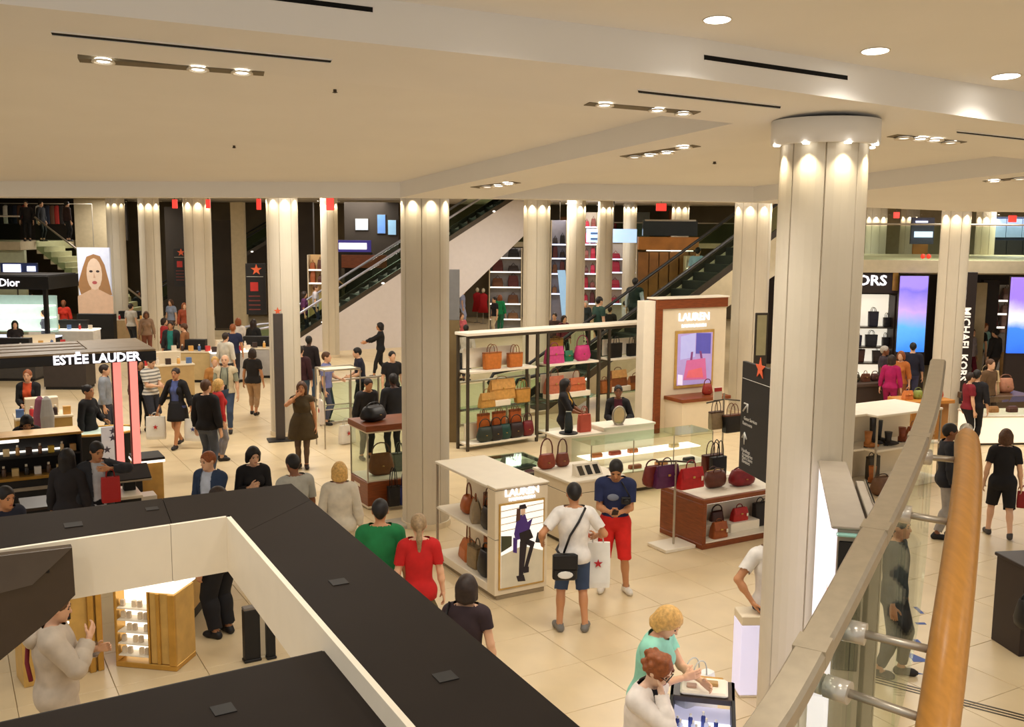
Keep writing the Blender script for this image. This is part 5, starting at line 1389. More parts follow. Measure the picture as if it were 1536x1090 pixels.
handbag('brown hobo on the upper side shelf beside the boots', W(ss, -.16, .62, .78), 'hobo', (120, 76, 40), .3, .34, .14, AX, .12, group=gH)
handbag('rust bag at the right end of the upper shoe shelf', W(ss, 1.4, .35, .78), 'satchel', (150, 78, 40), .3, .26, .14, AX, .1, group=gH)
handbag('dark brown bag on the lower side shelf', W(ss, -.36, .55, .12), 'barrel', (70, 36, 24), .34, .24, .2, AX, .08, group=gH)
handbag('tall dark olive bag on the lower shoe shelf', W(ss, .42, .4, .12), 'tote', (60, 52, 40), .3, .44, .14, AX, .1, group=gH)
handbag('fluffy brown bag low at the front of the shoe shelf', W(ss, .05, -.12, .0), 'hobo', (110, 76, 50), .42, .34, .26, AX, .08, group=gH)
# ------------------------------------------------------------------ walls of the tall hall
M_BACK = mat('back_wall_brown', (104, 90, 68), .8, var=.2, scale=.6)
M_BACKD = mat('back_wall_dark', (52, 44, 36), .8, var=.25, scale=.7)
M_BEIGE = mat('beige_wall', (190, 174, 142), .8)
struct('wall_back', MB().box(-34, 34, 53, 53.3, 0, HALLZ), M_BACK)
struct('wall_left', MB().box(-30.3, -30, 12, 53, 0, HALLZ), M_BACK)
struct('wall_right', MB().box(30, 30.3, 12, 53, 0, HALLZ), M_BACK)
def pxbox(parent, name, m, u0, u1, v0, v1, y, d, o=Vector((0, 0, 0)), b=.004, floor_=False, label=None):
    """upright block whose front covers a photographed rectangle at distance y"""
    a, c = D(u0, v0, y), D(u1, v1, y)
    z0 = 0.0 if floor_ else c.z
    return bx(parent, name, m, a.x - o.x, c.x - o.x, (y - o.y if o.y else 0), (y - o.y if o.y else 0) + d, z0 - o.z, a.z - o.z, b, label)
def at(u, v, y):
    p = D(u, v, y); return p
# mezzanine at upper left with glass rail, clothes rail and stair
mz = thing('mezzanine', 'far left mezzanine landing with glass rail above the cosmetics counters', 'balcony', (at(0, 340, 42).x, 42, 0))
zm = 3.95
bx(mz, 'slab', M_BEIGE, -9, .8, 0, 6, zm - .35, zm); bx(mz, 'back_wall', M_BACKD, -9, 3.0, 6, 6.2, zm, HALLZ - .02); bx(mz, 'glass_guard', M_GLASSG, -9, .8, .05, .07, zm, zm + 1.0, .001); obj('handrail', MB().tube([(-9, .06, zm + 1.05), (.8, .06, zm + 1.05)], .035, 8), M_STEEL, mz)
bx(mz, 'lower_wall', mat('pale_green_wall', (186, 190, 160), .6), -9, .8, .3, .5, 0, zm - .36)
for k in range(15):
    x = at(2 + 7.0 * k, 320, 46).x; c = ((30, 24, 24), (150, 40, 34), (40, 44, 60), (226, 220, 210), (34, 28, 26), (90, 60, 44), (24, 22, 26))[k * 3 % 7]
    o = obj('garment', MB().loft([se(.22, .16, 0, e=.6), se(.26, .2, .5, e=.6), se(.22, .16, .78, e=.6), se(.06, .06, .84, e=.6)]), rgbm(c, .9), None, (x, 46, zm + .75))
    tag(o, ('dark', 'red', 'navy', 'white', 'black', 'brown', 'near black')[k * 3 % 7] + ' garment on the far left mezzanine rail, counted from left: ' + ('first', 'second', 'third', 'fourth', 'fifth', 'sixth', 'seventh', 'eighth', 'ninth', 'tenth', 'eleventh', 'twelfth', 'thirteenth', 'fourteenth', 'fifteenth')[k], 'garment', 'garments on the mezzanine rail')
obj('clothes_rail', MB().tube([(-9, 4, zm + 1.66), (2.2, 4, zm + 1.66)], .02, 6), M_STEEL, mz)
obj('rail_post', MB().cyl((2.2, 4), .02, zm - .35, zm + 1.66), M_STEEL, mz); obj('rail_post', MB().cyl((-8.9, 4), .02, zm, zm + 1.66), M_STEEL, mz)
st = thing('staircase', 'beige stair with glass sides descending right of the far left mezzanine', 'stairs', (at(48, 340, 42).x, 42.3, 0))
NS = 16
for k in range(NS):
    z1 = zm - .22 * (k + 1) + .02
    bx(st, 'step', M_BEIGE, .28 * k, .28 * (k + 1) + .04, 0, 2.0, max(z1 - .3, 0), max(z1, .05), .004)
gv = [(0, zm - .3), (0, zm + 1.0), (.28 * NS, .25 + 1.2), (.28 * NS, .0)]
obj('glass_side', MB().loft([[(a, -.02, b) for a, b in gv], [(a, -.035, b) for a, b in gv]]), M_GLASSG, st)
obj('handrail', MB().tube([(0, -.03, zm + 1.03), (.28 * NS, -.03, 1.48)], .04, 8), M_STEEL, st)
r = thing('wall_block', 'plain beige wall block behind the stair, left of the columns', 'wall', (at(110, 300, 47).x, 47, 0)); pxbox(r, 'panel', M_BEIGE, 110, 166, 296, 374, 47, .4, Vector((at(110, 300, 47).x, 47, 0)), floor_=True); bx(r, 'skirting', M_DSTEEL, 0, 1.7, -.02, 0, 0, .12)

# portrait lightbox
p = at(141, 440, 38)
r = thing('portrait_lightbox', 'tall lit portrait poster of a blonde woman beyond the crowd at left', 'lightbox', (p.x, 38, 0))
o_ = Vector((p.x, 38, 0))
lbx = pxbox(r, 'panel', mat('portrait_ground', (196, 200, 216), .4, emit=.5), 115, 168, 371, 470, 38, .12, o_); bx(r, 'cabinet', M_BLACK, -.7, .7, -.02, .3, 0, at(0, 470, 38).z)
xs0, xs1 = at(115, 410, 38).x - p.x, at(168, 410, 38).x - p.x; zz0, zz1 = at(141, 470, 38).z, at(141, 371, 38).z
def pp_(pts): return [(xs0 + (xs1 - xs0) * a, zz0 + (zz1 - zz0) * (1 - b)) for a, b in pts]
def oval(cx, cy, rx, ry, n=16): return [(cx + rx * math.cos(2 * math.pi * k / n), cy + ry * math.sin(2 * math.pi * k / n)) for k in range(n)]
PP = lambda n, c: mat('portrait_' + n, tuple(int(x * .86) for x in c), .5, emit=.3)
flat(lbx, 'hair', pp_([(.5, .1), (.68, .13), (.8, .26), (.9, .5), (.98, .72), (.1, .72), (.02, .56), (.18, .3), (.3, .14)]), PP('hair', (176, 128, 84)), -.004)
flat(lbx, 'shoulders', pp_([(.0, .74), (.36, .64), (.64, .64), (1, .74), (1, 1), (0, 1)]), PP('skin', (232, 190, 156)), -.006)
flat(lbx, 'face', pp_(oval(.5, .4, .22, .24)), PP('face', (244, 212, 184)), -.008); flat(lbx, 'neck', pp_([(.4, .55), (.6, .55), (.62, .7), (.38, .7)]), PP('skin', (232, 190, 156)), -.007)
flat(lbx, 'eye', pp_(oval(.41, .36, .05, .018)), PP('eye', (70, 54, 50)), -.010); flat(lbx, 'eye', pp_(oval(.6, .36, .05, .018)), PP('eye', (70, 54, 50)), -.010)
flat(lbx, 'mouth', pp_(oval(.5, .53, .07, .025)), PP('mouth', (196, 96, 96)), -.010); flat(lbx, 'nose', pp_([(.49, .38), (.53, .46), (.47, .46)]), PP('nose', (222, 176, 146)), -.009)

# cosmetics stand with black canopy at far left
p = at(0, 440, 33)
r = thing('cosmetics_stand', 'far left cosmetics stand with black canopy and white sign letters', 'kiosk', (p.x, 33, 0)); o_ = Vector((p.x, 33, 0))
zt, zb = at(50, 413, 33).z, at(50, 434, 33).z
bx(r, 'canopy', M_BLACK, -4, at(72, 410, 33).x - p.x, 0, 2.3, zb, zt - .03); bx(r, 'canopy_top', M_KIOSK, -4, at(70, 410, 33).x - p.x, .1, 2.2, zt - .03, zt)
letters(r, 'Dior', .36, (at(13, 410, 33).x - p.x, -.01, (zt + zb) / 2 - .02), sx=1.0)
bx(r, 'post', M_BLACK, -.4 + at(72, 410, 33).x - p.x, -.28 + at(72, 410, 33).x - p.x, .4, .55, 0, zb)
bx(r, 'lit_back', mat('aqua_lit', (176, 206, 196), .5, emit=.3), -4, at(36, 410, 33).x - p.x, 2.2, 2.3, .9, zb - .35)
for k in range(3): bx(r, 'shelf', M_GLOWW, -4, at(36, 410, 33).x - p.x, 1.7, 2.2, 1.0 + .42 * k, 1.03 + .42 * k)
bx(r, 'counter', M_BLACK, -4, at(70, 410, 33).x - p.x, .2, .9, 0, .9); bx(r, 'counter_top', M_GLOWB, -4, at(70, 410, 33).x - p.x, .2, .9, .9, .94)
bx(r, 'lit_screen', M_GLOWB, at(2, 410, 33).x - p.x, at(40, 410, 33).x - p.x, .16, .2, .3, .85)
p = at(28, 402, 40)
r = thing('lit_sign', 'blue white lit sign strip above the far left cosmetics canopy', 'sign', (p.x, 40, 0)); o_ = Vector((p.x, 40, 0))
pxbox(r, 'back', mat('navy_back', (40, 50, 90), .5), 0, 56, 394, 410, 40, .1, o_); q = pxbox(r, 'glow', M_GLOWB, 4, 31, 396, 408, 39.95, .04, o_); pxbox(r, 'glow', M_GLOWB, 40, 53, 399, 407, 39.95, .04, o_); pxbox(r, 'post', M_DSTEEL, 24, 28, 410, 470, 40, .1, o_, floor_=True)

# many low counters of the cosmetics hall, beyond the near kiosk
cnts = [(20, 500, 30, 1.6, (70, 66, 62)), (62, 482, 31, 1.5, (206, 196, 190)), (110, 470, 36, 1.8, (228, 224, 220)), (75, 455, 38, 1.4, (220, 210, 205)), (196, 470, 40, 1.4, (206, 176, 130)), (250, 520, 27, 1.3, (190, 160, 110)), (290, 505, 30, 1.2, (196, 170, 120)), (345, 500, 30, 1.2, (200, 196, 190)), (104, 512, 28.5, 1.2, (60, 52, 48)), (60, 600, 19.5, 1.0, (196, 160, 90)), (385, 500, 31, 1.4, (170, 165, 160))]
nmc = ('dark', 'white topped', 'wide pale', 'small pale', 'tan', 'gold', 'light oak', 'grey white', 'black', 'round gold', 'silver grey')
plc = ('under the far left canopy', 'right of the far left canopy', 'in front of the portrait lightbox', 'behind the far left canopy', 'right of the portrait, among the crowd', 'beside the shopper in teal', 'left of the third column', 'right of the column in the middle of the crowd', 'behind the near kiosk canopy', 'behind the kiosk by the orange top', 'left of the dark standing sign')
for k, (u, v, y, w_, c) in enumerate(cnts):
    p = F(u, v + 14); p = at(u, 545, y); p.z = 0
    r = thing('cosmetics_counter', nmc[k] + ' cosmetics counter ' + plc[k], 'counter', p, AX if k % 2 else AX - .5)
    bx(r, 'base', rgbm(c, .5, 'laminate'), -w_ / 2, w_ / 2, -.35, .35, .08, .9); bx(r, 'kick', M_BLACK, -w_ / 2 + .03, w_ / 2 - .03, -.32, .32, 0, .08); bx(r, 'top', M_GLOWW if k in (1, 2, 7) else M_CREAM, -w_ / 2 - .02, w_ / 2 + .02, -.37, .37, .9, .94)
    bx(r, 'riser', M_CREAM if k % 2 else M_BLACK, -w_ * .3, w_ * .3, .05, .3, .94, 1.25)
    for j in range(5):
        x = -w_ * .42 + w_ * .84 * j / 4
        (bottle if j % 2 else carton)(ORD[j] + ' item on the counter ' + plc[k], W(r, x, -.2, .94), ((206, 60, 60), (236, 220, 200), (60, 44, 40), (226, 170, 90), (90, 120, 170))[(j + k) % 5], **({'h': .2, 'r_': .045, 'group': 'items on far counters'} if j % 2 else {'wd': .14, 'd': .1, 'h': .16, 'group': 'items on far counters'}))

# dark displays and far diagonals at the left
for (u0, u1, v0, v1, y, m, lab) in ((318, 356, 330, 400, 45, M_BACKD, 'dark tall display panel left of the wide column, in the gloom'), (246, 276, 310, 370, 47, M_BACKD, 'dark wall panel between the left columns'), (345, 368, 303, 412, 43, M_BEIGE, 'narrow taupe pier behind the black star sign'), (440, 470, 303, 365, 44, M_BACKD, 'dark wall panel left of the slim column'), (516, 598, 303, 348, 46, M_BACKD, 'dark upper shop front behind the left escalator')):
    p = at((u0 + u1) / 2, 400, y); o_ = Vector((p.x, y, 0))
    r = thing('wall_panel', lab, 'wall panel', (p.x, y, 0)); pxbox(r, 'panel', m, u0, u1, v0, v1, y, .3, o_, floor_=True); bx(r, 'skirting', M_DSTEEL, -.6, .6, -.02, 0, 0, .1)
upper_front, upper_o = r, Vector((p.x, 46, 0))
for (u, v, y, w_, lab) in ((368, 395, 22.6, 26, 'black star topped directory blade left of the wide pale column'), (260, 372, 32.8, 18, 'black star topped directory blade far left of the crowd')):
    a = at(u, v, y); b = at(u + w_, v, y); h_ = (1.15 if y < 30 else 1.25)
    r = thing('directory_sign', lab, 'sign', a, 0.1)
    ww = b.x - a.x
    bx(r, 'panel', M_SIGN, 0, ww + .05, -.02, .02, -h_, 0, .003); bx(r, 'rule', M_SL, .02, ww, -.024, -.02, -.30, -.29, .0005)
    s_ = star_mb(.13, -.026, .0); obj('star', s_, mat('star_orange', (226, 100, 60), .5), r, (ww * .62, 0, -.14))
    bx(r, 'red_mark', mat('sign_red', (190, 50, 44), .5), .1, ww * .7, -.025, -.02, -.62, -.42, .001)
    for j in range(4): bx(r, 'text_line', mat('sign_text_red', (110, 50, 44), .6), .06, ww * .8, -.024, -.02, -.75 - .1 * j, -.72 - .1 * j, .0005)
    obj('bracket', MB().tube([(ww, 0, -.2), (ww + .25, 0.05, -.2)], .015, 6), M_DSTEEL, r)
for k, (u, v, y, w_, h_, lab) in enumerate(((262, 299, 30, 7, 13, 'first from left'), (312, 299, 31, 6, 13, 'second from left, by the third column'), (388, 298, 24, 6, 16, 'third from left, by the wide column'), (495, 297, 30, 11, 18, 'in front of the slim column by the left escalator'), (992, 305, 30, 15, 11, 'above the right escalator'), (1345, 318, 30, 8, 9, 'above the parapet left of the dark shop'), (1519, 323, 30, 11, 10, 'at the far right above the parapet'))):
    p = at(u, v, y); s_ = y / FPX
    r = thing('hanging_sign', 'small red lit hanging sign ' + lab, 'sign', p)
    bx(r, 'panel', M_RED, -w_ * s_ / 2, w_ * s_ / 2, -.04, .04, -h_ * s_, 0); obj('rod', MB().cyl((0, 0), .012, 0, HALLZ - p.z, 8), M_DSTEEL, r)

# ------------------------------------------------------------------ escalators
M_TRUSS = mat('escalator_white', (226, 218, 216), .55, var=.02); M_RUBBER = mat('rubber_belt', (40, 38, 36), .5); M_STEP = mat('step_metal', (74, 72, 68), .45, .5)
def escalator(label, start, rz, rise, w=1.1, lower=True, truss=M_TRUSS, drop=1.25, tofloor=0.0, belt=M_RUBBER, poly=None):
    r = thing('escalator', label, 'escalator', start, rz)
    sl = math.tan(math.radians(30)); L = rise / sl
    # handrail line z = 1.0 + sl*x ; deck z = sl*x
    pts = [(-1.2, -drop * .2), (-1.2, .05), (0, .1), (L, rise + .1), (L + 1.2, rise + .1), (L + 1.2, rise - drop * .6), (L, rise - drop), (drop / sl * .35, -.0), (0, -drop * .2)]
    pts = [(x, max(z, 0.0)) for x, z in pts]
    if tofloor: pts = [(-1.2, 0), (-1.2, .05), (0, .1), (L, rise + .1), (L + 1.2, rise + .1), (L + 1.2, rise - drop), (L * tofloor + 1.2, rise * tofloor - drop * .3), (L * tofloor, 0.0)]
    if poly: pts = poly
    for y in (-.12, w + .02):
        obj('truss_side', MB().loft([[(x, y, z) for x, z in pts], [(x, y + .10, z) for x, z in pts]]), truss, r)
        sk = [(0, .1), (L, rise + .1), (L, rise + .30), (0, .30)]
        yy = y + .02
        obj('skirt_panel', MB().loft([[(x, yy, z + .0) for x, z in sk], [(x, yy + .06, z) for x, z in sk]]), M_DSTEEL, r)
        gl_ = [(-.8, .2), (0, .3), (L, rise + .3), (L + .8, rise + .3), (L + .8, rise + .95), (L, rise + .95), (0, .95), (-.8, .9)]
        obj('glass_panel', MB().loft([[(x, yy + .02, z) for x, z in gl_], [(x, yy + .035, z) for x, z in gl_]]), M_GLASSG, r)
        hr = [(-.9, yy + .03, .45), (-1.05, yy + .03, .7), (-.9, yy + .03, .93), (-.4, yy + .03, 1.0), (0, yy + .03, 1.02), (L, yy + .03, rise + 1.02), (L + .8, yy + .03, rise + 1.0)]
        obj('handrail', MB().tube(hr, .045, 8), belt, r)
        bx(r, 'deck_light', M_GLOWW, .0, .02, yy - .03, yy - .02, .1, .12) if False else None
    obj('soffit', MB().loft([[(.4, 0.0, max(0, .1 - drop * .3)), (L, 0, rise - drop + .05), (L, 0, rise - drop + .15), (.4, 0, .02)], [(.4, w, max(0, .1 - drop * .3)), (L, w, rise - drop + .05), (L, w, rise - drop + .15), (.4, w, .02)]]), truss, r)
    n = int(L / .4)
    me = MB().box(0, .42, .0, w, -.24, 0).mesh('step', M_STEP)
    for k in range(n): link('step', me, r, (k * .4, 0, (k + 1) * .4 * sl))
    for k in range(4):
        x = L * (.15 + .22 * k)
        obj('skirt_light', MB().ell((x, -.135, sl * x + .16), (.07, .012, .04), 10, 6), M_LAMP if False else M_GLOWW, r)
    return r
M_BELT1 = mat('pale_belt', (176, 176, 190), .3, .3)  # paler belt for the left escalator's handrails
# near handrail of the left escalator passes (440,475) and (590,380)
q = D(440, 475, 37); t0 = (q.z - 1.02) / math.tan(math.radians(30))
P1_ = Vector((q.x, q.y, 0)) - E1 * t0
def on_side(u, v):
    d = ray(u, v); t = E2.dot(P1_) / E2.dot(Vector((d.x, d.y, 0))); X = d * t - P1_
    return (X.dot(E1), max(EYE + d.z * t, 0))
esc1 = escalator('left escalator with white side rising to the right behind the tall column', (P1_.x, P1_.y, 0), AX, 6.4, poly=[(-1.2, 0), (-1.2, .05), (0, .1), (11.08, 6.5), on_side(800, 335), on_side(785, 352), on_side(697, 437), (on_side(610, 545)[0], 0)], belt=M_BELT1, drop=1.2)
q = D(985, 438, 26.8); t0 = (q.z - 1.02) / math.tan(math.radians(30))
P2_ = Vector((q.x, q.y, 0)) - E1 * t0
esc2 = escalator('right escalator with dark steps rising behind the framed screen wall', (P2_.x, P2_.y, 0), AX, 4.4, truss=M_BEIGE, drop=1.0)
q = at(205, 470, 48.2)
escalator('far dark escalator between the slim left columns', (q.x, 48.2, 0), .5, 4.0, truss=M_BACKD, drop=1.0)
# glass guard and landing beside the left escalator
for (ua, va_, ub, vb, z, lab) in ((470, 530, 605, 545, .0, 'glass guard rail at the foot of the left escalator'), (690, 600, 800, 560, .0, 'glass guard rail seen through the handbag shelf wall')):
    a, b = F(ua, va_ + 70), F(ub, vb + 70)
    a, b = at(ua, 0, 23.2), at(ub, 0, 24.6); a.z = b.z = 0
    dv = b - a; r = thing('glass_guard', lab, 'railing', a, math.atan2(dv.y, dv.x)); L = dv.length
    for k in range(3): bx(r, 'glass_pane', M_GLASSG, L * k / 3 + .02, L * (k + 1) / 3 - .02, -.008, .008, .08, 1.0, .001)
    for k in range(4): bx(r, 'post', M_STEEL, L * k / 3 - .02, L * k / 3 + .02, -.02, .02, 0, 1.05, .002)
    obj('rail', MB().tube([(0, 0, 1.06), (L, 0, 1.06)], .025, 8), M_STEEL, r); bx(r, 'foot_rail', M_STEEL, 0, L, -.02, .02, .02, .07, .002)
# grey advert slab right of the tall column
p = at(681, 500, 21.5); r = thing('advert_slab', 'grey upright advert slab just right of the tall column', 'sign', (p.x, 21.5, 0)); o_ = Vector((p.x, 21.5, 0))
pxbox(r, 'panel', mat('slab_grey', (120, 118, 116), .5), 672, 689, 404, 480, 21.5, .12, o_); pxbox(r, 'base', mat('slab_tan', (120, 100, 66), .5), 673, 689, 480, 660, 21.5, .1, o_, floor_=True)

# ------------------------------------------------------------------ lit shop shelves of the far middle
def lit_shelf(label, u0, u1, vtop, y, levels, back=(196, 190, 186), goods=None, glow=M_GLOWW, lvl_name='far'):
    a, b = at(u0, vtop, y), at(u1, vtop, y); W_ = b.x - a.x
    r = thing('lit_shelving', label, 'shelving', (a.x, y, 0))
    bx(r, 'back_panel', rgbm(back, .7, 'laminate'), 0, W_, .45, .5, 0, a.z); bx(r, 'side_panel', M_CREAM, -.04, 0, 0, .5, 0, a.z); bx(r, 'side_panel', M_CREAM, W_, W_ + .04, 0, .5, 0, a.z)
    zs = [at(u0, v, y).z for v in levels]
    for i, z in enumerate(zs):
        bx(r, 'shelf', M_CREAM, 0, W_, 0, .45, z - .05, z); bx(r, 'light_strip', glow, 0.02, W_ - .02, -.02, .02, z - .05, z + .01, .002)
        n = max(2, int(W_ / .5))
        for k in range(n):
            c = (goods or [(60, 44, 40)])[(k * 2 + i * 3) % len(goods or [1])]
            wd2 = W_ / n * .7; x = W_ * (k + .5) / n; hh_ = .26 + .12 * ((k * 7 + i * 5) % 3)
            o = obj('handbag', MB().loft([se(wd2, .22, 0, e=.35), se(wd2 * .98, .24, hh_ * .5, e=.35), se(wd2 * .8, .12, hh_, e=.4)]).tube([(-wd2 * .2, 0, hh_), (0, 0, hh_ + .12), (wd2 * .2, 0, hh_)], .015, 5), rgbm(c, .6, 'leather'), None, W(r, x, .2, z + .001))
            tag(o, ORD[k] + ' bag, ' + ORD[i] + ' shelf, ' + label, 'handbag', 'bags on ' + label)
    return r
DK = [(50, 40, 40), (110, 70, 46), (30, 28, 30), (90, 40, 40), (140, 100, 70)]
lit_shelf('lit shelves under the white escalator', 735, 782, 372, 45, (386, 407, 430, 455, 478), (170, 166, 170), DK)
lit_shelf('lit shelves beside the bluish column', 828, 850, 330, 44, (366, 387, 410, 440), (150, 150, 170), DK, M_GLOWB)
lit_shelf('red bag shelves right of second far column', 876, 896, 318, 47, (340, 366, 388, 410, 432, 455), (214, 200, 184), [(160, 30, 50), (90, 40, 40), (120, 60, 50), (170, 30, 60)], M_GLOWB)
lit_shelf('crimson bag shelves left of wood shop', 914, 955, 366, 48, (388, 408, 432, 455), (216, 206, 198), [(150, 30, 50), (226, 220, 216), (120, 50, 44)], M_GLOWB)
for (u0, u1, v0, v1, y, lab) in ((880, 955, 343, 364, 46, 'pale blue lit screen banner with two dark text lines among the far shelves'), (828, 848, 344, 376, 46, 'pale blue lit screen behind the bluish column')):
    p = at((u0 + u1) / 2, v1, y); o_ = Vector((p.x, y - .8, 0))
    r = thing('screen', lab, 'screen', (p.x, y - .8, 0)); yy = y - .8
    s_ = pxbox(r, 'panel', mat('screen_sky', (176, 206, 240), .4, emit=.9), u0, u1, v0, v1, yy, .1, o_)
    for j in range(2): pxbox(r, 'text_line', mat('screen_text', (70, 100, 150), .5), u0 + (u1 - u0) * .08, u0 + (u1 - u0) * (.3 + .12 * j), v0 + (v1 - v0) * (.25 + .4 * j), v0 + (v1 - v0) * (.4 + .4 * j), yy - .02, .01, o_, .001)
    obj('rod', MB().cyl((0, .05), .02, at(0, v0, yy).z, HALLZ, 8), M_DSTEEL, r)
p = at(845, 480, 42); r = thing('banner', 'slanting pale blue glass of a far escalator between the far columns', 'banner', (p.x, 42, 0))  # glass of a far escalator, made as a slanting glowing panel
a0, a1 = at(838, 405, 42), at(853, 478, 42)
obj('panel', MB().loft([[(a0.x - p.x - .05, 0, a0.z), (a0.x - p.x + .28, 0, a0.z), (a1.x - p.x + .1, 0, a1.z - .2), (a1.x - p.x - .25, 0, a1.z - .2)], [(a0.x - p.x - .05, .05, a0.z), (a0.x - p.x + .28, .05, a0.z), (a1.x - p.x + .1, .05, a1.z - .2), (a1.x - p.x - .25, .05, a1.z - .2)]]), mat('far_glass_blue', (150, 190, 226), .5, emit=.4), r); bx(r, 'stand', M_DSTEEL, -.05, .3, -.1, .15, 0, max(a1.z - .2, .2))
# glowing shop sign and oak counter behind the left escalator
p = at(528, 370, 43); o_ = Vector((p.x, 43, 0))
r = thing('shop_sign', 'glowing white blue rimmed shop sign above the left escalator', 'sign', (p.x, 43, 0)); pxbox(r, 'rim', mat('sign_indigo', (60, 50, 130), .5, emit=.5), 505, 556, 360, 378, 43, .2, o_); pxbox(r, 'glow', M_GLOWW, 508, 550, 364, 374, 42.95, .05, o_, .01); pxbox(r, 'wall', M_BACKD, 503, 560, 378, 520, 43, .15, o_, floor_=True)
p = at(540, 390, 42.6); o_ = Vector((p.x, 42.6, 0)); r = thing('oak_fascia', 'dark oak shop fascia beneath the glowing sign', 'wall panel', (p.x, 42.6, 0)); pxbox(r, 'panel', M_WOOD, 512, 580, 382, 402, 42.6, .2, o_); pxbox(r, 'post', M_DSTEEL, 512, 518, 402, 470, 42.6, .2, o_, floor_=True); pxbox(r, 'post', M_DSTEEL, 574, 580, 402, 470, 42.6, .2, o_, floor_=True)
lit_shelf('warm lit niche left of the slim column', 462, 484, 382, 40, (404, 424), (236, 196, 140), [(170, 90, 50), (200, 110, 60), (90, 50, 40)], M_GLOWW)
for (u0, u1, v0, v1, lab, c) in ((533, 552, 328, 345, 'small pale lit panel in the dark upper shop front', (170, 180, 190)), (566, 578, 322, 350, 'narrow blue lit panel in the dark upper shop front', (90, 130, 190)), (582, 594, 330, 352, 'right blue lit panel in the dark upper shop front', (130, 170, 200))):
    pn = pxbox(upper_front, 'frame', M_DSTEEL, u0 - 1, u1 + 1, v0 - 1, v1 + 1, 45.96, .05, upper_o); q_ = pxbox(pn, 'lit_panel', mat('lp_%d' % c[0], c, .5, emit=.5), u0, u1, v0, v1, 45.93, .03, upper_o, label=lab)
# wood fronted shop behind the right escalator
p = at(1000, 400, 42); o_ = Vector((p.x, 42, 0))
r = thing('wood_shop', 'honey wood fronted shop with dark glass top behind the right escalator', 'shop', (p.x, 42, 0))
OK_ = mat('orange_oak', (176, 116, 50), .45, var=.2, scale=2)
pxbox(r, 'fascia', OK_, 958, 1048, 355, 375, 42, .4, o_); pxbox(r, 'dark_glass', mat('dark_glass_top', (40, 44, 48), .15), 965, 1046, 331, 354, 42.1, .3, o_); pxbox(r, 'rail', M_STEEL, 968, 1044, 329, 332, 42, .1, o_)
for k in range(6): pxbox(r, 'wood_panel', mat('brown_oak', (132, 88, 40), .5, var=.2, scale=2), 958 + 15 * k, 972 + 15 * k, 378, 470, 42.15, .2, o_, floor_=True)
pxbox(r, 'ceiling_lights', M_GLOWW, 970, 1040, 375, 377, 42, .1, o_)
lit_shelf('pale shelving inside the wood shop', 1030, 1046, 384, 41.4, (402, 430), (226, 206, 170), [(200, 190, 180), (90, 70, 50)])
# far upper level seen between the columns
p = at(930, 320, 50); r = thing('upper_gallery', 'far upper gallery front with glass guard across the middle distance', 'balcony', (0, 50.5, 0)); bx(r, 'slab', M_BEIGE, -1, 14, 0, 2, 3.75, 4.0); bx(r, 'support', M_BEIGE, -1, -.6, 1.2, 1.6, 0, 3.75); bx(r, 'support', M_BEIGE, 13.6, 14, 1.2, 1.6, 0, 3.75); bx(r, 'glass_guard', M_GLASSG, -1, 14, .0, .02, 4.0, 4.95, .001); obj('rail', MB().tube([(-1, 0, 5.0), (14, 0, 5.0)], .03, 6), M_STEEL, r)
for (u0, u1, v0, v1, lab, c) in ((840, 850, 325, 338, 'brown', (140, 90, 56)), (905, 925, 335, 343, 'crimson', (150, 40, 50)), (1005, 1020, 316, 330, 'orange brown', (160, 90, 50)), (955, 975, 318, 332, 'grey', (110, 110, 104))):
    p = at((u0 + u1) / 2, v1, 51.5); o_ = Vector((p.x, 51.5, p.z)); o = obj('display_block', MB().rbox(at(u0, v0, 51.5).x - p.x, at(u1, v0, 51.5).x - p.x, 0, .4, 4.0 - 4.0, at(u0, v0, 51.5).z - 4.0, .02), rgbm(c, .7), None, (p.x, 51.5, 4.0)); tag(o, lab + ' display block on the far upper gallery', 'display')

# ------------------------------------------------------------------ dark fashion shop on the right with parapet above
YS = 28.5
p = at(1400, 400, YS); o_ = Vector((p.x, YS, 0))
mk = thing('fashion_shop', 'dark brown fashion shop front under the right mezzanine parapet', 'shop', (p.x, YS, 0))
M_MKD = mat('shop_dark_brown', (44, 32, 28), .5); M_PAR = mat('parapet_stone', (196, 182, 152), .6)
zsl, zst = at(1400, 409, YS).z, at(1400, 390, YS).z
bx(mk, 'parapet_slab', M_PAR, -3.2, 10, -.2, 7.5, zsl, zst); bx(mk, 'glass_guard', M_GLASSG, -3.2, 10, -.1, -.08, zst, zst + .95, .001); obj('rail', MB().tube([(-3.2, -.09, zst + 1.0), (10, -.09, zst + 1.0)], .03, 6), M_STEEL, mk)
bx(mk, 'back_wall', M_MKD, -3.2, 10, 6.5, 6.7, 0, zsl); bx(mk, 'shop_ceiling', M_PAR, -3.2, 10, 0.45, 6.5, zsl - .06, zsl - .01)
hd = pxbox(mk, 'header', M_MKD, 1262, 1348, 405, 440, YS, .4, o_)
zl_ = at(1305, 421, YS).z
letters(mk, 'MICHAEL KORS', .40, (at(1330, 410, YS).x - p.x - 1.56, -.02, zl_), fit=3.12, bold=.02)
pxbox(mk, 'gold_figure', M_GOLD, 1340, 1347, 408, 436, YS - .02, .04, o_, .01)
nb = thing('lit_niche_wall', 'white lit niche wall of dark handbags in the right fashion shop', 'shelving', (at(1276, 410, YS).x, YS + .1, 0))
nw = at(1346, 410, YS).x - at(1276, 410, YS).x; zt = at(1300, 443, YS).z
bx(nb, 'lit_back', mat('niche_lit', (250, 240, 220), .5, emit=.75), 0, nw, .42, .46, .0, zt); bx(nb, 'side', M_MKD, nw, nw + .25, -.05, .46, 0, zt); bx(nb, 'side', M_MKD, -.05, 0, 0, .46, 0, zt)
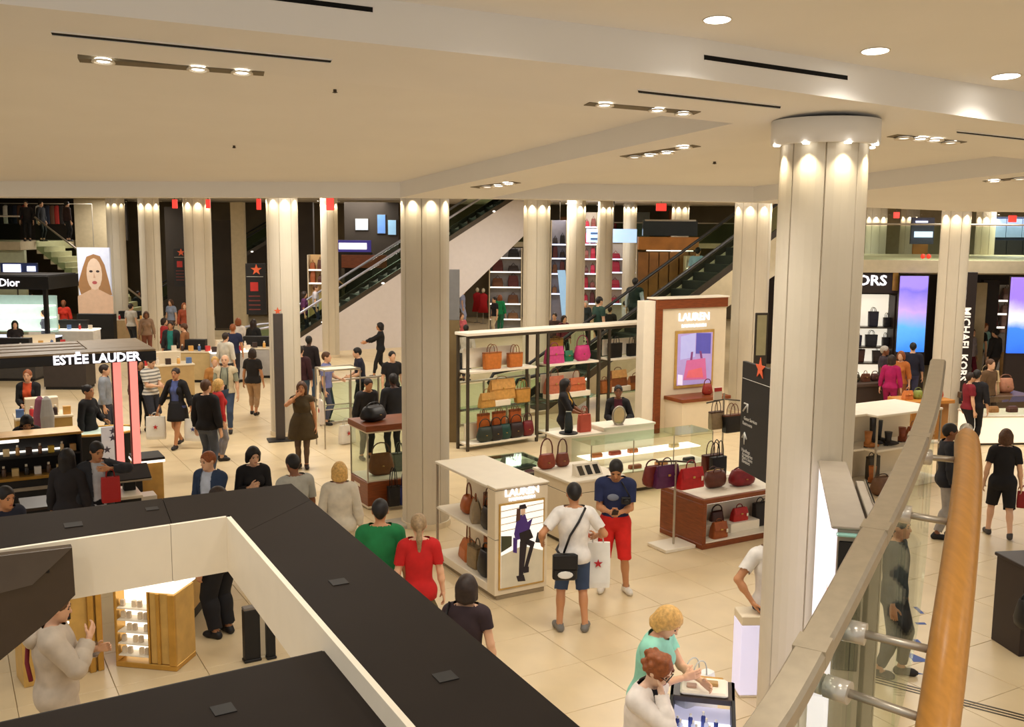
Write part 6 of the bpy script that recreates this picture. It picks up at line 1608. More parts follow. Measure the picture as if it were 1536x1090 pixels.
zv = [at(1300, v, YS).z for v in (491, 521, 545, 590)]
for z in zv[:3]: bx(nb, 'shelf', M_DSTEEL, 0, nw, 0, .42, z - .04, z)
for (ux_, v, w_, h_, c, lab) in ((1290, 491, 9, 24, (36, 40, 70), 'navy tall bag at the upper left'), (1315, 491, 14, 23, (30, 26, 40), 'dark indigo tall bag in the upper middle'), (1336, 491, 10, 14, (34, 30, 28), 'black low bag at the upper right'), (1290, 521, 14, 17, (36, 30, 50), 'dark violet bag at the middle left'), (1312, 521, 17, 18, (32, 28, 30), 'black bag at the middle'), (1334, 521, 10, 14, (28, 24, 24), 'small black bag at the middle right'), (1290, 548, 22, 20, (74, 42, 28), 'brown bag at the lower left'), (1325, 548, 22, 18, (50, 36, 30), 'dark brown bag at the lower right')):
    q_ = at(ux_, v, YS); zz = min(zv, key=lambda z: abs(z - q_.z)); s_ = YS / FPX
    handbag(lab + ' of the lit niche wall', (q_.x, YS + .32, zz), 'tote', c, w_ * s_ * 1.1, h_ * s_, .16, 0, .16, group='bags in the lit niche wall')
def lightbox(label, u0, u1, v0, v1, y, grads, floor_=False, letters_=None):
    p = at((u0 + u1) / 2, v1, y); o_ = Vector((p.x, y, 0))
    r = thing('lightbox', label, 'lightbox', (p.x, y, 0))
    m = bpy.data.materials.new('lightbox_' + label[:8]); m.use_nodes = True; nt = m.node_tree; b = nt.nodes['Principled BSDF']
    tc = nt.nodes.new('ShaderNodeTexCoord'); sx_ = nt.nodes.new('ShaderNodeSeparateXYZ'); nz = nt.nodes.new('ShaderNodeTexNoise'); nz.inputs['Scale'].default_value = 1.4; nz.inputs['Detail'].default_value = 4
    mm = nt.nodes.new('ShaderNodeMath'); mm.operation = 'MULTIPLY_ADD'; mm.inputs[1].default_value = .3; rp = nt.nodes.new('ShaderNodeValToRGB')
    nt.links.new(tc.outputs['Generated'], sx_.inputs[0]); nt.links.new(tc.outputs['Object'], nz.inputs['Vector']); nt.links.new(nz.outputs['Fac'], mm.inputs[0]); nt.links.new(sx_.outputs['Z'], mm.inputs[2]); nt.links.new(mm.outputs[0], rp.inputs[0])
    els = rp.color_ramp.elements
    while len(els) < len(grads): els.new(.5)
    for e_, (pos, c) in zip(els, grads): e_.position = pos; e_.color = lin(c) + (1,)
    nt.links.new(rp.outputs[0], b.inputs['Base Color']); nt.links.new(rp.outputs[0], b.inputs['Emission Color']); b.inputs['Emission Strength'].default_value = .8
    pxbox(r, 'light_panel', m, u0, u1, v0, v1, y, .08, o_); pxbox(r, 'cabinet', M_MKD, u0 - 1.5, u1 + 1.5, v0 - 1, v1 + 2, y + .09, .12, o_, floor_=True)
    return r
BL = [(.10, (40, 120, 230)), (.45, (90, 170, 250)), (.7, (190, 160, 240)), (.95, (120, 110, 220)), (1.15, (150, 130, 240))]
BL = [(min(a, 1.0), c) for a, c in BL]
lightbox('tall blue and violet lightbox poster left of the shop column', 1352, 1386, 414, 528, YS - .3, BL)
lightbox('blue and white lightbox poster at the far right edge', 1519, 1560, 416, 530, YS - 1.0, [(.1, (40, 100, 230)), (.45, (60, 130, 240)), (.62, (236, 240, 255)), (.85, (150, 120, 230))])
p = at(1443, 560, YS - 1.5); o_ = Vector((p.x, YS - 1.5, 0))
r = thing('blade_sign', 'dark vertical blade sign with upright white shop letters beside the column', 'sign', (p.x, YS - 1.5, 0)); pxbox(r, 'panel', M_MKD, 1434, 1453, 408, 610, YS - 1.5, .15, o_, floor_=True); pxbox(r, 'lit_emblem', M_GLOWW, 1436, 1449, 424, 449, YS - 1.53, .03, o_)
text('lettering', 'MICHAEL KORS', .29, mat('ivory_letter', (250, 240, 226), .5, emit=.6), r, (0, -.02, (at(0, 452, YS - 1.5).z + at(0, 556, YS - 1.5).z) / 2), (math.pi / 2, math.pi / 2, 0), .01, 1.0, .006, 1.0)
for (u0, u1, v0, v1, y, m, lab) in ((1455, 1476, 424, 505, 31, M_BEIGE, 'beige shop pier right of the blade sign'), (1476, 1490, 420, 560, 32.5, M_MKD, 'dark brown shop pier right of the beige pier')):
    p = at((u0 + u1) / 2, 400, y); o_ = Vector((p.x, y, 0)); r = thing('shop_pier', lab, 'wall panel', (p.x, y, 0)); pxbox(r, 'panel', m, u0, u1, v0, v1, y, .2, o_, floor_=True); bx(r, 'skirting', M_MKD, -.2, .2, -.02, 0, 0, .12)
lit_shelf('white shelves deep in right shop', 1488, 1524, 428, 33, (450, 470, 490, 510), (250, 244, 236), [(110, 40, 50), (60, 44, 44), (150, 120, 110)], M_GLOWW)
# mezzanine upper storey on the right
p = at(1508, 360, 36); o_ = Vector((p.x, 36, 0))
r = thing('window_front', 'dark blue framed upper shop window at the right edge above the parapet', 'shop', (p.x, 36, 0))
zz = at(1480, 392, 36).z
for (u0, u1, v0, v1, m) in ((1481, 1560, 325, 392, mat('navy_frame', (40, 50, 74), .4)),): pxbox(r, 'frame', m, u0, u1, v0, v1, 36, .3, o_)
for k in range(3): pxbox(r, 'pane', mat('steel_blue_pane', (128, 150, 186), .2, emit=.15), 1487 + 24 * k, 1508 + 24 * k, 328, 356, 35.96, .03, o_, .001); pxbox(r, 'pane', mat('dark_pane', (44, 42, 44), .15), 1487 + 24 * k, 1508 + 24 * k, 360, 388, 35.96, .03, o_, .001)
pxbox(r, 'plinth', M_PAR, 1481, 1560, 392, 402, 36, .3, o_)
p = at(1388, 360, 40); o_ = Vector((p.x, 40, 0)); r = thing('shop_sign', 'small glowing white upper shop sign above the right parapet', 'sign', (p.x, 40, 0)); pxbox(r, 'post', M_DSTEEL, 1383, 1385, 366, 420, 40.02, .05, o_, floor_=True); pxbox(r, 'panel', mat('sign_grey_violet', (90, 90, 110), .5), 1368, 1400, 326, 366, 40, .1, o_); letters(r, 'apex', .5, (0, -.02, at(0, 352, 40).z), sx=.95) if False else pxbox(r, 'glow', M_GLOWB, 1372, 1399, 347, 356, 39.95, .04, o_); pxbox(r, 'glow', M_GLOWB, 1374, 1392, 331, 334, 39.95, .04, o_); pxbox(r, 'lower_oak', OK_, 1370, 1390, 366, 402, 40, .1, o_)
p = at(1400, 500, 37); r = thing('upper_storey', 'beige upper storey wall behind the right parapet columns', 'wall', (p.x, 43.5, 0)); bx(r, 'wall', M_BEIGE, -4.5, 12, 0, .3, zz - .3, HALLZ - .02); bx(r, 'floor_slab', M_PAR, -4.5, 12, -1.0, .3, zz - .5, zz - .3)
for (u, v, lab, c) in ((1397, 398, 'left', (230, 70, 40)), (1388, 402, 'right', (226, 60, 40))):
    q_ = at(u, v, YS - .02); o = obj('red_light', MB().ell((0, 0, 0), (.07, .06, .07), 10, 8), M_RED, None, (q_.x, YS + .2, zst + .1)); tag(o, 'small red lamp on the right parapet, ' + lab + ' one', 'lamp', 'red lamps on the parapet')
# glowing counters, pedestals and goods in front of the right shop
p = F(1468, 668); r = thing('display_counter', 'glowing white display counter at the right edge', 'counter', p, .1)
bx(r, 'base', mat('counter_lit', (255, 240, 214), .4, emit=.7), 0, 2.4, 0, .9, .05, .62); bx(r, 'top', M_WHITE, -.02, 2.42, -.02, .92, .62, .66); bx(r, 'kick', M_DSTEEL, .02, 2.38, .02, .88, 0, .05)
bx(r, 'glass_case', M_GLASS, .3, 2.3, .1, .8, .66, .95, .001)
for k in range(4):
    o = obj('purse', MB().loft([se(.24, .14, 0, e=.35), se(.24, .15, .08, e=.35), se(.2, .08, .13, e=.4)]), leather(((176, 120, 70), (90, 50, 40), (206, 170, 120), (60, 40, 36))[k]), None, W(r, .55 + .45 * k, .45, .661), (0, 0, .2)); tag(o, ('tan', 'brown', 'cream', 'dark')[k] + ' purse in the glowing right counter', 'purse', 'purses in the right counter')
p = at(1492, 625, 23.5); p.z = 0; r = thing('pedestal', 'wooden pedestal table holding a cream handbag at the right', 'table', p, .2); bx(r, 'top', mat('walnut', (96, 70, 48), .4), -.75, .75, -.4, .4, .72, .86); bx(r, 'body', mat('walnut', (96, 70, 48), .4), -.65, .65, -.33, .33, 0, .72)
handbag('cream and tan bag on the wooden pedestal at right', W(r, -.3, 0, .86), 'satchel', (206, 176, 130), .62, .55, .26, .2, .16, group='bags on the pedestal')
handbag('pink lined straw bag at the right of the pedestal', W(r, .3, .1, .86), 'hobo', (190, 130, 100), .42, .36, .2, .2, .12, group='bags on the pedestal')
for (u, v, y, c, lab) in ((1385, 600, 22.5, (196, 130, 50), 'golden'), (1290, 590, 25, (70, 54, 44), 'dark')):
    p = at(u, 545, y); p.z = 0; r = thing('display_table', lab + ' display table in front of the right fashion shop', 'table', p, .3); bx(r, 'top', rgbm(c, .5, 'laminate'), -.6, .6, -.4, .4, .82, .9); bx(r, 'body', rgbm(tuple(int(x * .8) for x in c), .5, 'laminate'), -.5, .5, -.33, .33, 0, .82)
    for j in range(4): handbag(('orange', 'lime green', 'tan', 'coral')[j] + ' small bag on the ' + lab + ' display table', W(r, -.42 + .28 * j, -.05, .9), ('satchel', 'hobo')[j % 2], ((206, 120, 60), (140, 150, 70), (176, 120, 60), (200, 90, 60))[j] if lab == 'golden' else ((80, 50, 36), (60, 56, 40), (100, 60, 40), (70, 40, 34))[j], .24, .2, .14, .3, .08, group='bags on the ' + lab + ' table')
# dark fixture cut by the right edge of the picture
p = F(1528, 985); r = thing('dark_fixture', 'dark display fixture cut off by the right picture edge', 'display', p, .15); bx(r, 'side', M_MKD, 0, .08, 0, .5, 0, 1.0); bx(r, 'shelf', M_MKD, .08, 1.0, 0, .5, .5, .54); bx(r, 'top', M_MKD, -.02, 1.0, -.02, .52, 1.0, 1.04); bx(r, 'base', M_MKD, .08, 1.0, 0, .5, 0, .08)
handbag('black bag poking out from the dark fixture at the right edge', W(r, -.02, -.14, .38), 'hobo', (30, 28, 28), .3, .36, .2, .15, .1, group='bag at the right edge')
# ------------------------------------------------------------------ near cosmetics kiosk with sign canopy (left)
kc = F(234, 523, 2.75)
ek = thing('cosmetics_kiosk', 'open cosmetics kiosk with tan topped black canopy and white sign letters at left', 'kiosk', (kc.x, kc.y, 0), AX)
KT, KB = 2.75, 2.57
KL = 5.2
bx(ek, 'fascia', mat('gloss_black', (18, 18, 24), .12), -KL, 0, 0, 1.75, KB, KT - .03)
M_KTOP = mat('kiosk_tan_top', (140, 118, 86), .5, var=.08)
bx(ek, 'top_board', M_KTOP, -KL, -.004, .0, .42, KT - .03, KT)
for k in range(3): bx(ek, 'top_board', M_KTOP, -KL, -.95, .52 + .42 * k, .52 + .42 * k + .31, KT - .03, KT)
bx(ek, 'top_board', M_KTOP, -.94, -.004, .425, 1.75, KT - .03, KT)
letters(ek, 'ESTĒE LAUDER', .19, (-.86, -.012, (KT + KB) / 2 - .015), fit=1.24, bold=.03)
for (x, y, h0) in ((-.40, .02, .0), (-.62, .16, .0)):
    for d_ in ((0, 0),):
        pil = bx(ek, 'light_pillar', M_PINK, x, x + .115, y, y + .07, .75, KB)
        bx(pil, 'edge', mat('pillar_edge', (120, 60, 60), .4), x - .02, x, y, y + .07, .75, KB); bx(pil, 'base', M_BLACK, x - .02, x + .12, y - .01, y + .09, .0, .75)
bx(ek, 'post', M_BLACK, -4.2, -4.05, .2, .35, 0, KB)
g1 = F(122, 646, 1.40)
gd1 = thing('product_gondola', 'black gold trimmed product gondola with lit shelves under the near kiosk canopy', 'display', (g1.x, g1.y, 0), AX)
GLn = 2.6
bx(gd1, 'base', M_BLACK, -GLn, 0, 0, .5, 0, .70); bx(gd1, 'gold_trim', M_GOLD, -GLn, 0, -.03, .5, .70, .75); bx(gd1, 'gold_trim', M_GOLD, -GLn, 0, -.03, .5, 1.36, 1.40); bx(gd1, 'back', M_BLACK, -GLn, 0, .42, .5, .75, 1.36); bx(gd1, 'shelf', M_BLACK, -GLn, 0, 0, .42, 1.04, 1.07); bx(gd1, 'end', M_BLACK, -.03, 0, 0, .5, .75, 1.36)
bx(gd1, 'shelf_light', M_GLOWW, -GLn + .1, -.9, .02, .08, 1.30, 1.345); bx(gd1, 'shelf_light', M_GLOWW, -1.6, -.25, .30, .40, 1.075, 1.09)
for k in range(2): bx(gd1, 'drawer_strip', M_STEEL, -GLn, -.5, -.02, 0, .28 + .24 * k, .34 + .24 * k)
for k in range(12):
    x = -.12 - .16 * k
    c = ((196, 150, 90), (120, 80, 50), (226, 200, 150), (60, 44, 36), (206, 170, 60))[k * 2 % 5]
    (bottle if k % 2 else carton)(ORD[k] + ' make-up item from right, upper shelf of the gold trimmed gondola', W(gd1, x, .15, 1.07), c, **({'r_': .03, 'h': .16} if k % 2 else {'wd': .09, 'd': .08, 'h': .11}), group='items on the gondola upper shelf')
    (carton if k % 2 else bottle)(ORD[k] + ' make-up item from right, lower shelf of the gold trimmed gondola', W(gd1, x - .05, .13, .75), ((40, 34, 30), (206, 176, 120), (90, 66, 50), (226, 220, 210))[k % 4], **({'r_': .035, 'h': .17} if not k % 2 else {'wd': .1, 'd': .08, 'h': .12}), group='items on the gondola lower shelf')
# work counter, terminal and goods beside the suited man
c1 = F(212, 742, .9)
wc = thing('service_counter', 'dark kiosk counter with white corner beside the suited man', 'counter', (c1.x, c1.y, 0), AX)
bx(wc, 'carcass', M_BLACK, -1.5, 0, 0, .6, 0, .86); bx(wc, 'worktop', mat('dark_worktop', (62, 50, 44), .3), -1.52, -.5, -.02, .62, .86, .9); bx(wc, 'white_top', M_WHITE, -.5, .02, -.02, .62, .86, .905)
tm = thing('till_terminal', 'black flat till terminal tilted on the dark kiosk counter', 'till', W(wc, -.10, .38, .905), AX)
obj('screen', MB().loft([[(-.28, -.18, .16), (.28, -.18, .16), (.28, .16, .30), (-.28, .16, .30)], [(-.28, -.19, .19), (.28, -.19, .19), (.28, .15, .33), (-.28, .15, .33)]]), M_BLACK, tm); bx(tm, 'silver_edge', M_STEEL, -.28, .28, -.20, -.185, .15, .175, .003); bx(tm, 'stand', M_BLACK, -.08, .08, -.08, .08, 0, .22)
redp = F(167, 752, 1.0)
carrier('bright red paper carrier bag held by the man in the dark suit', redp, AX, .24, .34, .12, (176, 34, 30), None, 'carrier bags', hh=.12)
p = F(214, 722, 0.0); p = at(216, 545, 15.6); p.z = 0
gcab = thing('gold_cabinet', 'gold fronted cabinet with white lit edge right of the pink pillars', 'cabinet', W(ek, -.36, .12), AX)
bx(gcab, 'body', M_BRASS, 0, .42, 0, .5, .05, .92); bx(gcab, 'top', M_BLACK, -.02, .45, -.02, .52, .96, 1.0); bx(gcab, 'lit_edge', M_GLOWW, -.02, .45, -.025, .5, .92, .96); bx(gcab, 'kick', M_BLACK, .02, .4, .02, .48, 0, .05)
o = carton('dark red gift box on the floor beside the gold cabinet', W(gcab, .3, -.35, 0), (130, 24, 36), .26, .2, .34, AX, 'boxes by the gold cabinet')
o = carton('white box stacked on a tan case beside the till', W(gcab, -.05, -.75, 0), (226, 218, 206), .4, .3, .62, AX, 'boxes by the gold cabinet')
# stool and round lit case behind the canopy
rc = at(150, 620, 18.2); rc.z = 0
r = thing('oval_case', 'oval glass topped case with gold rim behind the kiosk saleswoman', 'display case', rc, AX)
obj('drum', MB().loft([se(1.3, .8, 0, e=.9), se(1.3, .8, .85, e=.9)]), M_BLACK, r); obj('lit_top', MB().loft([se(1.2, .72, .855, e=.9), se(1.2, .72, .88, e=.9)]), mat('case_lit', (206, 222, 200), .3, emit=.5), r); obj('gold_rim', MB().tube(se(1.32, .82, .88, n=24, e=.9), .025, 6, True), M_GOLD, r)
r = thing('floral_screen', 'white upright lit screen with dark floral marks by the pillars', 'screen', at(166, 690, 17.0) * 1.0, AX); r.location.z = 0
bx(r, 'panel', mat('floral_white', (226, 226, 226), .4, emit=.2), -.13, .13, 0, .05, 0, 1.2)
for k, (x, z) in enumerate(((-.05, .8), (.05, 1.0), (-.02, .6), (.06, 1.12))): obj('mark', star_mb(.07, -.004, z, .002), mat('mark_grey', (90, 90, 110), .5), r, (x, 0, 0))
obj('clothes_rail', MB(), M_STEEL) if False else None
for k, (u, c, nm) in enumerate(((60, (150, 90, 110), 'mauve'), (70, (170, 166, 160), 'pale grey'))):
    p = at(u, 610, 19); p.z = 0
    r = thing('mannequin', nm + ' scarf draped stand under the near kiosk canopy', 'stand', p, AX); obj('pole', MB().cyl((0, 0), .02, 0, 1.35, 8), M_STEEL, r); obj('foot', MB().cyl((0, 0), .16, 0, .02, 16), M_STEEL, r); obj('scarf', MB().loft([se(.22, .12, .6, e=.7), se(.26, .16, 1.0, e=.7), se(.16, .1, 1.32, e=.7), se(.05, .05, 1.38, e=.7)]), rgbm(c, .9), r)
# ------------------------------------------------------------------ people in the middle distance and near the front
BLK = (24, 22, 24); NAVY = (30, 36, 66); DEN = (52, 68, 96); WHT = (228, 222, 214)
def hung(label, p, yaw, **k): return carrier(label, p, math.radians(yaw), **k)
def loc_pt(root, x, y, z):     # point in a figure's own frame -> world
    a = root.rotation_euler.z; k = root.scale.x
    return Vector((root.location.x + k * (x * math.cos(a) - y * math.sin(a)), root.location.y + k * (x * math.sin(a) + y * math.cos(a)), root.location.z + k * z))
V1, V2, V3 = .0135, .017, .022
p1 = person('man in white t-shirt and denim shorts seen from behind beside the lit poster', stand_at(858, 945), 183, 1.74, skin='tan', top=('t_shirt', WHT, .72, .024, -.10), bottom=('denim_shorts', (54, 72, 104), 1.06, .022), shoes=(120, 116, 110),
            lh=(.36, -.10, 1.06), rh=(-.30, -.22, 1.08), lf=(.15, 0, 0, .3), rf=(-.15, .02, 0, -.3), vox=V1, fine=True, head=(.15, .1), hc='black')
q = loc_pt(p1, .12, .20, .70)
sb_ = thing('shoulder_bag', 'black crossbody bag with white print worn by the man in the white t-shirt', 'bag', q, math.radians(183))
bx(sb_, 'body', leather((26, 24, 24)), -.14, .14, -.04, .07, 0, .30, .02); bx(sb_, 'flap', leather((20, 18, 18)), -.142, .142, .06, .08, .13, .31, .01); obj('printed_mark', MB().loft([se(.17, .001, .0, n=10, e=.8)]) if False else MB().ell((0, .082, .075), (.09, .003, .045), 12, 6), rgbm((226, 224, 216), .6, 'print'), sb_)
def rel_to(root, base, pts): 
    m = Matrix.Rotation(-base.rotation_euler.z, 3, 'Z'); return [m @ (loc_pt(root, *p) - base.location) for p in pts]
obj('strap', MB().tube(rel_to(p1, sb_, [(.13, .17, 1.0), (.06, .165, 1.2), (-.04, .15, 1.36), (-.12, .08, 1.50), (-.10, -.06, 1.49), (-.02, -.16, 1.3), (.12, -.15, 1.05), (.20, .02, .99), (.18, .16, .99)]), .014, 6), leather((26, 24, 24)), sb_)
ph = obj('phone', MB().rbox(-.035, .035, -.005, .005, 0, .14, .004), M_BLACK, None, loc_pt(p1, .40, -.16, 1.02), (.9, 0, 2.9)); tag(ph, 'black phone in the left hand of the man in the white t-shirt', 'phone')
p2 = person('young man in navy t-shirt and red shorts looking down at his phone', stand_at(920, 886), -6, 1.76, skin='tan', top=('t_shirt', (34, 42, 78), .78, .026, -.11), bottom=('red_shorts', (206, 34, 26), 1.0, .030), shoes=(222, 214, 200),
            lh=(.06, -.29, 1.13), rh=(-.07, -.29, 1.13), lf=(.16, -.02, 0, .4), rf=(-.15, 0, 0, -.15), head=(.62, 0), lean=.05, vox=V1, fine=True, hc='black', curl=.8, lup=(0, 0, 1))
obj('chest_print', MB().ell((-.03, -.150, 1.28), (.075, .012, .045), 12, 8), rgbm((120, 126, 140), .8, 'print'), p2)
ph = obj('phone', MB().rbox(-.04, .04, -.006, .006, -.02, .13, .004), M_BLACK, None, loc_pt(p2, -.005, -.40, 1.13), (.9, 0, 0)); tag(ph, 'dark phone held by the young man in red shorts', 'phone')
hung('white plastic bag with red mark hanging on the arm of the man in red shorts', loc_pt(p2, -.36, -.12, .50), 20, wd=.30, h=.52, d=.12, motif=(200, 30, 30), hh=.14)
cm = thing('camera', 'black camera slung on the chest of the man in red shorts', 'camera', loc_pt(p2, .13, -.21, 1.22), 0); bx(cm, 'body', M_BLACK, -.06, .06, -.04, .02, 0, .09, .01); obj('lens', MB().tube([(0, -.04, .045), (0, -.10, .04)], .03, 12), M_BLACK, cm); obj('strap', MB().tube([(.05, .0, .09), (.0, .03, .18), (-.05, .10, .26)], .01, 5), M_BLACK, cm)
hung('white carrier bag held at the right side of the man in the white t-shirt', loc_pt(p1, -.33, -.30, .42), 183, wd=.30, h=.55, d=.10, hh=.1, motif=(190, 30, 40))
p3 = person('blonde woman in mint green top reaching towards the make-up counter', head_at(975, 903, 1.66), 58, 1.66, True, 'light', 'bob', 'blonde', top=('top', (150, 214, 190), .5, .026, -.16), bottom=('trousers', BLK, 1.9), fat=1.12,
            lh=(.10, -.44, 1.12), rh=(-.10, -.36, 1.20), head=(.55, .1), lean=.18, vox=V1, fine=True)
hung('large white plastic bag on the arm of the woman in mint green', loc_pt(p3, .46, -.26, .55), 40, wd=.42, h=.40, d=.2)
p4 = person('curly haired woman in white cardigan touching her mouth at the make-up counter', head_at(962, 974, 1.64), 52, 1.64, True, 'pale', 'curly', 'auburn', top=('top', BLK, .3, .016), bottom=('trousers', (40, 38, 44), 1.9), extra=('cardigan', (236, 226, 216), 1.95, .030, -.22), fat=1.1,
            lh=(.14, -.20, 1.10), rh=(-.03, -.20, 1.47), head=(.35, .15), lean=.16, vox=V1, fine=True, glasses=True, rpole=(-.6, -.2, -.8))
p5 = person('person in white t-shirt hidden behind the big column with elbow out', D(1170, 545, 9.7) * Vector((1, 1, 0)) if False else Vector((D(1172, 545, 9.75).x, 9.75, 0)), 10, 1.74, skin='tan', top=('t_shirt', WHT, .66, .024), bottom=('trousers', (60, 60, 70), 1.9), rh=(-.25, -.10, .98), rpole=(-1, .25, .15), vox=V2, fine=True)
p6 = person('man in green t-shirt seen from behind, left of the woman in red', head_at(570, 752, 1.76), 186, 1.76, skin='tan', top=('t_shirt', (24, 112, 60), .66, .024, -.12), bottom=('trousers', (52, 54, 66), 1.9, .018), vox=V2, fine=True, hc='black')
p7 = person('woman in red top with long ponytail and olive skirt, seen from behind', head_at(628, 774, 1.67), 188, 1.67, True, 'light', 'pony', 'ash', top=('top', (186, 26, 24), .75, .024, -.14), skirt=('skirt', (86, 72, 40), .45, .05, .86), vox=V2, fine=True)
p8 = person('woman with short dark bob and dark plum t-shirt seen from behind', head_at(700, 867, 1.62), 170, 1.62, True, 'light', 'bob', 'dark', top=('t_shirt', (48, 34, 38), .55, .024, -.12), bottom=('trousers', (40, 44, 60), 1.9), vox=V2, fine=True)
sb2 = thing('backpack_strap_bag', 'small black shoulder bag worn by the woman with the dark bob', 'bag', loc_pt(p8, .26, .05, .88), math.radians(170)); bx(sb2, 'body', leather((24, 22, 22)), -.05, .05, -.12, .12, 0, .22, .02); obj('strap', MB().tube([(0, -.08, .2), (-.06, -.06, .4), (-.1, .02, .60), (-.06, .1, .4), (0, .08, .2)], .012, 5), leather((24, 22, 22)), sb2); sb2.name = 'shoulder_bag'
p9 = person('blonde woman in white jacket and beige trousers walking away, seen from behind', head_at(509, 696, 1.66), 190, 1.66, True, 'light', 'bob', 'blonde', top=('jacket', (206, 196, 176), 1.9, .030, -.10), bottom=('trousers', (206, 190, 160), 1.9, .018), belt=(40, 90, 150), fat=1.12, vox=V2, fine=True)
p10 = person('dark haired man in pale grey shirt turned left beside the black kiosk roof', head_at(441, 684, 1.74), -140, 1.74, skin='brown', hc='black', top=('shirt', (168, 166, 156), .85, .026), bottom=('trousers', (60, 60, 70), 1.9), head=(.35, 0), vox=V2, fine=True)
p11 = person('woman in black jacket with sunglasses on her head, hands at chest', head_at(379, 672, 1.66), 22, 1.66, True, 'light', 'bob', 'black', top=('jacket', BLK, 1.9, .026), bottom=('trousers', (40, 40, 46), 1.9), lh=(.06, -.27, 1.18), rh=(-.08, -.24, 1.24), head=(.25, .2), vox=V2, fine=True)
p12 = person('person in blue denim jacket over pale shirt with auburn hair', head_at(314, 679, 1.68), -20, 1.68, False, 'light', 'short', 'auburn', top=('shirt', (196, 204, 220), .9, .016), bottom=('trousers', (60, 66, 84), 1.9), extra=('denim_jacket', (44, 60, 88), 1.95, .030, -.05), lh=(.04, -.28, 1.05), head=(.2, -.3), vox=V2, fine=True)
p13 = person('woman in dark olive dress holding a phone to her cheek by the pale column', stand_at(455, 702), 6, 1.68, True, 'tan', 'long', 'brown', top=('dress_top', (74, 60, 36), .22, .022), skirt=('dress_skirt', (74, 60, 36), .62, .075, 1.16), bottom=('tights', (96, 76, 62), 1.95, .005), shoes=(44, 30, 26), rh=(-.10, -.16, 1.50), rpole=(-.8, -.2, -.7), lf=(.07, -.02, 0), rf=(-.08, .04, 0), vox=V2, fine=True, fat=1.15)
p14 = person('man in black jacket and grey jeans seen from behind near the kiosk', stand_at(313, 713), 160, 1.80, skin='light', hc='brown', top=('jacket', BLK, 1.95, .034, -.08), bottom=('jeans', (74, 80, 92), 1.92, .018), lf=(.12, -.06, 0), rf=(-.12, .06, 0), vox=V2, fine=True)
p15 = person('blonde woman in red jacket carrying white bags beside the man in black', stand_at(331, 690), 120, 1.62, True, 'light', 'bob', 'blonde', top=('jacket', (170, 32, 30), 1.95, .028, -.10), bottom=('trousers', (130, 126, 130), 1.9), vox=V2, lh=(.3, -.1, .84))
hung('large white carrier bag with the woman in the red jacket', loc_pt(p15, .30, -.12, .30), 100, wd=.42, h=.46, d=.16, hh=.1)
p16 = person('grey bald man in pale vest with camera and blue jeans walking nearer', stand_at(341, 648), 4, 1.76, skin='light', hair='bald', top=('shirt', (150, 152, 130), .9, .016), extra=('vest', (206, 190, 156), .25, .030, -.06), bottom=('jeans', (62, 76, 100), 1.92, .018), lf=(.10, -.12, 0), rf=(-.10, .12, 0), vox=V2, fine=True)
cm = thing('camera', 'black camera hanging on the belly of the bald man in pale vest', 'camera', loc_pt(p16, 0, -.20, 1.02), 0.1); bx(cm, 'body', M_BLACK, -.07, .07, -.05, .02, 0, .10, .01); obj('lens', MB().tube([(0, -.05, .05), (0, -.12, .045)], .035, 12), M_BLACK, cm); obj('strap', MB().tube([(-.07, 0, .09), (-.085, .03, .3), (-.06, .10, .46)], .008, 5).tube([(.07, 0, .09), (.085, .03, .3), (.06, .10, .46)], .008, 5), M_BLACK, cm)
p17 = person('woman in black cardigan, blue top and black skirt striding with shopping bags', stand_at(268, 671), -8, 1.68, True, 'tan', 'bun', 'dark', top=('top', (84, 96, 150), .2, .016), extra=('cardigan', BLK, 1.9, .028, -.02), skirt=('skirt', BLK, .62, .02), lf=(.03, -.20, 0, 0), rf=(-.05, .24, .06, 0), lh=(.36, -.02, .80), rh=(-.42, -.08, .82), vox=V2, fine=True)
hung('white carrier bag with red star in the right hand of the striding woman', loc_pt(p17, -.46, -.10, .20), 10, wd=.40, h=.48, d=.14, motif=(206, 40, 40), hh=.1)
hung('white carrier bag with blue print in the left hand of the striding woman', loc_pt(p17, .40, -.04, .18), -10, wd=.42, h=.46, d=.14, motif=(60, 70, 130), hh=.1)
p18 = person('man in grey and white striped shirt and dark shorts left of the striding woman', stand_at(229, 650), 65, 1.74, skin='light', hc='dark', top=('shirt', mat('striped_cloth', (206, 204, 196), .9), .8, .026), bottom=('shorts', (44, 46, 56), 1.0, .02), head=(.4, 0), lh=(.05, -.3, 1.1), rh=(-.06, -.3, 1.12), vox=V2)
nt = _mats['striped_cloth'].node_tree; wv = nt.nodes.new('ShaderNodeTexWave'); wv.bands_direction = 'Z'; wv.inputs['Scale'].default_value = 4.2; tcn = nt.nodes.new('ShaderNodeTexCoord'); rp = nt.nodes.new('ShaderNodeValToRGB'); rp.color_ramp.interpolation = 'CONSTANT'; rp.color_ramp.elements[0].color = lin((130, 128, 122)) + (1,); rp.color_ramp.elements[1].position = .4; rp.color_ramp.elements[1].color = lin((222, 216, 204)) + (1,)
nt.links.new(tcn.outputs['Object'], wv.inputs[0]); nt.links.new(wv.outputs['Fac'], rp.inputs[0]); nt.links.new(rp.outputs[0], nt.nodes['Principled BSDF'].inputs['Base Color'])
p19 = person('woman all in black standing between pink pillars and striped shirt', stand_at(214, 648), 40, 1.66, True, 'tan', 'long', 'black', top=('jacket', BLK, 1.9, .026), bottom=('trousers', BLK, 1.9), vox=V3)
p20 = person('woman in black top and tan trousers seen from behind, left of the wide column', stand_at(381, 622), 175, 1.64, True, 'tan', 'bob', 'dark', top=('top', (34, 30, 28), .7, .026, -.10), bottom=('trousers', (170, 136, 100), 1.7, .018), lf=(.09, -.1, 0), rf=(-.08, .08, 0), vox=V3, fat=1.1)
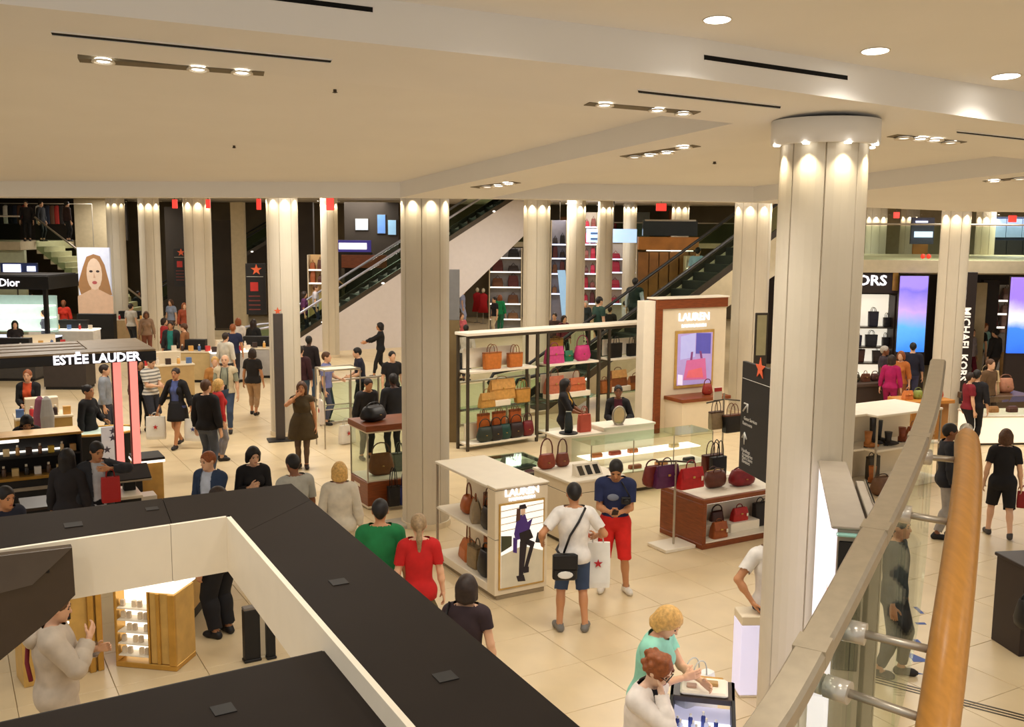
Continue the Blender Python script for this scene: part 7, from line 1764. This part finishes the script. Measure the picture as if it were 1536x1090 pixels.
p21 = person('man in navy t-shirt seen from behind in front of the bald camera man', head_at(349, 487, 1.76), 188, 1.76, skin='tan', hc='auburn', top=('t_shirt', NAVY, .7, .026), bottom=('trousers', (46, 46, 56), 1.9), vox=V3)
p22 = person('shopper in open dark jacket over teal shirt, facing the camera', stand_at(259, 566), 2, 1.72, skin='tan', hc='dark', top=('shirt', (40, 130, 120), .9, .016), extra=('jacket', (44, 44, 46), 1.9, .03, -.1), bottom=('jeans', (66, 78, 98), 1.9), lf=(.1, -.1, 0), rf=(-.08, .1, 0), vox=V3)
p23 = person('kiosk saleswoman in black turned right by the oval glass case', head_at(131, 579, 1.70), 78, 1.70, True, 'tan', 'bun', 'black', top=('jacket', BLK, 1.9, .022), bottom=('trousers', BLK, 1.9), lh=(.08, -.32, 1.08), vox=V2)
h24 = head_at(143, 664, 1.76); v24 = redp + Vector((0, 0, .45)) - h24; v24.rotate(Matrix.Rotation(-math.radians(38), 3, 'Z')); v24 = v24 / (1.76 / 1.75)
p24 = person('man in dark suit holding the red carrier bag at the dark kiosk counter', h24, 38, 1.76, skin='tan', hc='black', top=('shirt', (196, 200, 206), .2, .012), extra=('suit_jacket', (44, 46, 52), 1.95, .028, -.12), bottom=('trousers', (34, 34, 40), 1.9), head=(.3, .2), lh=tuple(v24), vox=V2, fine=True, group='kiosk staff')
p25 = person('person with big dark hair and black coat, back turned beside the suited man', head_at(100, 676, 1.68), 178, 1.68, True, 'tan', 'big', 'black', top=('coat', (36, 32, 34), 1.95, .032, -.2), bottom=('trousers', BLK, 1.9), vox=V2, fine=True, fat=1.1)
p26 = person('person with long black hair leaning over the gold trimmed gondola', head_at(38, 622, 1.52), 30, 1.60, True, 'tan', 'long', 'black', top=('jacket', (30, 28, 32), 1.9, .026), bottom=('trousers', BLK, 1.9), lean=.35, head=(.5, 0), vox=V2)
p27 = person('person in orange top and black jacket under the near kiosk canopy', head_at(41, 556, 1.70), 12, 1.70, True, 'light', 'short', 'auburn', top=('top', (206, 80, 40), .2, .018), extra=('jacket', BLK, 1.9, .028, -.05), bottom=('trousers', (190, 170, 130), 1.9), lh=(.05, -.26, 1.05), rh=(-.07, -.26, 1.05), vox=V2)
p28 = person('person in dark navy at the left edge above the black kiosk roof', head_at(-4, 728, 1.72), 60, 1.72, skin='tan', hc='black', top=('jacket', (30, 34, 52), 1.95, .03), bottom=('trousers', BLK, 1.9), lean=.2, vox=V2)
p29 = person('person in pale grey hooded coat with dark red strap inside the kiosk ring', head_at(78, 893, 1.70), 112, 1.70, False, 'light', 'short', 'brown', top=('coat', (196, 180, 160), 1.95, .045, -.24), bottom=('trousers', (80, 76, 76), 1.9), lh=(.05, -.32, 1.22), rh=(-.08, -.26, 1.36), head=(.25, 0), vox=V1, fine=True, fat=1.15)
hd_ = obj('hood', MB().ell(tuple(np.array((0, .16, 1.42))), (.14, .085, .10), 14, 8), rgbm((196, 180, 160), .85, 'cloth', var=.12, scale=9), p29)
st_ = obj('bag_strap', MB().tube([(.14, .06, 1.515), (.12, .15, 1.46), (.05, .205, 1.35), (-.05, .212, 1.22), (-.15, .18, 1.10)], .018, 6), rgbm((120, 26, 34), .7), p29, label='dark red bag strap')
p30 = person('person in black trousers under the right fascia of the kiosk ring', stand_at(334, 953), -120, 1.72, True, 'tan', 'bob', 'dark', top=('jacket', BLK, 1.9, .03, -.25), bottom=('wide_trousers', BLK, 1.96, .045), shoes=BLK, vox=V2, fine=True)
# round the escalator foot and the middle
def on_slope(u, v, y, label, yaw, **k):
    hgt = k.pop('h', 1.70); q = at(u, v, y); return person(label, (q.x, y, q.z - hgt), yaw, hgt, vox=V3, group='escalator riders', **k)
on_slope(503, 398, 39.6, 'man in salmon pink top riding the left escalator', 100, skin='tan', hc='black', top=('t_shirt', (206, 130, 106), .7, .026), bottom=('trousers', (50, 56, 80), 1.9), rh=(-.2, -.3, 1.0))
on_slope(473, 428, 38.3, 'person in white top riding low on the left escalator', 100, skin='light', hc='brown', top=('t_shirt', (206, 200, 206), .7, .026), bottom=('trousers', (60, 60, 80), 1.9))
on_slope(456, 438, 37.7, 'person in purple at the foot of the left escalator', 100, fem=True, hair='bob', hc='dark', top=('top', (90, 44, 84), .9, .026), bottom=('trousers', (34, 34, 44), 1.9))
p32 = person('woman in black walking left with arm raised before the white escalator side', stand_at(571, 566), -80, 1.70, True, 'tan', 'bob', 'black', top=('top', BLK, 1.9, .024), bottom=('trousers', BLK, 1.9), lf=(.05, -.22, 0), rf=(-.05, .24, .05), lh=(.1, -.48, 1.18), rh=(-.1, -.42, 1.14), vox=V3)
person('man in dark navy t-shirt leaning at the rail behind the vitrine', head_at(541, 522, 1.72), -70, 1.72, skin='light', hc='black', top=('t_shirt', (34, 36, 52), .7, .026), bottom=('trousers', BLK, 1.9), lh=(.08, -.3, 1.05), rh=(-.08, -.3, 1.05), lean=.12, vox=V3)
person('dark haired person in black right behind the vitrine', head_at(588, 528, 1.70), 30, 1.70, skin='light', hc='black', top=('t_shirt', BLK, .8, .026), bottom=('trousers', BLK, 1.9), vox=V3)
person('man in blue and white striped shirt beside the chrome rack', head_at(489, 529, 1.72), 85, 1.72, skin='light', hc='brown', top=('shirt', (120, 124, 170), .75, .026), bottom=('trousers', (70, 76, 96), 1.9), lh=(.1, -.34, 1.1), vox=V3)
person('man in black suit behind the wooden vitrine top, back turned', head_at(590, 562, 1.76), -150, 1.76, skin='dark', hc='black', top=('suit_jacket', (26, 26, 30), 1.95, .03, -.1), bottom=('trousers', BLK, 1.9), vox=V3)
person('person in black with grey cap of hair bending near the vitrine', head_at(547, 567, 1.66), 40, 1.66, skin='tan', hc='dark', top=('jacket', (36, 34, 36), 1.9, .03), bottom=('trousers', BLK, 1.9), lean=.2, vox=V3)
person('tall dark person right of the wide column at the escalator foot', head_at(463, 505, 1.76), 170, 1.76, skin='dark', hc='black', top=('jacket', (34, 26, 28), 1.9, .03), bottom=('jeans', (60, 76, 96), 1.9), vox=V3)
person('person in dark jacket and blue jeans right beside the wide column', head_at(450, 520, 1.72), 175, 1.72, hc='dark', top=('jacket', (60, 30, 34), 1.9, .03), bottom=('jeans', (66, 84, 104), 1.9), vox=V3)
p38 = person('saleswoman in black and yellow with long black hair before the second bay', stand_at(846, 694), 75, 1.68, True, 'brown', 'long', 'black', top=('top', (176, 130, 40), .3, .016), extra=('jacket', BLK, 1.3, .028, -.08), bottom=('trousers', BLK, 1.92), lh=(.10, -.36, 1.08), rh=(-.08, -.36, 1.08), vox=V2, fine=True, group='shop staff')
p39 = person('saleswoman in black jacket behind the white box counter with mirror', head_at(935, 581, 1.66) + E2 * .16, -4, 1.66, True, 'brown', 'short', 'black', top=('top', (90, 36, 50), .3, .014), extra=('jacket', BLK, 1.95, .028, -.05), bottom=('trousers', BLK, 1.9), lh=(.16, -.26, 1.1), rh=(-.1, -.28, 1.08), vox=V2, fine=True, group='shop staff')
on_slope(953, 418, 28.2, 'man in dark vest over white sleeves riding the right escalator', 150, skin='light', hc='black', top=('shirt', (206, 200, 216), 1.8, .016), extra=('vest', (44, 50, 48), .2, .03, -.05), bottom=('trousers', (40, 40, 46), 1.9))
on_slope(899, 446, 27.3, 'dark haired person in dark green at the foot of the right escalator', 120, hc='black', top=('t_shirt', (40, 66, 56), .7, .026), bottom=('trousers', BLK, 1.9))
person('person in dark hoodie at the foot of the right escalator', head_at(915, 461, 1.72), 160, 1.72, hc='dark', top=('hoodie', (44, 36, 36), 1.9, .032), bottom=('trousers', BLK, 1.9), vox=V3)
person('person with white headscarf left of the right escalator foot', head_at(879, 452, 1.70), -30, 1.70, True, hair='bob', hc='grey', top=('top', (36, 44, 44), 1.5, .028), bottom=('trousers', BLK, 1.9), vox=V3)
person('person in pale cream top just above the shelf wall, right part', head_at(897, 476, 1.66), 60, 1.66, True, hair='short', hc='dark', top=('top', (214, 196, 176), .7, .028), bottom=('trousers', (90, 80, 76), 1.9), vox=V3)
on_slope(1047, 372, 30.6, 'person in light blue shirt high on the right escalator', 150, hc='black', top=('shirt', (160, 190, 220), .9, .028), bottom=('trousers', BLK, 1.9))
p41 = person('woman in black top and black shorts walking away at the right edge', stand_at(1498, 804), 158, 1.66, True, 'light', 'bob', 'brown', top=('t_shirt', BLK, .72, .026, -.14), bottom=('shorts', BLK, 1.02, .034), shoes=(70, 64, 60), lf=(.16, -.08, 0, .3), rf=(-.14, .22, .03, -.1), vox=V2, fine=True)
hung('small red bag carried by the woman in black shorts', loc_pt(p41, -.33, -.05, .50), 158, wd=.2, h=.26, d=.08, col=(150, 30, 30), hh=.1)
p42 = person('man in grey trousers and black jacket behind the balustrade brackets', stand_at(1414, 806), 80, 1.76, skin='brown', hc='black', top=('jacket', (30, 30, 36), 1.95, .03, -.14), bottom=('trousers', (150, 144, 138), 1.92, .026), shoes=(26, 24, 24), lf=(.1, -.12, 0), rf=(-.1, .12, 0), vox=V2, fine=True)
p43 = person('person in dark clothes seen through the balustrade glass', stand_at(1334, 1012), 60, 1.72, skin='tan', hc='black', top=('jacket', (40, 46, 50), 1.95, .03, -.1), bottom=('trousers', (34, 34, 40), 1.92, .022), lf=(.08, -.1, 0), rf=(-.08, .1, 0), vox=V2, fine=True)
# crowd further off: label, head pixel, turn, woman, hair, hair colour, top, trousers, height
R_ = [('person in black among the crowd before the portrait, leftmost', 126, 442, 150, 0, 'short', 'black', (30, 28, 30), (30, 28, 30), 1.7),
 ('person in dark brown with back turned before the portrait', 137, 433, 175, 1, 'bob', 'dark', (60, 30, 34), (26, 24, 28), 1.74),
 ('person in black coat right of the portrait middle', 163, 438, 170, 0, 'short', 'dark', (26, 26, 28), (70, 66, 66), 1.74),
 ('person in cream jacket right of the portrait lightbox', 187, 432, -30, 0, 'short', 'dark', (206, 190, 156), (150, 140, 124), 1.76),
 ('person in black beside the cream jacket', 207, 437, 60, 0, 'short', 'black', (30, 28, 32), (36, 36, 44), 1.72),
 ('person in grey shirt with dark backpack behind the near canopy', 196, 456, 160, 0, 'short', 'dark', (180, 172, 160), (40, 40, 46), 1.72),
 ('person in patterned top at the column foot behind the canopy', 219, 468, 20, 1, 'bob', 'brown', (150, 120, 96), (120, 70, 50), 1.66),
 ('person in bright red in front of the far counters', 95, 451, 10, 1, 'short', 'auburn', (206, 50, 30), (180, 30, 26), 1.74),
 ('person in dark clothes by the far left black canopy', 45, 440, 90, 0, 'short', 'black', (30, 30, 34), (28, 28, 32), 1.72),
 ('person in slate grey beside the far left counters', 66, 466, -60, 1, 'bob', 'dark', (90, 96, 110), (40, 40, 50), 1.66),
 ('person in black at the lower left far counter', 22, 482, 30, 1, 'long', 'black', (34, 28, 28), (26, 26, 28), 1.64),
 ('person in grey blue by the kiosk pillars behind the canopy', 156, 548, 100, 0, 'short', 'dark', (140, 144, 150), (60, 60, 70), 1.70),
 ('person in pale blue right of the nearer slim column', 256, 450, -20, 1, 'bob', 'brown', (140, 150, 170), (90, 70, 60), 1.68),
 ('person in rust red right of the slim columns', 276, 455, 30, 1, 'long', 'auburn', (150, 70, 44), (60, 50, 50), 1.66),
 ('person in red cardigan beside the shopper in teal', 246, 478, 90, 1, 'bob', 'dark', (170, 44, 44), (60, 56, 60), 1.64),
 ('person in tan coat right of the shopper in teal', 276, 486, -90, 0, 'short', 'brown', (150, 100, 60), (120, 80, 50), 1.70),
 ('person with red hair behind the man in navy', 357, 478, 200, 1, 'bob', 'auburn', (226, 216, 206), (90, 84, 90), 1.66),
 ('person in black left of the dark standing sign', 380, 480, 170, 1, 'long', 'dark', (30, 28, 26), (40, 36, 36), 1.70),
 ('person in white shirt left of the wide column', 338, 500, 160, 0, 'short', 'dark', (206, 200, 186), (60, 60, 70), 1.70),
 ('person with orange scarf beside the bald camera man', 322, 536, 20, 1, 'short', 'blonde', (176, 120, 60), (60, 60, 70), 1.66),
 ('person with green top among the far middle shelves', 750, 443, 160, 1, 'bob', 'auburn', (30, 140, 84), (40, 110, 80), 1.70),
 ('person in black left of the green top', 742, 446, -60, 1, 'short', 'black', (30, 28, 30), (206, 190, 160), 1.68),
 ('dark haired person left above the shelf wall', 686, 487, 150, 0, 'short', 'black', (34, 38, 54), (40, 40, 46), 1.72),
 ('dark haired person with white bag above the shelf wall', 699, 488, 170, 0, 'short', 'black', (190, 180, 170), (60, 60, 70), 1.72),
 ('person in pale blue between tall column and far shelves', 694, 434, 90, 0, 'short', 'black', (170, 176, 206), (190, 196, 226), 1.74),
 ('person in rose top low beside the far shelves', 692, 470, 40, 1, 'bob', 'brown', (190, 90, 96), (120, 60, 60), 1.64),
 ('person in dark brown right of the bluish column', 832, 470, -20, 0, 'short', 'dark', (80, 60, 56), (50, 44, 44), 1.70),
 ('person in plum between the far columns', 846, 474, 30, 1, 'bob', 'dark', (100, 40, 50), (44, 36, 40), 1.66),
 ('person in white at the foot of the far shelves', 938, 452, 90, 0, 'short', 'dark', (220, 214, 222), (150, 146, 156), 1.70),
 ('person in dark blue under the wood shop', 974, 430, 30, 0, 'short', 'black', (50, 60, 100), (40, 40, 50), 1.72),
 ('dark person at the wood shop panels', 990, 418, 170, 0, 'short', 'black', (28, 26, 28), (26, 24, 26), 1.78),
 ('dark person before the tall blue lightbox', 1370, 515, 160, 0, 'short', 'black', (34, 34, 50), (60, 60, 90), 1.74),
 ('person in magenta top beside the dark table on the right', 1338, 534, 150, 1, 'bob', 'dark', (170, 24, 90), (150, 20, 80), 1.62),
 ('person with grey cap of hair behind the magenta top', 1327, 520, 60, 0, 'short', 'grey', (60, 50, 56), (40, 36, 40), 1.70),
 ('person in orange brown behind the golden table', 1352, 528, -40, 1, 'bob', 'auburn', (190, 110, 50), (150, 90, 50), 1.64),
 ('person in lilac grey leftmost of the shop group', 1458, 494, 30, 1, 'bob', 'brown', (170, 160, 170), (110, 30, 50), 1.70),
 ('tall person in black second in the shop group', 1468, 486, 170, 0, 'short', 'dark', (28, 26, 28), (26, 24, 26), 1.80),
 ('person in aqua top in the middle of the shop group', 1478, 486, 20, 1, 'bob', 'auburn', (150, 200, 196), (190, 180, 170), 1.72),
 ('person in black jacket in the right half of the shop group', 1494, 494, -150, 0, 'short', 'black', (36, 34, 36), (60, 50, 44), 1.74),
 ('person in grey top at right of the shop group', 1512, 488, -20, 0, 'short', 'dark', (150, 144, 140), (170, 130, 80), 1.74),
 ('person in dark red sitting low in front of the shop group', 1456, 560, 90, 1, 'short', 'dark', (120, 24, 36), (30, 28, 30), 1.60),
 ('person in black in front of the shop group', 1466, 556, 140, 0, 'short', 'black', (30, 28, 32), (30, 28, 30), 1.66),
 ('person in brown leather jacket by the wooden pedestal', 1486, 540, 30, 0, 'short', 'brown', (96, 70, 44), (60, 46, 40), 1.70)]
for (lab, u, v, yaw, fem, hair, hc_, tc_, bc_, h_) in R_:
    person(lab, head_at(u, v, h_), yaw, h_, bool(fem), ('light', 'tan', 'light', 'brown')[u % 4], hair, hc_, top=('top', tc_, (1.9, .7, 1.5)[u % 3], .028), bottom=('trousers', bc_, 1.9, .016), lf=(.09, -.06, 0), rf=(-.09, .07, 0), vox=.024, group='distant crowd')
for k, (u, v, lab) in enumerate(((661, 330, 'x'),) if False else ((716, 431, 'left'), (725, 432, 'right'))):
    p = head_at(u, v, 1.75)
    r = thing('mannequin', lab + ' pale headed shop mannequin in red dress in the far middle', 'mannequin', p, 0, 'mannequins in red')
    obj('head', MB().ell((0, 0, 1.63), (.085, .1, .12), 12, 8), M_CREAM, r); obj('dress', MB().loft([se(.52, .3, .55, e=.8), se(.36, .24, 1.05, e=.8), se(.44, .26, 1.3, e=.8), se(.4, .18, 1.42, e=.8), se(.12, .12, 1.5, e=.8)], smooth=True), rgbm((176, 24, 30), .8), r); obj('stand', MB().cyl((0, 0), .02, .02, .6, 8), M_STEEL, r); obj('foot', MB().cyl((0, 0), .16, 0, .02, 14), M_STEEL, r)
for k, (u, yv, lab) in enumerate(((40, 43.2, 'left'), (62, 43.5, 'middle'), (101, 43.2, 'right'))):
    q = at(u, 330, yv); person('dark figure standing on the far left mezzanine, ' + lab + ' one', (q.x, yv, zm), 20 + 60 * k, 1.7, hc='black', top=('jacket', ((34, 28, 28), (26, 26, 30), (60, 40, 36))[k], 1.9, .03), bottom=('trousers', BLK, 1.9), vox=.026, group='people on the mezzanine')
